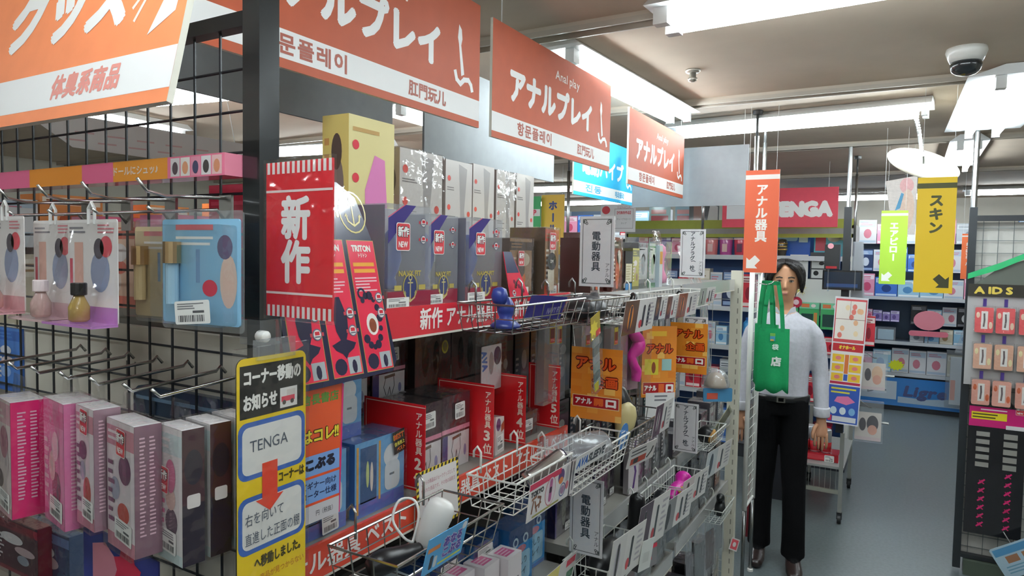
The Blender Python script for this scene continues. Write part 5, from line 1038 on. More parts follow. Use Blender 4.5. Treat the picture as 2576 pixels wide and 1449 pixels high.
for k, (y, lb) in enumerate(((2.60, 'clear tray pack with dark and pink contents on the end shelf'), (2.72, 'clear tray pack with shiny flap on the end shelf'), (2.86, 'clear tray pack with pale contents on the end shelf'), (3.0, 'clear tray pack with pink ring on the end shelf'), (3.15, 'clear tray pack with white card on the end shelf'), (3.30, 'clear tray pack at the cream post on the end shelf'))):
    c = ('#5a4a50', '#77706c', '#8d8a90', '#9a7a84', '#b5b2b4', '#7d8890')[k]
    pack('tray_pack', lb, 'package', .105, .10, .09+.02*(k % 3), (-.757, y, .957), AISLE, 'clear tray packs on the end shelf', c, '#55525a', '#8d8c92', pal=[c, '#6a6870', '#c9c4c6', '#a88a90', '#dcdad8'], seed=120+k, wrap=True)
t = thing('tilted_pack', 'glossy greenish card pack tilted out over the end shelf strip', 'package', (-.70, 2.93, .963), 0, None, (R(20), R(38), AISLE)); obj('card', MB('gloss').box(-.03, -.002, 0, .03, 0, .15, '#b0ae90'), t); obj('blister', MB('film').box(-.028, -.02, .01, .028, -.002, .14), t)
for k, (y, z, c, lb) in enumerate(((2.70, .625, '#3c3f48', 'dark clear pack low in the end bay'), (2.80, .625, '#4a4c52', 'slate clear pack low in the end bay'), (2.90, .625, '#55585c', 'grey clear pack low in the end bay'), (3.02, .625, '#3a4a5c', 'blue-grey clear pack low in the end bay'), (3.15, .625, '#6d6a66', 'brown-grey clear pack low in the end bay'), (3.28, .625, '#a0583c', 'rust brown clear pack low in the end bay'))):
    pack('hanging_pack', lb, 'package', .09, .06, .22, (-.757, y, z), AISLE, 'dark clear packs low in the end bay', c, '#33353c', '#66666c', pal=[c, '#55565c', '#8d8c90', '#6a6a70', '#a8a8ac'], seed=140+k, wrap=True)
for k, (y, z, c, lb) in enumerate(((1.70, .605, '#3a363a', 'dark pack on the bottom shelf of the middle bay, by the red bay'), (1.84, .605, '#5d4a44', 'brown pack with red corners on the bottom shelf'), (1.98, .605, '#6a3a3a', 'dark red pack on the bottom shelf of the middle bay'), (2.12, .605, '#44404a', 'slate pack on the bottom shelf of the middle bay'), (2.27, .605, '#7d7a70', 'tan pack on the bottom shelf of the middle bay'), (2.42, .605, '#3c4048', 'dark blue pack on the bottom shelf of the middle bay'),
        (2.66, .125, '#2c2a30', 'black pack in the base of the end bay'), (2.82, .125, '#4a2c5a', 'purple pack in the base of the end bay'), (2.98, .125, '#3a3a40', 'charcoal pack in the base of the end bay'), (3.14, .125, '#5a3a40', 'plum pack in the base of the end bay'), (3.30, .125, '#55585a', 'grey pack in the base of the end bay'))):
    pack('shelf_pack', lb, 'package', .12, .10, .20+.03*(k % 3), (-.757, y, z), AISLE, 'packs on the bottom shelves', c, '#2c2a2e', '#55545a', pal=[c, '#4a484e', '#8a8688', '#77605c', '#a8a4a4'], seed=160+k, wrap=True)

# ---- further packs at the back of the two bays
for k in range(9):
    for j, z in enumerate((1.02, 1.27)):
        y = 1.66+k*.096; pack('hanging_pack', ('dark', 'plum', 'slate')[(k+j) % 3]+' pack on the back panel of the middle bay, %s row' % ('lower', 'upper')[j], 'package', .085, .03, .22, (-.98, y, z), AISLE, 'packs on the back panel of the middle bay', ('#3c3838', '#5a3a44', '#4c5258')[(k+j) % 3], '#2c2a2c', seed=200+k, pal=[('#3c3838', '#5a3a44', '#4c5258')[(k+j) % 3], '#55504e', '#8a7f7a', '#6a5f5c', '#b0a8a4'])
        y = 2.61+k*.092; pack('hanging_pack', ('teal', 'amber', 'grey')[(k+j) % 3]+' pack on the back panel of the end bay, %s row' % ('lower', 'upper')[j], 'package', .08, .03, .22, (-.98, y, z), AISLE, 'packs on the back panel of the end bay', ('#4a6466', '#7d6238', '#77787a')[(k+j) % 3], '#3c3a3c', seed=230+k, pal=[('#4a6466', '#7d6238', '#77787a')[(k+j) % 3], '#6a6664', '#a8a098', '#8a8078', '#c0bab4'])

for k, (y, z, H, c, lb) in enumerate(((1.88, .66, .24, '#5a5658', 'crumpled clear bag with grey card, below the upright black article'), (2.0, .665, .24, '#6a4e50', 'crumpled clear bag with dull red card under the low baskets'), (2.14, .66, .25, '#4c5258', 'crumpled clear bag with slate card under the low baskets'), (2.30, .665, .24, '#77746c', 'crumpled clear bag with tan card under the magenta article'), (2.45, .66, .25, '#50545c', 'crumpled clear bag with dark card next to the bay joint'),
        (2.62, .68, .25, '#5c6064', 'crumpled clear bag with grey card in the end bay above the lowest strip'), (2.76, .68, .26, '#7a7470', 'crumpled clear bag with beige card in the end bay above the lowest strip'), (2.90, .69, .24, '#4a4c54', 'crumpled clear bag with navy card in the end bay above the lowest strip'),
        (2.72, .32, .26, '#4a3c4c', 'crumpled clear bag with plum card low in the end bay'), (2.88, .33, .25, '#6a6c6c', 'crumpled clear bag with pale grey card low in the end bay'), (3.05, .32, .26, '#5a4440', 'crumpled clear bag with brown card low in the end bay'), (3.22, .34, .24, '#7c7e80', 'crumpled clear bag with white card low in the end bay'))):
    pouch(y, -.722, z, .12, H, lb, -2, R(rnd.uniform(-12, 12)), 'clear', c)
# ================================================================== the open end of the gondola
t = thing('end_post', 'cream square post at the end of the shelves', 'post', (-.735, 3.475, 0)); obj('shaft', MB('paint').box(-.026, -.02, 0, .026, .02, 1.66, '#d9d5c4'), t); mb = MB('paint')
for k in range(30): mb.rect(front(-.02), .008, .1+k*.05, .013, .125+k*.05, '#8a8678', 1)
obj('slots', mb, t, kind='stuff')
t = thing('wire_screen', 'thin white wire screen closing the end bay beside the cream post', 'screen', (-.80, 3.455, 0)); mb = MB('paint')
for k in range(5): mb.tube([(-.30+k*.085, 0, .1), (-.30+k*.085, 0, 1.6)], .0016, '#c9ccc2', n=4)
for k in range(26): mb.tube([(-.34, .002, .15+k*.057), (.04, .002, .15+k*.057)], .0016, '#c9ccc2', n=4)
obj('wires', mb, t, kind='stuff')
# ---- white mesh stand with chrome legs
t = thing('mesh_stand', 'white wire mesh stand with chrome legs at the shelf end', 'stand', (-.70, 3.66, 0))
for y in (0, .22):
    obj('post', MB('paint').tube([(0, y, .41), (0, y, 1.66)], .0125, '#e4e3de', n=12), t, smooth=True); obj('leg', MB('chrome').tube([(0, y, .012), (0, y, .41)], .0095, '#8d8f8e', n=10), t, smooth=True)
    obj('foot', MB('plastic').lathe([(.016, 0), (.016, .012), (.010, .016)], '#d8d6d0', n=12, at=(0, y, 0)), t)
for z in (.42, 1.645): obj('crossbar', MB('paint').tube([(0, 0, z), (0, .22, z)], .008, '#e4e3de', n=8), t)
mb = MB('paint')
for k in range(1, 9): mb.tube([(0, k*.0245, .42), (0, k*.04, 1.645)], .0015, '#dcdcd6', n=4)
for k in range(1, 24): mb.tube([(.002, 0, .42+k*.051), (.002, .22, .42+k*.051)], .0015, '#dcdcd6', n=4)
obj('mesh', mb, t, kind='stuff')
# ---- tension poles up to the ceiling
def tension_pole(x, y, z0, label, r=.011, dark=.0):
    t = thing('tension_pole', label, 'pole', (x, y, z0), 0, 'chrome poles braced against the ceiling'); H = CEIL-z0
    obj('tube', MB('chrome').tube([(0, 0, 0), (0, 0, H-.13)], r, '#c4c6c6', n=12), t, smooth=True); obj('top_rod', MB('paint').tube([(0, 0, H-.14), (0, 0, H-.02)], r*.62, '#4a4a4a', n=8), t, smooth=True); obj('pad', MB('plastic').lathe([(.024, H-.02), (.026, H-.004), (.024, H)], '#3c3c3c', n=14), t)
tension_pole(-.70, 3.66, 1.66, 'chrome tension pole on the front post of the mesh stand'); tension_pole(-.70, 3.88, 1.66, 'chrome tension pole on the rear post of the mesh stand')
# ---- orange vertical banner
def v_banner(px, Y, label, col, txt, tcol, arrow, bar=None, h=.12, lead=1.05, voff=.60, bold=.05, grp=None, cords=True):
    cx, z, W, H = onY(*px, Y); t = thing('vertical_banner', label, 'sign', (cx, Y, z), R(1), grp)
    obj('panel', MB('paper').box(-W/2, -.002, 0, W/2, .002, H, '#e6e2d8').rect(front(-.002), -W/2, 0, W/2, H, col, 1), t); P = front(-.002)
    if bar: obj('bar', MB('paper').rect(P, -W/2, H*bar[0], W/2, H*bar[1], bar[2], 2), t)
    obj('lettering', MB('paper').text(P, txt, 0, H*voff, W*h, tcol, vert=True, lead=lead, bold=bold, lay=2), t)
    s, ac = arrow; a = W*.34; u, v = s*W*.20, H*.105
    pts = [(-.5, -.5), (.32, -.5), (.12, -.28), (.5, .12), (.12, .5), (-.28, .12), (-.5, .32)]
    pts = [(-x*s, y) for x, y in pts]; pts = pts if s < 0 else pts[::-1]
    obj('arrow', MB('paper').flat(P, [(u+x*a*1.2, v+y*a*1.2) for x, y in pts][::-1 if s < 0 else 1], ac, 2), t)
    if cords:
        for sx in (-1, 1): obj('cord', MB('plastic').tube([(sx*W*.4, 0, H), (sx*W*.4, 0, CEIL-z)], .001, '#e6e6e4', n=4), t)
    return t
v_banner((1873, 428, 1958, 686), 3.56, 'orange vertical banner with white kana and a small white arrow', '#d8603a', 'アナル器具', '#f4efe8', (-1, '#f1ece4'), (.91, .955, '#ece6e0'), h=.38, lead=1.0, voff=.58, bold=.03)
# ================================================================== green cloth bags on the stand
def cloth_bag(loc, rz, W, H, hh, label, print_=True, seed=0):
    t = thing('cloth_bag', label, 'bag', loc, rz, 'green cloth bags hung on the mesh stand'); r = random.Random(seed); n, m = 12, 8; mb = MB('bagcloth'); vs = []
    for s in (-1, 1):
        for j in range(m+1):
            v = j/m
            for i in range(n+1):
                u = i/n*2-1; th = .012+.014*(1-v)*(1-u*u)
                vs.append((u*W/2*(1-.04*v), s*th+.008*math.sin(u*5+seed+2*s)*(1.1-v), v*H-(.022*abs(math.sin(u*3.3+seed)) if j == 0 else 0)))
    fs = []
    for s in (0, 1):
        o = s*(n+1)*(m+1)
        for j in range(m):
            for i in range(n): q = (o+j*(n+1)+i, o+j*(n+1)+i+1, o+(j+1)*(n+1)+i+1, o+(j+1)*(n+1)+i); fs.append(q if not s else q[::-1])
    o2 = (n+1)*(m+1)
    for i in range(n): fs.append((i+1, i, o2+i, o2+i+1))
    for j in range(m):
        a, b_ = j*(n+1), (j+1)*(n+1); fs.append((a, b_, o2+b_, o2+a)); fs.append((b_+n, a+n, o2+a+n, o2+b_+n))
    mb.add(vs, fs, '#0c9a5a'); obj('body', mb, t, smooth=True)
    for s in (-1, 1):
        w = .018; hb = MB('bagcloth'); y = s*.012
        pts = [(-W*.30, H-.01), (-W*.26, H+hh*.5), (-W*.16, H+hh), (W*.10, H+hh), (W*.22, H+hh*.5), (W*.28, H-.01)]
        for (a, b_), (c, d) in zip(pts, pts[1:]):
            L = math.hypot(c-a, d-b_); nx, nz = -(d-b_)/L*w/2, (c-a)/L*w/2; ex, ez = (c-a)/L*.006, (d-b_)/L*.006
            q = [(a+nx-ex, b_+nz-ez), (c+nx+ex, d+nz+ez), (c-nx+ex, d-nz+ez), (a-nx-ex, b_-nz-ez)]
            hb.prism(q[::-1], y-.001, y+.001, '#0b9256')
        obj('handle', hb, t)
    if print_:
        P = front(-.031, 0, 0); mb = MB('paper'); mb.rect(P, -.012, H*.80, .012, H*.93, '#3a8fb0', 1); mb.rect(P, -.012, H*.88, .012, H*.93, '#6fae4a', 2); mb.rect(P, -.010, H*.80, .006, H*.83, '#d0a04a', 2); obj('emblem', mb, t)
        mb = MB('paper'); mb.text(P, '袋', .014, H*.70, .032, '#dff0e6', bold=.03, lay=1); mb.text(P, '店', .02, H*.46, .05, '#eef4ee', bold=.05, lay=1); obj('lettering', mb, t)
    return t
cloth_bag((-.578, 3.60, 1.075), R(4), .155, .30, .225, 'green cloth bag in front, with white characters', True, 1)
cloth_bag((-.628, 3.70, 1.085), R(-14), .12, .30, .215, 'green cloth bag hanging behind the lettered one', False, 3)
t = thing('bag_hook', 'chrome hook on the stand that carries the green bags', 'hook', (-.665, 3.69, 1.592)); obj('rod', MB('chrome').tube([(-.005, .01, .0), (.01, -.04, .002), (.05, -.10, .0), (.075, -.11, .008), (.085, -.11, .02)], .003, '#c9cac8', n=6), t, smooth=True)
# ================================================================== the shop assistant
def loft(mb, rings, col, n=18):
    """rings: (x, y, z, rx, ry) ellipses stacked along a limb or trunk"""
    C_ = [Vector(r[:3]) for r in rings]; vs = []; fs = []
    for i, r in enumerate(rings):
        d = (C_[min(i+1, len(C_)-1)]-C_[max(i-1, 0)]).normalized(); X = Vector((1, 0, 0)); X = (X-d*X.dot(d)).normalized(); Y = d.cross(X)
        for k in range(n):
            a = 2*math.pi*k/n; vs.append(C_[i]+X*r[3]*math.cos(a)+Y*r[4]*math.sin(a))
    for i in range(len(rings)-1):
        for k in range(n): fs.append((i*n+k, i*n+(k+1) % n, (i+1)*n+(k+1) % n, (i+1)*n+k))
    fs += [tuple(range(n-1, -1, -1)), tuple((len(rings)-1)*n+k for k in range(n))]
    mb.add(vs, fs, col)
def remeshed(mb, voxel, smooth_it, name):
    me = mesh_of(name, mb); o = bpy.data.objects.new(name, me); COL.objects.link(o)
    m = o.modifiers.new('r', 'REMESH'); m.mode = 'VOXEL'; m.voxel_size = voxel
    s = o.modifiers.new('s', 'SMOOTH'); s.factor = .5; s.iterations = smooth_it
    dg = bpy.context.evaluated_depsgraph_get(); e = bpy.data.meshes.new_from_object(o.evaluated_get(dg))
    bpy.data.objects.remove(o); bpy.data.meshes.remove(me); return e
def recolour(me, fn):
    me.materials.clear(); names = []; cols = []; idx = []
    for p in me.polygons:
        c, m = fn(p.center)
        if m not in names: names.append(m)
        idx.append(names.index(m)); cols += [*lin(c), 1.0]*len(p.vertices)
    for x in names: me.materials.append(MATS[x])
    me.polygons.foreach_set('material_index', idx)
    for a in list(me.color_attributes): me.color_attributes.remove(a)
    ca = me.color_attributes.new('Col', 'FLOAT_COLOR', 'CORNER'); ca.data.foreach_set('color', cols)
    me.polygons.foreach_set('use_smooth', [True]*len(me.polygons)); return me
person = thing('person', 'person in white shirt and black trousers standing beside green bags', 'person', (-.602, 4.07, 0), R(9))
mb = MB('skin'); fingers = []
loft(mb, [(0, 0, .86, .138, .100), (0, 0, .92, .146, .105), (0, 0, 1.00, .140, .102), (0, .0, 1.08, .142, .104), (0, .0, 1.18, .150, .110), (0, .0, 1.27, .156, .110), (0, .0, 1.335, .152, .098), (0, .004, 1.380, .128, .082), (0, .008, 1.412, .090, .066), (0, .010, 1.440, .056, .054)], '#ffffff', 24)
loft(mb, [(0, .008, 1.40, .056, .054), (0, .002, 1.46, .049, .051), (0, -.004, 1.53, .048, .054)], '#ffffff')
# head: chin, jaw, cheeks, brow, crown
loft(mb, [(0, -.052, 1.484, .018, .020), (0, -.038, 1.496, .038, .042), (0, -.022, 1.520, .053, .064), (0, -.012, 1.555, .064, .078), (0, -.006, 1.590, .070, .086), (0, .000, 1.625, .072, .090), (0, .004, 1.660, .068, .086), (0, .008, 1.688, .052, .068), (0, .010, 1.702, .026, .036)], '#ffffff', 24)
loft(mb, [(0, -.088, 1.606, .007, .006), (0, -.096, 1.585, .008, .010), (0, -.103, 1.566, .011, .013), (0, -.094, 1.557, .012, .008)], '#ffffff', 10)
loft(mb, [(0, -.084, 1.537, .015, .006), (0, -.087, 1.531, .018, .007), (0, -.083, 1.524, .014, .006)], '#ffffff', 10)
for s in (-1, 1):
    loft(mb, [(s*.071, .012, 1.555, .007, .010), (s*.076, .014, 1.58, .010, .018), (s*.075, .016, 1.605, .009, .016)], '#ffffff', 10)
    # arm, hanging with a slight bend
    loft(mb, [(s*.085, .004, 1.372, .036, .046), (s*.128, .002, 1.348, .044, .050), (s*.160, .002, 1.305, .047, .052), (s*.178, .006, 1.245, .046, .051), (s*.190, .012, 1.17, .044, .049), (s*.199, .012, 1.08, .043, .047), (s*.205, -.002, .98, .041, .044), (s*.209, -.016, .90, .038, .041), (s*.210, -.022, .862, .035, .039)], '#ffffff', 16)
    loft(mb, [(s*.210, -.022, .875, .026, .022), (s*.210, -.028, .835, .026, .020), (s*.210, -.034, .80, .034, .018), (s*.209, -.038, .768, .037, .016), (s*.209, -.040, .750, .034, .013)], '#ffffff', 14)
    for i, (dx, L) in enumerate(((-.029, .062), (-.010, .074), (.0095, .070), (.028, .054))):
        x = s*.209+s*-dx
        fingers.append([(x, -.040, .775, .0078, .0080), (x, -.042, .752, .0082, .0082), (x+s*-dx*.05, -.047, .752-L*.42, .0080, .0080), (x+s*-dx*.04, -.041, .752-L*.76, .0073, .0073), (x, -.031, .752-L*.97, .0058, .0060), (x, -.028, .752-L*1.02, .0025, .0026)])
    fingers.append([(s*.190, -.040, .822, .010, .010), (s*.176, -.052, .800, .0110, .0110), (s*.168, -.062, .774, .0098, .0098), (s*.168, -.066, .752, .0078, .0078), (s*.169, -.066, .744, .0035, .0035)])
    # legs; one foot set forward
    fy = -.05 if s > 0 else .06
    loft(mb, [(s*.068, .0, .95, .076, .098), (s*.072, .0, .84, .078, .096), (s*.076, fy*.3, .70, .074, .084), (s*.080, fy*.5, .52, .066, .074), (s*.084, fy*.7, .44, .062, .070), (s*.088, fy*.9, .30, .060, .067), (s*.090, fy, .15, .061, .068), (s*.090, fy, .075, .064, .074)], '#ffffff', 18)
    loft(mb, [(s*.092, fy+.05, .045, .032, .040), (s*.092, fy+.02, .050, .040, .048), (s*.094, fy-.06, .044, .042, .040), (s*.098, fy-.13, .034, .044, .030), (s*.100, fy-.185, .028, .034, .024), (s*.100, fy-.205, .025, .018, .016)], '#ffffff', 16)
me = remeshed(mb, .0062, 4, 'body')
mb = MB('skin'); mb.add([tuple(v.co) for v in me.vertices], [tuple(p.vertices) for p in me.polygons], '#ffffff'); bpy.data.meshes.remove(me)
for f in fingers: loft(mb, f, '#ffffff', 10)          # five separate fingers rooted in each palm
me = mesh_of('body', mb)
def paint(c):
    if c.z < .072: return ('#2a1f1d', 'plastic')
    if c.z < .955 and abs(c.x) < .160: return ('#0b0b0d', 'cloth')
    if abs(c.x) > .155 and c.z < .868: return ('#b98768', 'skin')
    if c.z < 1.430-.35*max(0, -c.y-.02): return ('#bdbcc4', 'cloth')
    if (c.y < -.078 and 1.5245 < c.z < 1.5385 and abs(c.x) < .019): return ('#a4685a', 'skin')
    return ('#bb8967', 'skin')
obj('body', recolour(me, paint), person)
# hair: medium length, parted, made of a cap and many locks
mb = MB('hair')
loft(mb, [(0, .036, 1.535, .060, .046), (0, .036, 1.57, .074, .070), (0, .030, 1.61, .080, .084), (0, .022, 1.65, .080, .092), (0, .014, 1.68, .070, .086), (0, .012, 1.704, .046, .060), (0, .012, 1.712, .020, .026)], '#1a1718', 22)
hr = random.Random(4)
for k in range(190):
    s = -1 if k % 2 else 1; f = hr.random()                      # f: 0 at the fringe, 1 at the nape
    y0 = -.066+f*.13; top = Vector((s*hr.uniform(0, .016)-.006, y0, 1.716-.35*max(0, -.02-y0)-.5*max(0, y0-.045)))
    ang = math.pi/2*(1 if f > .5 else 0)
    if f < .38:      # fringe sweeping to the temple
        mid = Vector((s*hr.uniform(.034, .052), -.086+f*.06, hr.uniform(1.672, 1.690))); low = Vector((s*hr.uniform(.070, .080), -.058+f*.10, hr.uniform(1.615, 1.645))); end = Vector((s*hr.uniform(.076, .090), -.036+f*.12, hr.uniform(1.555, 1.60)))
    elif f < .8:     # side, over the ear
        mid = Vector((s*hr.uniform(.068, .080), y0+.004, hr.uniform(1.668, 1.690))); low = Vector((s*hr.uniform(.088, .099), y0+.006, hr.uniform(1.60, 1.63))); end = Vector((s*hr.uniform(.078, .094), y0+.012, hr.uniform(1.53, 1.57)))
    else:            # back of the head
        mid = Vector((s*hr.uniform(.0, .05), .095, hr.uniform(1.665, 1.69))); low = Vector((s*hr.uniform(.0, .066), .112, hr.uniform(1.60, 1.63))); end = Vector((s*hr.uniform(.0, .06), .088, hr.uniform(1.50, 1.54)))
    pts, rr = spline([top, mid, low, end], [.009, .0105, .0085, .0015], 4); mb.tube(pts, rr, hr.choice(('#1a1617', '#211b1b', '#151213')), n=6)
obj('hair', mb, person, smooth=True)
for s in (-1, 1):
    e = obj('eye', MB('plastic').lathe([(.002, -.006), (.009, -.004), (.0105, 0), (.009, .004), (.002, .006)], '#dcd6d0', n=12, at=(s*.030, -.079, 1.600), sx=1.2, sy=.75), person, smooth=True)
    obj('iris', MB('plastic').lathe([(.0052, -.002), (.0052, .001)], '#1c1412', n=10, axis='y', at=(s*.030, -.0862, 1.600)), e)
    obj('eyelid', MB('hair').tube([(s*.018, -.085, 1.601), (s*.030, -.0885, 1.6055), (s*.043, -.083, 1.602)], .0022, '#2a1d18', n=6), person)
    obj('eyebrow', MB('hair').tube([(s*.014, -.088, 1.618), (s*.030, -.0895, 1.623), (s*.047, -.081, 1.618)], .0032, '#221a18', n=6), person)
    q = MB('cloth'); q.prism([(s*.003, 1.398), (s*.040, 1.412), (s*.062, 1.436), (s*.058, 1.462), (s*.036, 1.452)][::s], -.002, .002, '#c9c8d0')
    q.v = [(x, y-.072+abs(x)*.75, z) for x, y, z in q.v]; obj('collar', q, person)
    obj('cuff', MB('cloth').lathe([(.043, .862), (.045, .868), (.045, .908), (.043, .914)], '#c6c5cc', n=18, at=(s*.210, -.020, 0), sx=.96, sy=1.04), person, smooth=True)
mb = MB('plastic'); mb.lathe([(.144, .935), (.152, .938), (.152, .968), (.144, .971)], '#101012', n=40, sy=.735); obj('belt', mb, person, smooth=True)
obj('belt_buckle', MB('chrome').box(-.022, -.120, .937, .022, -.106, .969, '#8d8a86').rect(front(-.120), -.014, .943, .014, .963, '#1a1a1c', 1), person)
mb = MB('cloth')
for k in range(6): mb.lathe([(.0045, -.002), (.0045, .002)], '#f0eef0', n=8, axis='y', at=(.002, -.113-.004*math.sin(k), 1.02+k*.07))
obj('shirt_buttons', mb, person, kind='stuff')
# ================================================================== far goods: small boxes in one mesh each
NAMED = {'pink': ('#e79ab4', '#f4e4ea', '#c8506e'), 'red': ('#cc3342', '#f0dcd8', '#8d2030'), 'white': ('#dcdadc', '#b5c4d4', '#c87888'), 'pale blue': ('#9cc8e2', '#f0f4f6', '#4f86b8'), 'blue': ('#3f6fc0', '#c9dcf0', '#23407c'), 'green': ('#4fae6c', '#d8ecc8', '#2c6c48'),
         'yellow': ('#e2cc58', '#f4eccc', '#b08a2c'), 'purple': ('#8d7cb4', '#d8d0e6', '#5a4880'), 'black': ('#26262c', '#6a6a70', '#c8c6c6'), 'orange': ('#e08a4c', '#f4e2d0', '#b0502c'), 'cream': ('#d9cfb6', '#efe8d8', '#a88a64'), 'navy': ('#2c3a5e', '#8aa0c4', '#c9d0dc'), 'silver': ('#a9aeb4', '#dfe3e6', '#6d747c')}
def small_box(name, cat, label, group, w, d, h, loc, rz, cn, seed, mat='gloss'):
    c = NAMED[cn]; r = random.Random(seed); mb = MB(mat).box(-w/2, 0, 0, w/2, d, h, c[0]); P = front(0)
    mb.rect(P, -w*.46, h*r.uniform(.7, .78), w*.46, h*.94, c[1], 1); mb.disc(P, w*r.uniform(-.15, .15), h*.42, w*.22, h*.2, c[2], 1, 12); micro(mb, P, -w*.4, h*.76, w*.3, h*.9, 2, c[2], 2, r); mb.rect(P, -w*.46, h*.04, w*.46, h*.14, c[1], 1)
    o = obj(name, mb, None, loc, rz); return tag(o, label, cat, group)
def fill(x0, x1, y, z, d, names, hr, wr, where, seed, rz=0, gap=.006, name='product_box', cat='box'):
    """row of boxes on a far shelf, along X (rz = 0) or along Y (rz = AISLE)"""
    r = random.Random(seed); x = x0; row = []
    while True:
        w = r.uniform(*wr)
        if x+w > x1: break
        row.append((x, w, names[len(row) % len(names)] if len(names) < 4 else r.choice(names), r.uniform(*hr))); x += w
    for k, (x, w, cn, h) in enumerate(row):
        a, c = (row[k-1][2] if k else None), (row[k+1][2] if k < len(row)-1 else None)
        side = 'between %s and %s' % (a, c) if a and c else 'ending a row beside %s' % (a or c)
        small_box(name, cat, '%s box %s, %s' % (cn, side, where), 'boxes '+where, w-gap, d, h, (x+w/2, y, z) if rz == 0 else (y, x+w/2, z), rz, cn, seed*50+k)
def shelf_unit(name, label, x0, x1, y, depth, levels, H, col, back, rz=0, skirt=None, base=.1):
    """free-standing unit; front on plane y (rz=0) or x=y (rz=AISLE)"""
    W = x1-x0; loc = ((x0+x1)/2, y, 0) if rz == 0 else (y, (x0+x1)/2, 0)
    t = thing(name, label, 'shelving', loc, rz, 'shelf units in the back of the shop')
    obj('back_panel', MB('paint').box(-W/2, depth-.012, base, W/2, depth, H, back), t); obj('base', MB('paint').box(-W/2, .03, 0, W/2, depth, base, '#2c2e34' if skirt is None else skirt), t)
    for s in (-1, 1): obj('side_post', MB('paint').box(s*W/2-.015, .0, base, s*W/2+.015, depth, H, col), t)
    for z in levels:
        sh = obj('shelf', MB('paint').box(-W/2+.015, 0, z-.025, W/2-.015, depth-.012, z, col), t); obj('price_rail', MB('gloss').box(-W/2+.015, -.006, z-.035, W/2-.015, 0, z+.004, '#c9ccd0'), sh)
    return t
# ---- unit under the red shop sign, seen past the end of the gondola
AY = 6.08
shelf_unit('shelf_unit', 'white shelf unit under the red hanging shop sign', -2.3, -.40, AY, .42, [1.745, 1.30, .96, .56], 2.0, '#d9d9d4', '#3f6fb4')
obj('header_board', MB('board').box(-.95, 0, 0, .95, .01, .15, '#a9b04a').rect(front(0), -.95, .03, .95, .075, '#a8a8a0', 1), [o for o in COL.objects if o.get('label') == 'white shelf unit under the red hanging shop sign'][0], (0, .0, 1.90))
for k, (x, c, lb) in enumerate(((-1.66, '#d8405a', 'red cup on the white shelf, half hidden by the framed kana sign'), (-1.535, '#e08a8a', 'salmon striped cup on the white shelf'), (-1.41, '#c05aa0', 'purple pink cup on the white shelf'), (-1.285, '#d8455e', 'red cup with a dark emblem on the white shelf'), (-1.16, '#d8607a', 'rose cup on the white shelf behind the orange banner'))):
    t = thing('lidded_cup', lb, 'cup', (x, AY+.09, 1.745), 0, 'cups on the far white shelf'); obj('cup', MB('gloss').lathe([(.046, 0), (.050, .004), (.057, .135), (.056, .138)], c, n=22), t, smooth=True); obj('lid', MB('plastic').lathe([(.060, .136), (.060, .146), (.056, .152), (.004, .153)], '#e8c4cc', n=22), t)
    mb = MB('gloss'); mb.rect(front(-.055), -.022, .03, .022, .1, '#e8c0bc' if k != 3 else '#6a2a50', 1); obj('label', mb, t)
fill(-2.2, -1.75, AY+.05, 1.745, .10, ['pink', 'white', 'purple'], (.12, .18), (.09, .13), 'beside the far cups', 21)
fill(-2.2, -.95, AY+.04, 1.30, .12, ['red', 'pink', 'cream', 'orange', 'white', 'navy'], (.22, .33), (.10, .15), 'on the second white shelf', 22)
fill(-2.2, -1.28, AY+.04, .96, .12, ['pale blue', 'blue', 'white'], (.16, .24), (.10, .14), 'on the third white shelf', 23); fill(-2.2, -.95, AY+.04, .56, .14, ['red', 'white', 'navy', 'silver', 'cream'], (.2, .3), (.12, .17), 'on the fourth white shelf', 24); fill(-2.2, -.5, AY+.04, .1, .14, ['navy', 'blue', 'black', 'red'], (.25, .36), (.14, .2), 'at the white unit foot', 25)
for k, x in enumerate((-1.20, -1.10, -1.0)):
    t = thing('blue_bottle', 'shiny light blue bottle on the third far white shelf', 'bottle', (x, AY+.08, .96), 0, 'light blue bottles seen through the wire screen'); obj('bottle', MB('plastic').lathe([(.035, 0), (.040, .01), (.040, .10), (.036, .12), (.040, .135), (.040, .20), (.02, .225)], '#3f9ad8', n=16), t, smooth=True); obj('cap', MB('plastic').lathe([(.02, .224), (.02, .25)], '#2f6fc0', n=12), t)
# right half of that unit: board, dark bottles, white cards, green boxes, red packs
pack('backing_card', 'blue display card with white speech bubble behind the dark bottles', 'sign', .36, .01, .24, (-.92, AY+.20, 1.745), 0, None, '#2f5cb8', '#2a4ea0', fn=lambda p, w, d, h: (p.rrect(front(0), -.10, .13, .08, .2, .02, '#a9cdf0', 2), p.rect(front(0), .09, .12, .16, .2, '#e0ecf4', 2)))
pack('backing_card', 'teal and red display card beside the blue one', 'sign', .26, .01, .24, (-.58, AY+.20, 1.745), 0, None, '#5aaec4', '#4a98b0', fn=lambda p, w, d, h: (p.rect(front(0), -.12, .05, -.04, .17, '#c84a5a', 2), p.disc(front(0), .02, .16, .05, .035, '#e8dcd6', 2), p.rect(front(0), .06, .14, .12, .22, '#e4e0d4', 2)))
for k, (x, lb) in enumerate(((-1.045, 'dark bottle with gold rings beside the orange banner'), (-.945, 'dark bottle with gold rings above the head of the person'))):
    t = thing('ringed_bottle', lb, 'bottle', (x, AY+.08, 1.56), 0, 'dark ringed bottles'); obj('bottle', MB('gloss').lathe([(.034, 0), (.036, .05), (.032, .14), (.034, .20), (.044, .25), (.044, .30), (.034, .325), (.006, .33)], '#3a332c', n=18), t, smooth=True)
    for z in (.235, .26, .285): obj('ring', MB('chrome').lathe([(.0445, z), (.0455, z+.003), (.0455, z+.008), (.0445, z+.011)], '#b89a5a', n=18), t)
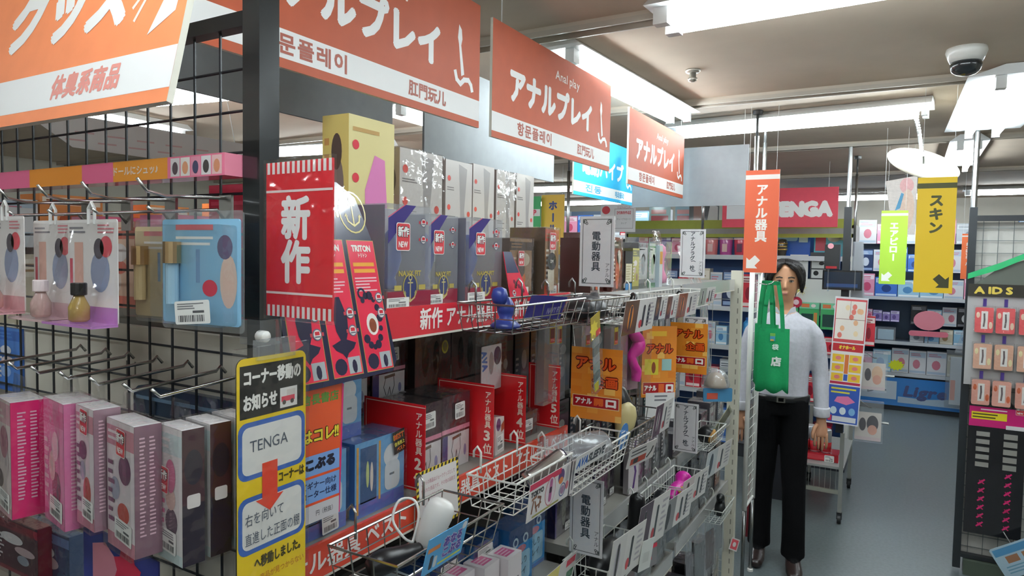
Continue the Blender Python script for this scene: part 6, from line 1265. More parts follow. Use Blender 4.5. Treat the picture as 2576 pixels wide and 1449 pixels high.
obj('riser', MB('paint').box(-1.12, AY+.02, 1.30, -.43, AY+.22, 1.56, '#cfd0cc'), [o for o in COL.objects if o.get('label') == 'white shelf unit under the red hanging shop sign'][0]).matrix_world = Matrix()
ru = [o for o in COL.objects if o.name.startswith('riser')][0]; ru.location = (1.35, -AY, 0)
pack('display_card', 'tall white display card with grey pictures behind the person', 'sign', .14, .02, .20, (-.80, AY+.03, 1.56), 0, None, '#d5d5d4', '#b8b8b8', fn=lambda p, w, d, h: (p.disc(front(0), -.03, .16, .012, .014, '#4a4a4c', 2), p.disc(front(0), .03, .16, .012, .014, '#5a5a5c', 2), p.rect(front(0), -.03, .05, .03, .065, '#8a8a8c', 2)))
pack('display_card', 'dark display card with white picture squares', 'sign', .13, .02, .22, (-.65, AY+.04, 1.56), 0, None, '#3a3c40', '#2a2c30', fn=lambda p, w, d, h: (p.rect(front(0), -.055, .09, .055, .16, '#c8cac8', 2), p.rect(front(0), -.055, .01, .055, .08, '#c8cac8', 2), p.disc(front(0), .02, .13, .02, .015, '#2a2a2c', 3), p.disc(front(0), -.02, .05, .02, .02, '#2a2a2c', 3)))
pack('display_card', 'small teal and yellow card on the white riser', 'sign', .085, .01, .075, (-.875, AY+.0, 1.60), 0, None, '#86bcb8', '#70a4a0', fn=lambda p, w, d, h: p.rect(front(0), -.03, .025, .03, .045, '#d8cc60', 2))
for k, (x, z, lb) in enumerate(((-.86, 1.305, 'green box with orange print, next to the person'), (-.70, 1.305, 'green box with dark window under the teal card'), (-.54, 1.305, 'green box with dark window beside the tall poster'))):
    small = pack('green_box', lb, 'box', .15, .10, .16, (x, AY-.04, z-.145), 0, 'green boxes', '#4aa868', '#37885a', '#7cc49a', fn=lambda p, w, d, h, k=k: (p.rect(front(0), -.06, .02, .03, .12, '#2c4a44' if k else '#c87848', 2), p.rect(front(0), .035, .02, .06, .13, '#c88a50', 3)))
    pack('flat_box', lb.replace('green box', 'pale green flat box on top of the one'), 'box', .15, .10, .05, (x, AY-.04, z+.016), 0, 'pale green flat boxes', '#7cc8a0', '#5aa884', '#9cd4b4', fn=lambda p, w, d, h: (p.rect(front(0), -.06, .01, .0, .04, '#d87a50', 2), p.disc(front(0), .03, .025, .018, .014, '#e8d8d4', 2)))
fill(-.95, -.42, AY-.04, .96, .08, ['red', 'red', 'pink'], (.12, .17), (.10, .14), 'beside the tall poster', 27); fill(-.95, -.42, AY-.04, .56, .10, ['red', 'white', 'pink', 'red'], (.2, .28), (.10, .14), 'near the silver cans', 28)
t = thing('tinsel_burst', 'yellow and white tinsel rosette beside the head of the person', 'decoration', (-.775, AY-.02, 1.475)); mb = MB('gloss')
for k in range(26):
    a = k*2.39996; b_ = math.acos(1-2*(k+.5)/26); v = Vector((math.sin(b_)*math.cos(a), -abs(math.cos(b_))*.6, math.sin(b_)*math.sin(a))); mb.tube([v*.01, v*.055], [.005, .001], ('#e8d84c', '#f0f0dc')[k % 2], n=4)
obj('tinsel', mb, t, kind='stuff')
t = thing('round_badge', 'red and white round badge beside the neck of the person', 'decoration', (-.80, AY-.05, 1.37)); obj('disc', MB('gloss').lathe([(.045, 0), (.045, .012)], '#b83048', n=22, axis='y'), t); obj('centre', MB('gloss').lathe([(.022, -.002), (.022, .004)], '#e4c8cc', n=18, axis='y'), t)
# ---- the red shop sign
p0, p1 = at(1820, 478, Y=5.75), at(2106, 571, Y=5.75); W, H = p1.x-p0.x, p0.z-p1.z
t = thing('shop_sign', 'red hanging board with large white letters TENGA', 'sign', ((p0.x+p1.x)/2, 5.75, p1.z), R(2)); obj('board', MB('board').box(-W/2, 0, 0, W/2, .02, H, '#d84456'), t)
obj('lettering', MB('paper').text(front(0), 'TENGA', W*.19, H*.46, H*.50, '#f0ece8', w=W*.54, bold=.09, lay=1), t); obj('white_panel', MB('paper').rect(front(0), -W*.46, H*.22, -W*.24, H*.90, '#e4e2e4', 1), t); obj('small_lettering', MB('paper').text(front(0), 'TENGA', -W*.35, H*.74, H*.13, '#b06a78', w=W*.16, lay=2), t)
for s in (-1, 1): obj('cord', MB('plastic').tube([(s*W*.42, 0, H), (s*W*.42, 0, CEIL-p1.z)], .0015, '#e6e6e4', n=4), t)
# ---- vertical banners
v_banner((2303, 446, 2402, 737), 3.35, 'large yellow vertical banner with dark kana and a dark arrow', '#e6bf1e', 'スキン', '#4a4a20', (1, '#3a3a1c'), (.905, .95, '#4a4a20'), h=.40, lead=1.06, voff=.68, bold=.05)
v_banner((2214, 530, 2281, 715), 4.45, 'lime green vertical banner with white kana and a white arrow', '#a2c83a', 'エアピロー', '#f2f2e4', (-1, '#f0f0e6'), (.93, .965, '#eaf0d8'), h=.36, lead=.98, voff=.58, bold=.05)
t = v_banner((2418, 588, 2450, 702), 6.3, 'small orange and yellow vertical banner behind the black rack post', '#ee7440', 'おっぱいホール', '#f6ece4', (1, '#ee7440'), (.93, .96, '#f6ece4'), h=.36, lead=.9, voff=.55, bold=.05)
v_banner((1362, 490, 1419, 640), 5.2, 'yellow and cream striped vertical banner with dark blue kana', '#efc04c', 'ホール', '#3a4a8c', (1, '#efc04c'), None, h=.40, lead=1.2, voff=.62, bold=.05)
cx, z, W, H = onY(1336, 494, 1362, 640, 5.15); t = thing('vertical_banner', 'green banner with red and white print beside the striped one', 'sign', (cx-.05, 5.15, z), 0); obj('panel', MB('paper').box(-.09, -.002, 0, .09, .002, H, '#46ae6a'), t); mb = MB('paper'); mb.rect(front(-.002), -.02, H*.66, .085, H*.78, '#e8e4e0', 1); micro(mb, front(-.002), -.05, H*.1, .08, H*.5, 4, '#d8dc70', 1, rnd); obj('print', mb, t, kind='stuff'); obj('lettering', MB('paper').text(front(-.002), 'IP', .03, H*.72, H*.14, '#d0485c', bold=.06, lay=2), t)
# ---- hanging sheet with abstract pastel print beside the yellow banner
cx, z, W, H = onY(2225, 440, 2305, 590, 5.0); t = thing('hanging_sheet', 'pale hanging sheet with pink and blue patches behind the yellow banner', 'poster', (cx, 5.0, z), R(4)); mb = MB('cloth').prism([(-W*.5, H*.9), (-W*.2, 0), (W*.5, .0), (W*.5, H*.98)], -.002, .002, '#e6dcd6'); obj('sheet', mb, t); mb = MB('cloth'); P = front(-.002); mb.disc(P, W*.18, H*.82, W*.22, H*.13, '#eab8b8', 1); mb.disc(P, W*.22, H*.42, W*.22, H*.34, '#e8cdbc', 2); mb.flat(P, [(-W*.16, H*.40), (W*.0, H*.44), (W*.10, H*.68), (W*.02, H*.70)], '#6aa4c8', 3); obj('print', mb, t)
for s in (-.4, .4): obj('cord', MB('plastic').tube([(s*W, 0, H*.9), (s*W, 0, CEIL-z)], .0012, '#e6e6e4', n=4), t)
# ---- upright rack in the far aisle with a small screen, poster, packs and cans
SY = 4.9
t = thing('rolling_rack', 'black and chrome rolling rack carrying a small screen', 'rack', (-.36, SY, 0))
obj('post', MB('paint').box(-.022, -.015, .60, .022, .015, 2.06, '#24262a'), t); obj('upper_tube', MB('chrome').tube([(0, 0, 2.06), (0, 0, CEIL-.005)], .012, '#c4c6c6', n=10), t)
for x, y in ((.02, 0), (.02, .82), (-.26, .06), (-.26, .82)):
    l = obj('leg', MB('steel').box(x-.012, y-.012, .07, x+.012, y+.012, .60, '#a9aaa4'), t); obj('castor', MB('rubber').lathe([(.028, -.012), (.030, -.008), (.030, .008), (.028, .012)], '#1c1e20', n=14, axis='x', at=(x, y, .031)), l); obj('fork', MB('steel').box(x-.016, y-.012, .03, x+.016, y+.012, .075, '#3c3e40'), l)
obj('tray', MB('paint').box(-.28, 0, .355, .035, .84, .37, '#8d8f8c'), t); obj('side_bar', MB('steel').tube([(.0, -.02, 1.0), (.30, -.02, 1.0)], .008, '#9a9b98', n=8), t); obj('side_bar', MB('steel').tube([(.0, -.02, .70), (.28, -.02, .70)], .008, '#9a9b98', n=8), t); obj('lower_bar', MB('steel').box(-.27, .0, .19, .03, .02, .215, '#b5b5a8'), t); mb = MB('paint')
for k in range(8): mb.tube([(-.24+k*.033, .012, .20), (-.24+k*.033, .012, .36)], .0016, '#8a8c88', n=4)
obj('wire_front', mb, t, kind='stuff')
t = thing('screen', 'small black display screen with a blue glimmer on the rolling rack', 'screen', (-.375, SY-.05, 1.53)); obj('casing', MB('gloss').box(-.115, -.01, 0, .115, .03, .125, '#17181b'), t); obj('display', MB('gloss').rect(front(-.01), -.105, .01, .105, .115, '#1c2736', 1).rect(front(-.01), -.09, .018, .09, .04, '#2a4470', 2), t); obj('bracket', MB('clear').box(-.085, -.014, -.01, -.078, .035, .13), t); obj('bracket', MB('clear').box(.07, -.014, -.01, .077, .035, .13), t)
t = thing('speaker_box', 'black box with pink tag above the small screen', 'device', (-.44, SY-.04, 1.66)); obj('box', MB('plastic').box(-.045, 0, 0, .045, .06, .16, '#1d1e20'), t); obj('tag', MB('gloss').lathe([(.018, -.004), (.018, .0)], '#e8a0ac', n=14, axis='y', at=(-.01, 0, .15)), t); obj('stripe', MB('gloss').rect(front(0), -.035, .005, .03, .02, '#a82c34', 1), t)
t = thing('pouch_bundle', 'bundle of clear and white bags hanging on the rolling rack post', 'bags', (-.285, SY, 1.42), R(15))
for k in range(5): obj('bag', MB('frost').prism([(-.035, 0), (.04, .02), (.02, .42), (-.03, .42)], -.006+k*.014, -.002+k*.014, '#dcd8de'), t)
# tall how-to poster
px = ((2100, 746), (2183, 756), (2076, 1062), (2156, 1077)); a, c, d = at(*px[0], Y=4.78), at(*px[1], Y=4.78), at(*px[2], Y=4.78); W = c.x-a.x; H = (a-d).length
t = thing('tall_poster', 'long narrow poster with red, yellow and blue printed sections', 'poster', (d.x+W/2, 4.78, d.z), 0, None, (0, R(2.2), R(4))); obj('panel', MB('gloss').box(-W/2, -.002, 0, W/2, .0, H, '#dcdce0'), t); P = front(-.002); obj('clip', MB('steel').tube([(0, 0, H*.55), (0, .06, H*.55), (-.01, .115, H*.55)], .004, '#8a8a88', n=5), t)
def sect(name, v0, v1, bg, fn): mb = MB('gloss'); mb.rect(P, -W*.47, H*v0, W*.47, H*v1, bg, 1); fn(mb); obj(name, mb, t, kind='stuff')
rr = random.Random(5)
def s1_(mb):
    mb.rect(P, -W*.44, H*.67, W*.44, H*.97, '#efe6dc', 2)
    for i in range(10): mb.disc(P, W*rr.uniform(-.38, .38), H*rr.uniform(.70, .95), W*.07, H*.022, rr.choice(('#d8756a', '#e8b48c', '#e8a0a0', '#f0d8b0')), 3+i*.3, 12)
    mb.rect(P, -W*.44, H*.825, W*.44, H*.829, '#8a6a60', 7); mb.rect(P, -W*.02, H*.83, -W*.01, H*.97, '#8a6a60', 8)
def s2_(mb):
    mb.rect(P, -W*.46, H*.575, W*.46, H*.635, '#b82c34', 2); mb.text(P, 'オナホール', -W*.02, H*.605, H*.035, '#e8d048', w=W*.5, bold=.05, lay=3)
    for i in range(3):
        for s in (-1, 1): mb.rect(P, s*W*.26-W*.18, H*(.52-.075*i)-H*.03, s*W*.26+W*.18, H*(.52-.075*i)+H*.03, '#e2b838', 2); mb.disc(P, s*W*.26, H*(.52-.075*i), W*.09, H*.016, '#d87a7a', 3, 12)
    mb.rect(P, -W*.06, H*.40, W*.06, H*.55, '#d07038', 3); mb.rect(P, -W*.46, H*.315, W*.46, H*.335, '#b02c48', 3); mb.rect(P, -W*.06, H*.345, W*.06, H*.395, '#3a58a8', 3)
def s3_(mb):
    micro(mb, P, -W*.40, H*.235, W*.40, H*.295, 2, '#d8cc48', 2, rr); mb.flat(P, [(-W*.28, H*.175), (W*.1, H*.155), (W*.36, H*.185), (W*.14, H*.225), (-W*.2, H*.215)], '#d8749c', 2)
    for i in range(3): mb.disc(P, W*(-.28+.28*i), H*.105, W*.10, H*.03, ('#c8d8e0', '#d8e0e4', '#7aa8d0')[i], 2, 14)
    mb.rect(P, -W*.3, H*.02, W*.42, H*.06, '#d8d8dc', 2); mb.rect(P, -W*.44, H*.02, -W*.32, H*.065, '#b83450', 2)
sect('upper_section', .645, .985, '#c84a50', s1_); sect('middle_section', .31, .64, '#e6e0dc', s2_); sect('lower_section', .01, .305, '#3556a8', s3_)
# clear bags hung beside the poster
for k, (px, lb) in enumerate((((2163, 885, 2232, 985), 'clear bag with pastel print, upper of two beside the tall poster'), ((2148, 1008, 2222, 1112), 'clear bag with pastel print, lower of two beside the tall poster'))):
    cx, z, W, H = onY(*px, 4.86); t = thing('hanging_bag', lb, 'package', (cx, 4.86, z), R(3), 'clear bags beside the tall poster'); mb = MB('gloss').prism(rr_poly(-W*.46, .01, W*.44, H*.72, .004), 0, .004, '#e4d6cc'); obj('card', mb, t); mb = MB('gloss'); P2 = front(0)
    mb.disc(P2, -W*.2, H*.42, W*.12, H*.16, '#3a3038', 1); mb.disc(P2, W*.14, H*.45, W*.2, H*.2, '#e8bc98' if k == 0 else '#3a3038', 2); mb.disc(P2, W*.14, H*.30, W*.16, H*.12, '#e0a088', 3); mb.rect(P2, -W*.44, .012, W*.42, H*.12, '#e2c8c8', 4); obj('print', mb, t, kind='stuff')
    obj('bag', MB('clear').box(-W/2, -.012, 0, W/2, .014, H), t); obj('hook', MB('chrome').tube([(-.05, .05, H*.95), (.0, -.03, H*.86), (.015, -.05, H*.87)], .003, '#b5b5b4', n=6), t)
fill(-.30, -.16, 4.88, 1.18, .03, ['pink', 'red'], (.17, .2), (.06, .07), 'behind the tall poster', 31)
# cans
t = thing('can_crate', 'red printed shelf tray under the silver cans', 'tray', (-.495, 5.0, .372)); obj('tray', MB('gloss').box(-.13, -.01, 0, .13, .15, .05, '#b8242e').rect(front(-.01), -.12, .01, .05, .04, '#d0404a', 1), t); sticker(t, front(-.0105), .075, .02, .06, .045)
for k, (x, y) in enumerate(((-.585, 5.03), (-.515, 5.03), (-.445, 5.03), (-.55, 5.10), (-.48, 5.10))):
    t = thing('drink_can', 'silver and red can standing in the red tray', 'can', (x, y, .422), 0, 'silver and red cans'); obj('can', MB('steel').lathe([(.026, 0), (.032, .006), (.032, .15), (.026, .162), (.024, .160)], '#c9ccd0', n=18), t, smooth=True); obj('label_band', MB('gloss').lathe([(.0326, .012), (.0326, .075)], '#c4242e', n=18), t, smooth=True)
pack('dark_case', 'dark case with small white tag standing on the floor behind the person', 'case', .24, .30, .42, (-.79, 5.15, .0), 0, None, '#26262b', '#1e1e22', '#303036', mat='plastic', fn=lambda p, w, d, h: (p.rect(front(0), .05, .25, .09, .31, '#c8c8cc', 2)))
t = thing('red_flag', 'narrow dark red cloth hanging low behind the mesh stand', 'cloth', (-.77, 4.35, .0)); obj('cloth', MB('cloth').prism([(-.05, 0), (.05, .0), (.06, .42), (-.04, .40)], 0, .004, '#7a3036'), t)
# ---- far unit along the back wall
BY = 9.0
BU = shelf_unit('shelf_unit', 'dark shelf unit along the back wall with a blue lettered skirt', -.62, 1.6, BY, .45, [1.31, .80, .44], 2.05, '#5a6474', '#4a6078', base=.40)
sk = obj('skirt_board', MB('gloss').box(-1.11, -.004, .06, 1.11, .0, .385, '#2c78c0'), BU); mb = MB('gloss'); P = front(-.004); mb.rect(P, -1.1, .13, -.575, .34, '#c2ccd4', 1); mb.flat(P, [(-.56, .10), (1.1, .09), (1.1, .20), (.2, .22), (-.3, .16), (-.56, .17)], '#a9bccc', 1); obj('skirt_print', mb, sk)
obj('skirt_lettering', MB('gloss').text(P, 'Ligre', -.28, .24, .17, '#3f4c7c', w=.42, bold=.05, lay=2, shear=.2), sk); obj('skirt_kana', MB('gloss').text(P, '～リグレ～', .20, .19, .085, '#4a5468', w=.44, bold=.03, lay=2), sk); obj('skirt_kana', MB('gloss').text(P, 'グレー', -.84, .225, .10, '#3f4858', w=.34, bold=.03, lay=2), sk)
fill(-.55, 1.5, BY+.03, 1.31, .14, ['white', 'pink', 'white', 'blue', 'pale blue'], (.17, .26), (.17, .24), 'on the lit back shelf', 41); fill(-.55, .0, BY+.06, 1.02, .08, ['purple', 'pink', 'pink', 'white'], (.10, .15), (.08, .11), 'in the purple back group', 42)
fill(.02, 1.5, BY+.08, 1.0, .05, ['white', 'pink', 'cream', 'pale blue', 'black'], (.16, .25), (.14, .19), 'on dark back wall', 44); fill(.02, 1.5, BY+.04, .80, .08, ['pale blue', 'white', 'cream', 'silver'], (.12, .17), (.13, .18), 'on the middle back shelf', 45); fill(-.55, 1.5, BY+.05, .44, .12, ['white', 'pale blue', 'cream', 'pink', 'white'], (.2, .28), (.17, .21), 'on the lowest back shelf', 46)
fill(-.55, 1.5, BY+.10, 1.60, .05, ['blue', 'pale blue', 'white', 'navy', 'red', 'silver'], (.2, .3), (.15, .2), 'in upper back rows', 47); fill(-.55, 1.5, BY+.10, 1.92, .05, ['pale blue', 'white', 'blue', 'silver', 'pink'], (.2, .34), (.16, .22), 'in topmost back rows', 48)
t = thing('star_tag', 'bright yellow star-shaped tag on the back wall unit', 'tag', (-.10, BY-.03, .53)); obj('tag', MB('paper').prism([(.085*(1 if k % 2 else .72)*math.cos(k*math.pi/12), .065*(1 if k % 2 else .72)*math.sin(k*math.pi/12)) for k in range(24)], -.004, 0, '#e2e628'), t)
t = thing('clear_case', 'bright clear plastic cases stacked on the back wall unit', 'case', (-.30, BY+.01, .802)); obj('case', MB('frost').box(-.22, 0, 0, .18, .14, .15), t); obj('insert', MB('paper').box(-.2, .02, .01, -.02, .12, .14, '#dbe6ea'), t); obj('insert', MB('paper').box(.0, .02, .01, .16, .12, .12, '#bcd8e4'), t)
t = thing('pink_emblem', 'pink rounded card emblem clipped to the back wall unit', 'decoration', (.20, BY-.02, .97)); obj('clip', MB('steel').tube([(0, 0, .02), (0, .012, -.10), (0, .03, -.168)], .004, '#8a8a88', n=5), t); obj('card', MB('paper').prism([(.15*math.cos(k*.2618), .09+.11*math.sin(k*.2618)) for k in range(24)], -.005, 0, '#e58a98'), t); obj('foot', MB('paper').prism(rr_poly(-.19, -.09, .19, -.03, .028), -.008, -.003, '#e0788a'), t)
t = thing('hanging_bag', 'tall clear bag with white contents hanging before the blue skirt', 'package', (.50, BY-.12, .13)); obj('contents', MB('paper').box(-.08, 0, .03, .09, .06, .55, '#cdd2d6'), t); obj('print', MB('paper').rect(front(0), -.075, .08, -.03, .3, '#d89a8a', 1), t); obj('bag', MB('clear').box(-.12, -.02, 0, .13, .09, .62), t); obj('neck', MB('frost').prism([(-.05, .6), (.05, .6), (.09, .95), (.04, .95)], .0, .02, '#ffffff'), t)
# unit between, running back on the right of the aisle floor and on the left behind the screen rack
shelf_unit('shelf_unit', 'tall pastel shelf unit behind the lime green banner', -1.9, -.72, 8.6, .4, [1.6, 1.25, .9, .5], 2.1, '#aebcc8', '#7fa8c0')
for k, z in enumerate((1.6, 1.25, .9, .5)): fill(-1.85, -.78, 8.62, z, .12, ['pale blue', 'white', 'pink', 'red', 'silver', 'yellow'], (.2, .3), (.14, .2), 'on pastel unit level %s' % ('one', 'two', 'three', 'four')[k], 51+k)
# ---- behind the gondola top: units of the next aisles
shelf_unit('shelf_unit', 'pale shelf unit of the next aisle behind the framed signs', -3.6, -2.35, 7.2, .4, [1.95, 1.6, 1.25], 2.25, '#c9ccd0', '#6a7a90')
fill(-3.5, -2.4, 7.22, 1.95, .1, ['pale blue', 'white', 'blue', 'silver', 'pink', 'red'], (.2, .3), (.14, .2), 'atop next aisle unit', 61); fill(-3.5, -2.4, 7.22, 1.6, .1, ['pale blue', 'white', 'black', 'red'], (.22, .3), (.14, .2), 'inside next aisle unit', 62)
t = thing('shop_sign', 'white hanging card with a red disc and small red print', 'sign', (-2.20, 5.62, 1.93), 0); obj('card', MB('paper').box(-.17, -.003, 0, .15, .003, .24, '#e8e4e6'), t); mb = MB('paper'); P = front(-.003); mb.disc(P, -.12, .19, .038, .035, '#d0404c', 1); mb.frame(P, -.04, .03, .13, .20, .003, '#8a7a7c', 1); obj('print', mb, t); mb = MB('paper'); mb.text(P, 'TENGA', .045, .21, .028, '#c8a0a8', w=.13, lay=1); mb.text(P, '【代表的作品】', .045, .165, .03, '#c8545c', w=.155, lay=2, bold=.03); mb.text(P, 'ディープスロート', .045, .11, .02, '#5a5456', w=.13, lay=2); mb.text(P, 'カップ', .045, .075, .02, '#5a5456', w=.05, lay=2); obj('lettering', mb, t); obj('cord', MB('plastic').tube([(0, 0, .24), (0, 0, CEIL-1.93)], .001, '#dddddd', n=4), t)
for k, (x, y, w, h, z, c, lb) in enumerate(((-2.06, 6.3, .20, .40, 1.86, '#b8d8e4', 'pale blue poster with red lettering in the next aisle'), (-1.84, 6.35, .17, .40, 1.86, '#a8cce0', 'pale blue poster with pink print in the next aisle'), (-1.62, 6.2, .26, .42, 1.84, '#2f3238', 'dark framed display with a brown picture in the next aisle'))):
    t = thing('wall_poster', lb, 'poster', (x, y, z), R(8)); obj('panel', MB('gloss').box(-w/2, 0, 0, w/2, .01, h, c), t); mb = MB('gloss'); P = front(0)
    if k < 2: mb.rect(P, -w*.4, h*.5, w*.4, h*.62, '#d0606c', 1); mb.rect(P, -w*.4, h*.66, w*.3, h*.76, '#e8a8ac', 1); mb.rect(P, -w*.3, h*.18, w*.35, h*.32, '#f0f2f2', 1)
    else: mb.rect(P, -w*.35, h*.1, w*.02, h*.85, '#8a5a4c', 1); mb.flat(P, [(w*.06, h*.3), (w*.46, h*.2), (w*.46, h*.8), (w*.2, h*.85)], '#c8c8c8', 2)
    obj('print', mb, t)
# ---- next gondola behind the grid, with paper-covered top
shelf_unit('shelf_unit', 'shelf unit of the neighbouring aisle seen through the wire grid', .3, 5.2, -2.75, .45, [1.75, 1.40], 1.86, '#cfc9bd', '#b5ada0', rz=AISLE)
fill(.4, 5.1, -2.77, 1.75, .14, ['cream', 'pink', 'white', 'orange', 'red', 'white'], (.08, .19), (.14, .24), 'atop neighbouring aisle unit', 71, rz=AISLE); fill(.4, 5.1, -2.77, 1.40, .14, ['cream', 'pink', 'white', 'red', 'purple'], (.25, .34), (.14, .22), 'inside neighbouring aisle unit', 72, rz=AISLE)
t = thing('paper_banner', 'slanted white paper banner with faint pink print behind the wire grid', 'banner', (-2.62, 1.22, 2.13), 0, None, (R(-12), 0, R(74))); obj('cord', MB('plastic').tube([(.70, 0, .03), (.70, .06, CEIL-2.13)], .0012, '#e6e6e4', n=4), t); obj('sheet', MB('paper').prism([(-.05, .07), (.12, -.06), (.75, -.09), (.75, .03)], 0, .002, '#efe7e5'), t); mb = MB('paper')
for k in range(6):
    for j in range(2): mb.rect(front(0), .10+k*.1+j*.03, -.035+j*.03-k*.004, .16+k*.1+j*.03, -.029+j*.03-k*.004, '#e6bcbe', 1)
obj('print', mb, t, kind='stuff')
tension_pole(-1.72, 1.95, 1.62, 'chrome tension pole behind the pink strip of the wire grid', .014); tension_pole(-2.2, 4.6, 1.7, 'chrome tension pole beside the striped banner', .012); tension_pole(-1.55, 5.9, 1.9, 'chrome tension pole in front of the cups', .012); tension_pole(-.36, 5.55, 1.75, 'chrome tension pole just behind the rolling rack', .009)
# ================================================================== rack with the green roof
t = thing('grid_rack', 'black framed wire rack against a grey board', 'rack', (.285, 4.52, 0))
obj('post', MB('paint').box(-.018, -.018, .02, .018, .018, 2.02, '#24282c'), t); obj('pole', MB('chrome').tube([(0, 0, 2.02), (0, 0, CEIL)], .015, '#c4c6c6', n=12), t); obj('top_bar', MB('paint').box(.018, -.015, 1.945, 1.4, .015, 1.975, '#1e2024'), t); obj('backing_board', MB('board').box(.02, .03, .10, 1.4, .04, 1.94, '#b5b2ac'), t); obj('bottom_bar', MB('paint').box(.018, -.02, .085, 1.4, .02, .105, '#24282c'), t); mb = MB('paint')
for k in range(20): mb.tube([(.05+k*.068, .012, .1), (.05+k*.068, .012, 1.95)], .002, '#565c5c', n=4)
for k in range(27): mb.tube([(.018, .016, .14+k*.068), (1.4, .016, .14+k*.068)], .002, '#565c5c', n=4)
obj('wire_grid', mb, t, kind='stuff')
obj('base_case', MB('paint').box(.03, -.05, .0, 1.4, .03, .082, '#4a5448'), t)
RX, RYY = .56, 4.48
t = thing('shrine_display', 'shrine-shaped card display with green roof and a lettered dark board', 'display', (RX, RYY, 1.355)); mb = MB('gloss'); roof = [(-.29, .245), (-.12, .33), (.0, .375), (.12, .33), (.29, .245), (.29, .295), (.12, .385), (0, .425), (-.12, .385), (-.29, .295)]
obj('roof', MB('gloss').prism([(-.29, .275), (-.15, .33), (-.03, .395), (.03, .395), (.15, .33), (.29, .275), (.29, .305), (.15, .365), (.02, .43), (-.02, .43), (-.15, .365), (-.29, .305)], -.02, .0, '#2aa868', edge='#16603c'), t); obj('gable', MB('gloss').prism([(-.25, .25), (.25, .25), (.15, .34), (.0, .40), (-.15, .34)], -.008, .004, '#5a5f58'), t)
obj('name_board', MB('gloss').box(-.285, -.012, .185, .285, 0, .25, '#2a2722'), t); obj('lettering', MB('gloss').text(front(-.012), 'AIDS', -.165, .217, .052, '#c9b04e', w=.18, bold=.06, lead=1.3, lay=1), t)
obj('back_card', MB('gloss').box(-.285, .0, -.30, .285, .006, .25, '#a9a8a8'), t)
obj('bell', MB('chrome').lathe([(.004, -.024), (.018, -.018), (.024, 0), (.018, .018), (.004, .024)], '#c8a040', n=16, at=(-.01, -.04, .235)), t, smooth=True); mb = MB('cloth')
for k in range(16): mb.lathe([(.008, -.008), (.011, 0), (.008, .008)], '#d8d0c8' if k % 2 else '#b8404c', n=8, at=(.03+.003*math.sin(k), -.04, .20-k*.014))
obj('rope', mb, t, kind='stuff'); obj('tassel', MB('cloth').lathe([(.006, .0), (.018, -.02), (.022, -.09), (.012, -.10)], '#a8283c', n=12, at=(.03, -.04, -.03)), t, smooth=True)
cols = (.352, .445, .545, .64)
for r_ in range(3):
    for k, x in enumerate(cols):
        c1, c2 = (('#d8585c', '#e8c8b0'), ('#d8a890', '#e4d8a8'), ('#dca090', '#c8603c'))[r_]
        t = thing('charm_pack', ('red and white charm pack on a purple ribbon, %s from the post', 'pale gold charm pack in the middle row, %s from the post', 'peach charm pack in the lowest row, %s from the post')[r_] % ('first', 'second', 'third', 'fourth')[k], 'package', (x, 4.455, 1.345-.195*r_), R(3*((k+r_) % 3-1)), 'charm packs under the shrine roof'); W, H = .082, .135
        obj('pack', MB('gloss').prism(rr_poly(-W/2, 0, W/2, H, .008), -.010, .008, c1), t); P = front(-.010); mb = MB('gloss'); mb.rect(P, -W*.16, H*.15, W*.20, H*.85, '#e8e4e0', 1); mb.disc(P, -W*.33, H*.7, W*.1, H*.12, c2, 1); mb.disc(P, W*.36, H*.3, W*.1, H*.14, c2, 1); mb.line(P, [(0, H*.75), (.002, H*.5), (-.001, H*.25)], .008, '#6a5a5c', 2); obj('print', mb, t); obj('film', MB('film').box(-W*.56, -.014, -.004, W*.56, .012, H*1.06), t)
        obj('ribbon', MB('cloth').box(-.008, -.003, H*1.04, .008, -.001, H*1.04+.042, '#4a3a78'), t)
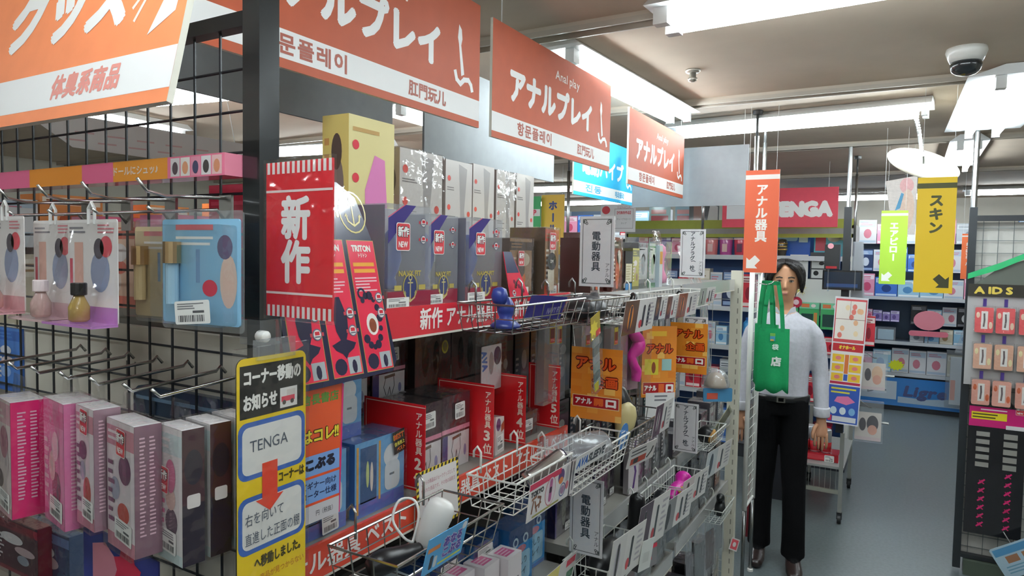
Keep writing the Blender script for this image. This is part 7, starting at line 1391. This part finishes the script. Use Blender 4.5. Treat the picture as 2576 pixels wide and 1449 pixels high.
# black product board with pink lettering
a = at(2438, 1010, Y=4.46); W, H = .255, .72
t = thing('product_board', 'tall black product board with pink lettering and silver tags', 'display', (.435, 4.462, .245), R(2)); obj('board', MB('gloss').box(-W/2, 0, 0, W/2, .012, H, '#17161a'), t); P = front(0); mb = MB('gloss')
mb.rect(P, -W/2, H*.82, W/2, H*.97, '#c01f6c', 1); mb.rect(P, -W*.46, H*.875, W*.16, H*.93, '#e0cc2a', 2); micro(mb, P, -W*.44, H*.88, W*.12, H*.925, 2, '#4a4420', 3, rnd); mb.rect(P, W*.15, H*.815, W*.46, H*.845, '#dcd8d8', 2); micro(mb, P, -W*.3, H*.94, W*.2, H*.96, 1, '#f0dce4', 2, rnd); obj('header_print', mb, t)
for k in range(5):
    for s in (-1, 1): obj('silver_tag', MB('steel').box(s*W*.24-.030, -.006, H*(.765-.058*k)-.012+(.0 if s < 0 else -.004), s*W*.24+.030, 0, H*(.765-.058*k)+.012, '#b5b2ac'), t)
for s in (-1, 1):
    for k in range(7):
        if k == 6 and s < 0: continue
        mb = MB('gloss'); v = H*(.06+.065*k); u = s*W*.23; mb.line(P, [(u-.012, v), (u+.004, v+.018), (u-.004, v+.006), (u+.014, v+.024)], .008, '#d02468', 1); mb.line(P, [(u-.008, v+.018), (u+.012, v+.002)], .006, '#b81e5c', 2); obj('pink_mark', mb, t)
obj('handle', MB('plastic').tube([(-.06, .006, H), (-.03, .006, H+.05), (.03, .006, H+.05), (.06, .006, H)], .004, '#1c1c20', n=6), t); new_sticker(t, P, W*.38, H*.965, .05)
t = thing('info_card', 'tilted pale blue and white information card at the rack foot', 'sign', (.56, 4.40, .17), 0, None, (R(8), R(-32), R(5))); obj('card', MB('gloss').prism(rr_poly(-.11, -.08, .11, .10, .01), -.002, 0, '#b8d4e4'), t); mb = MB('gloss'); P = front(-.002); mb.rect(P, -.10, .05, .10, .09, '#5a9ccc', 1); mb.rect(P, -.06, .0, .0, .04, '#a87858', 1); mb.rect(P, .02, .0, .08, .04, '#a87858', 1); micro(mb, P, -.08, -.06, .09, -.01, 3, '#7ca8c4', 1, rnd); obj('print', mb, t); obj('clip', MB('steel').tube([(0, 0, .09), (0, .04, .10), (0, .10, .12)], .003, '#8a8a88', n=6), t)
t = thing('pink_card', 'pale pink card hanging on the rack with the black product board', 'sign', (.66, 4.47, .50)); obj('panel', MB('gloss').box(-.05, 0, 0, .05, .006, .32, '#e4bcc4'), t); obj('tab', MB('gloss').box(-.02, .0, .32, .02, .004, .35, '#d8a8b4'), t)
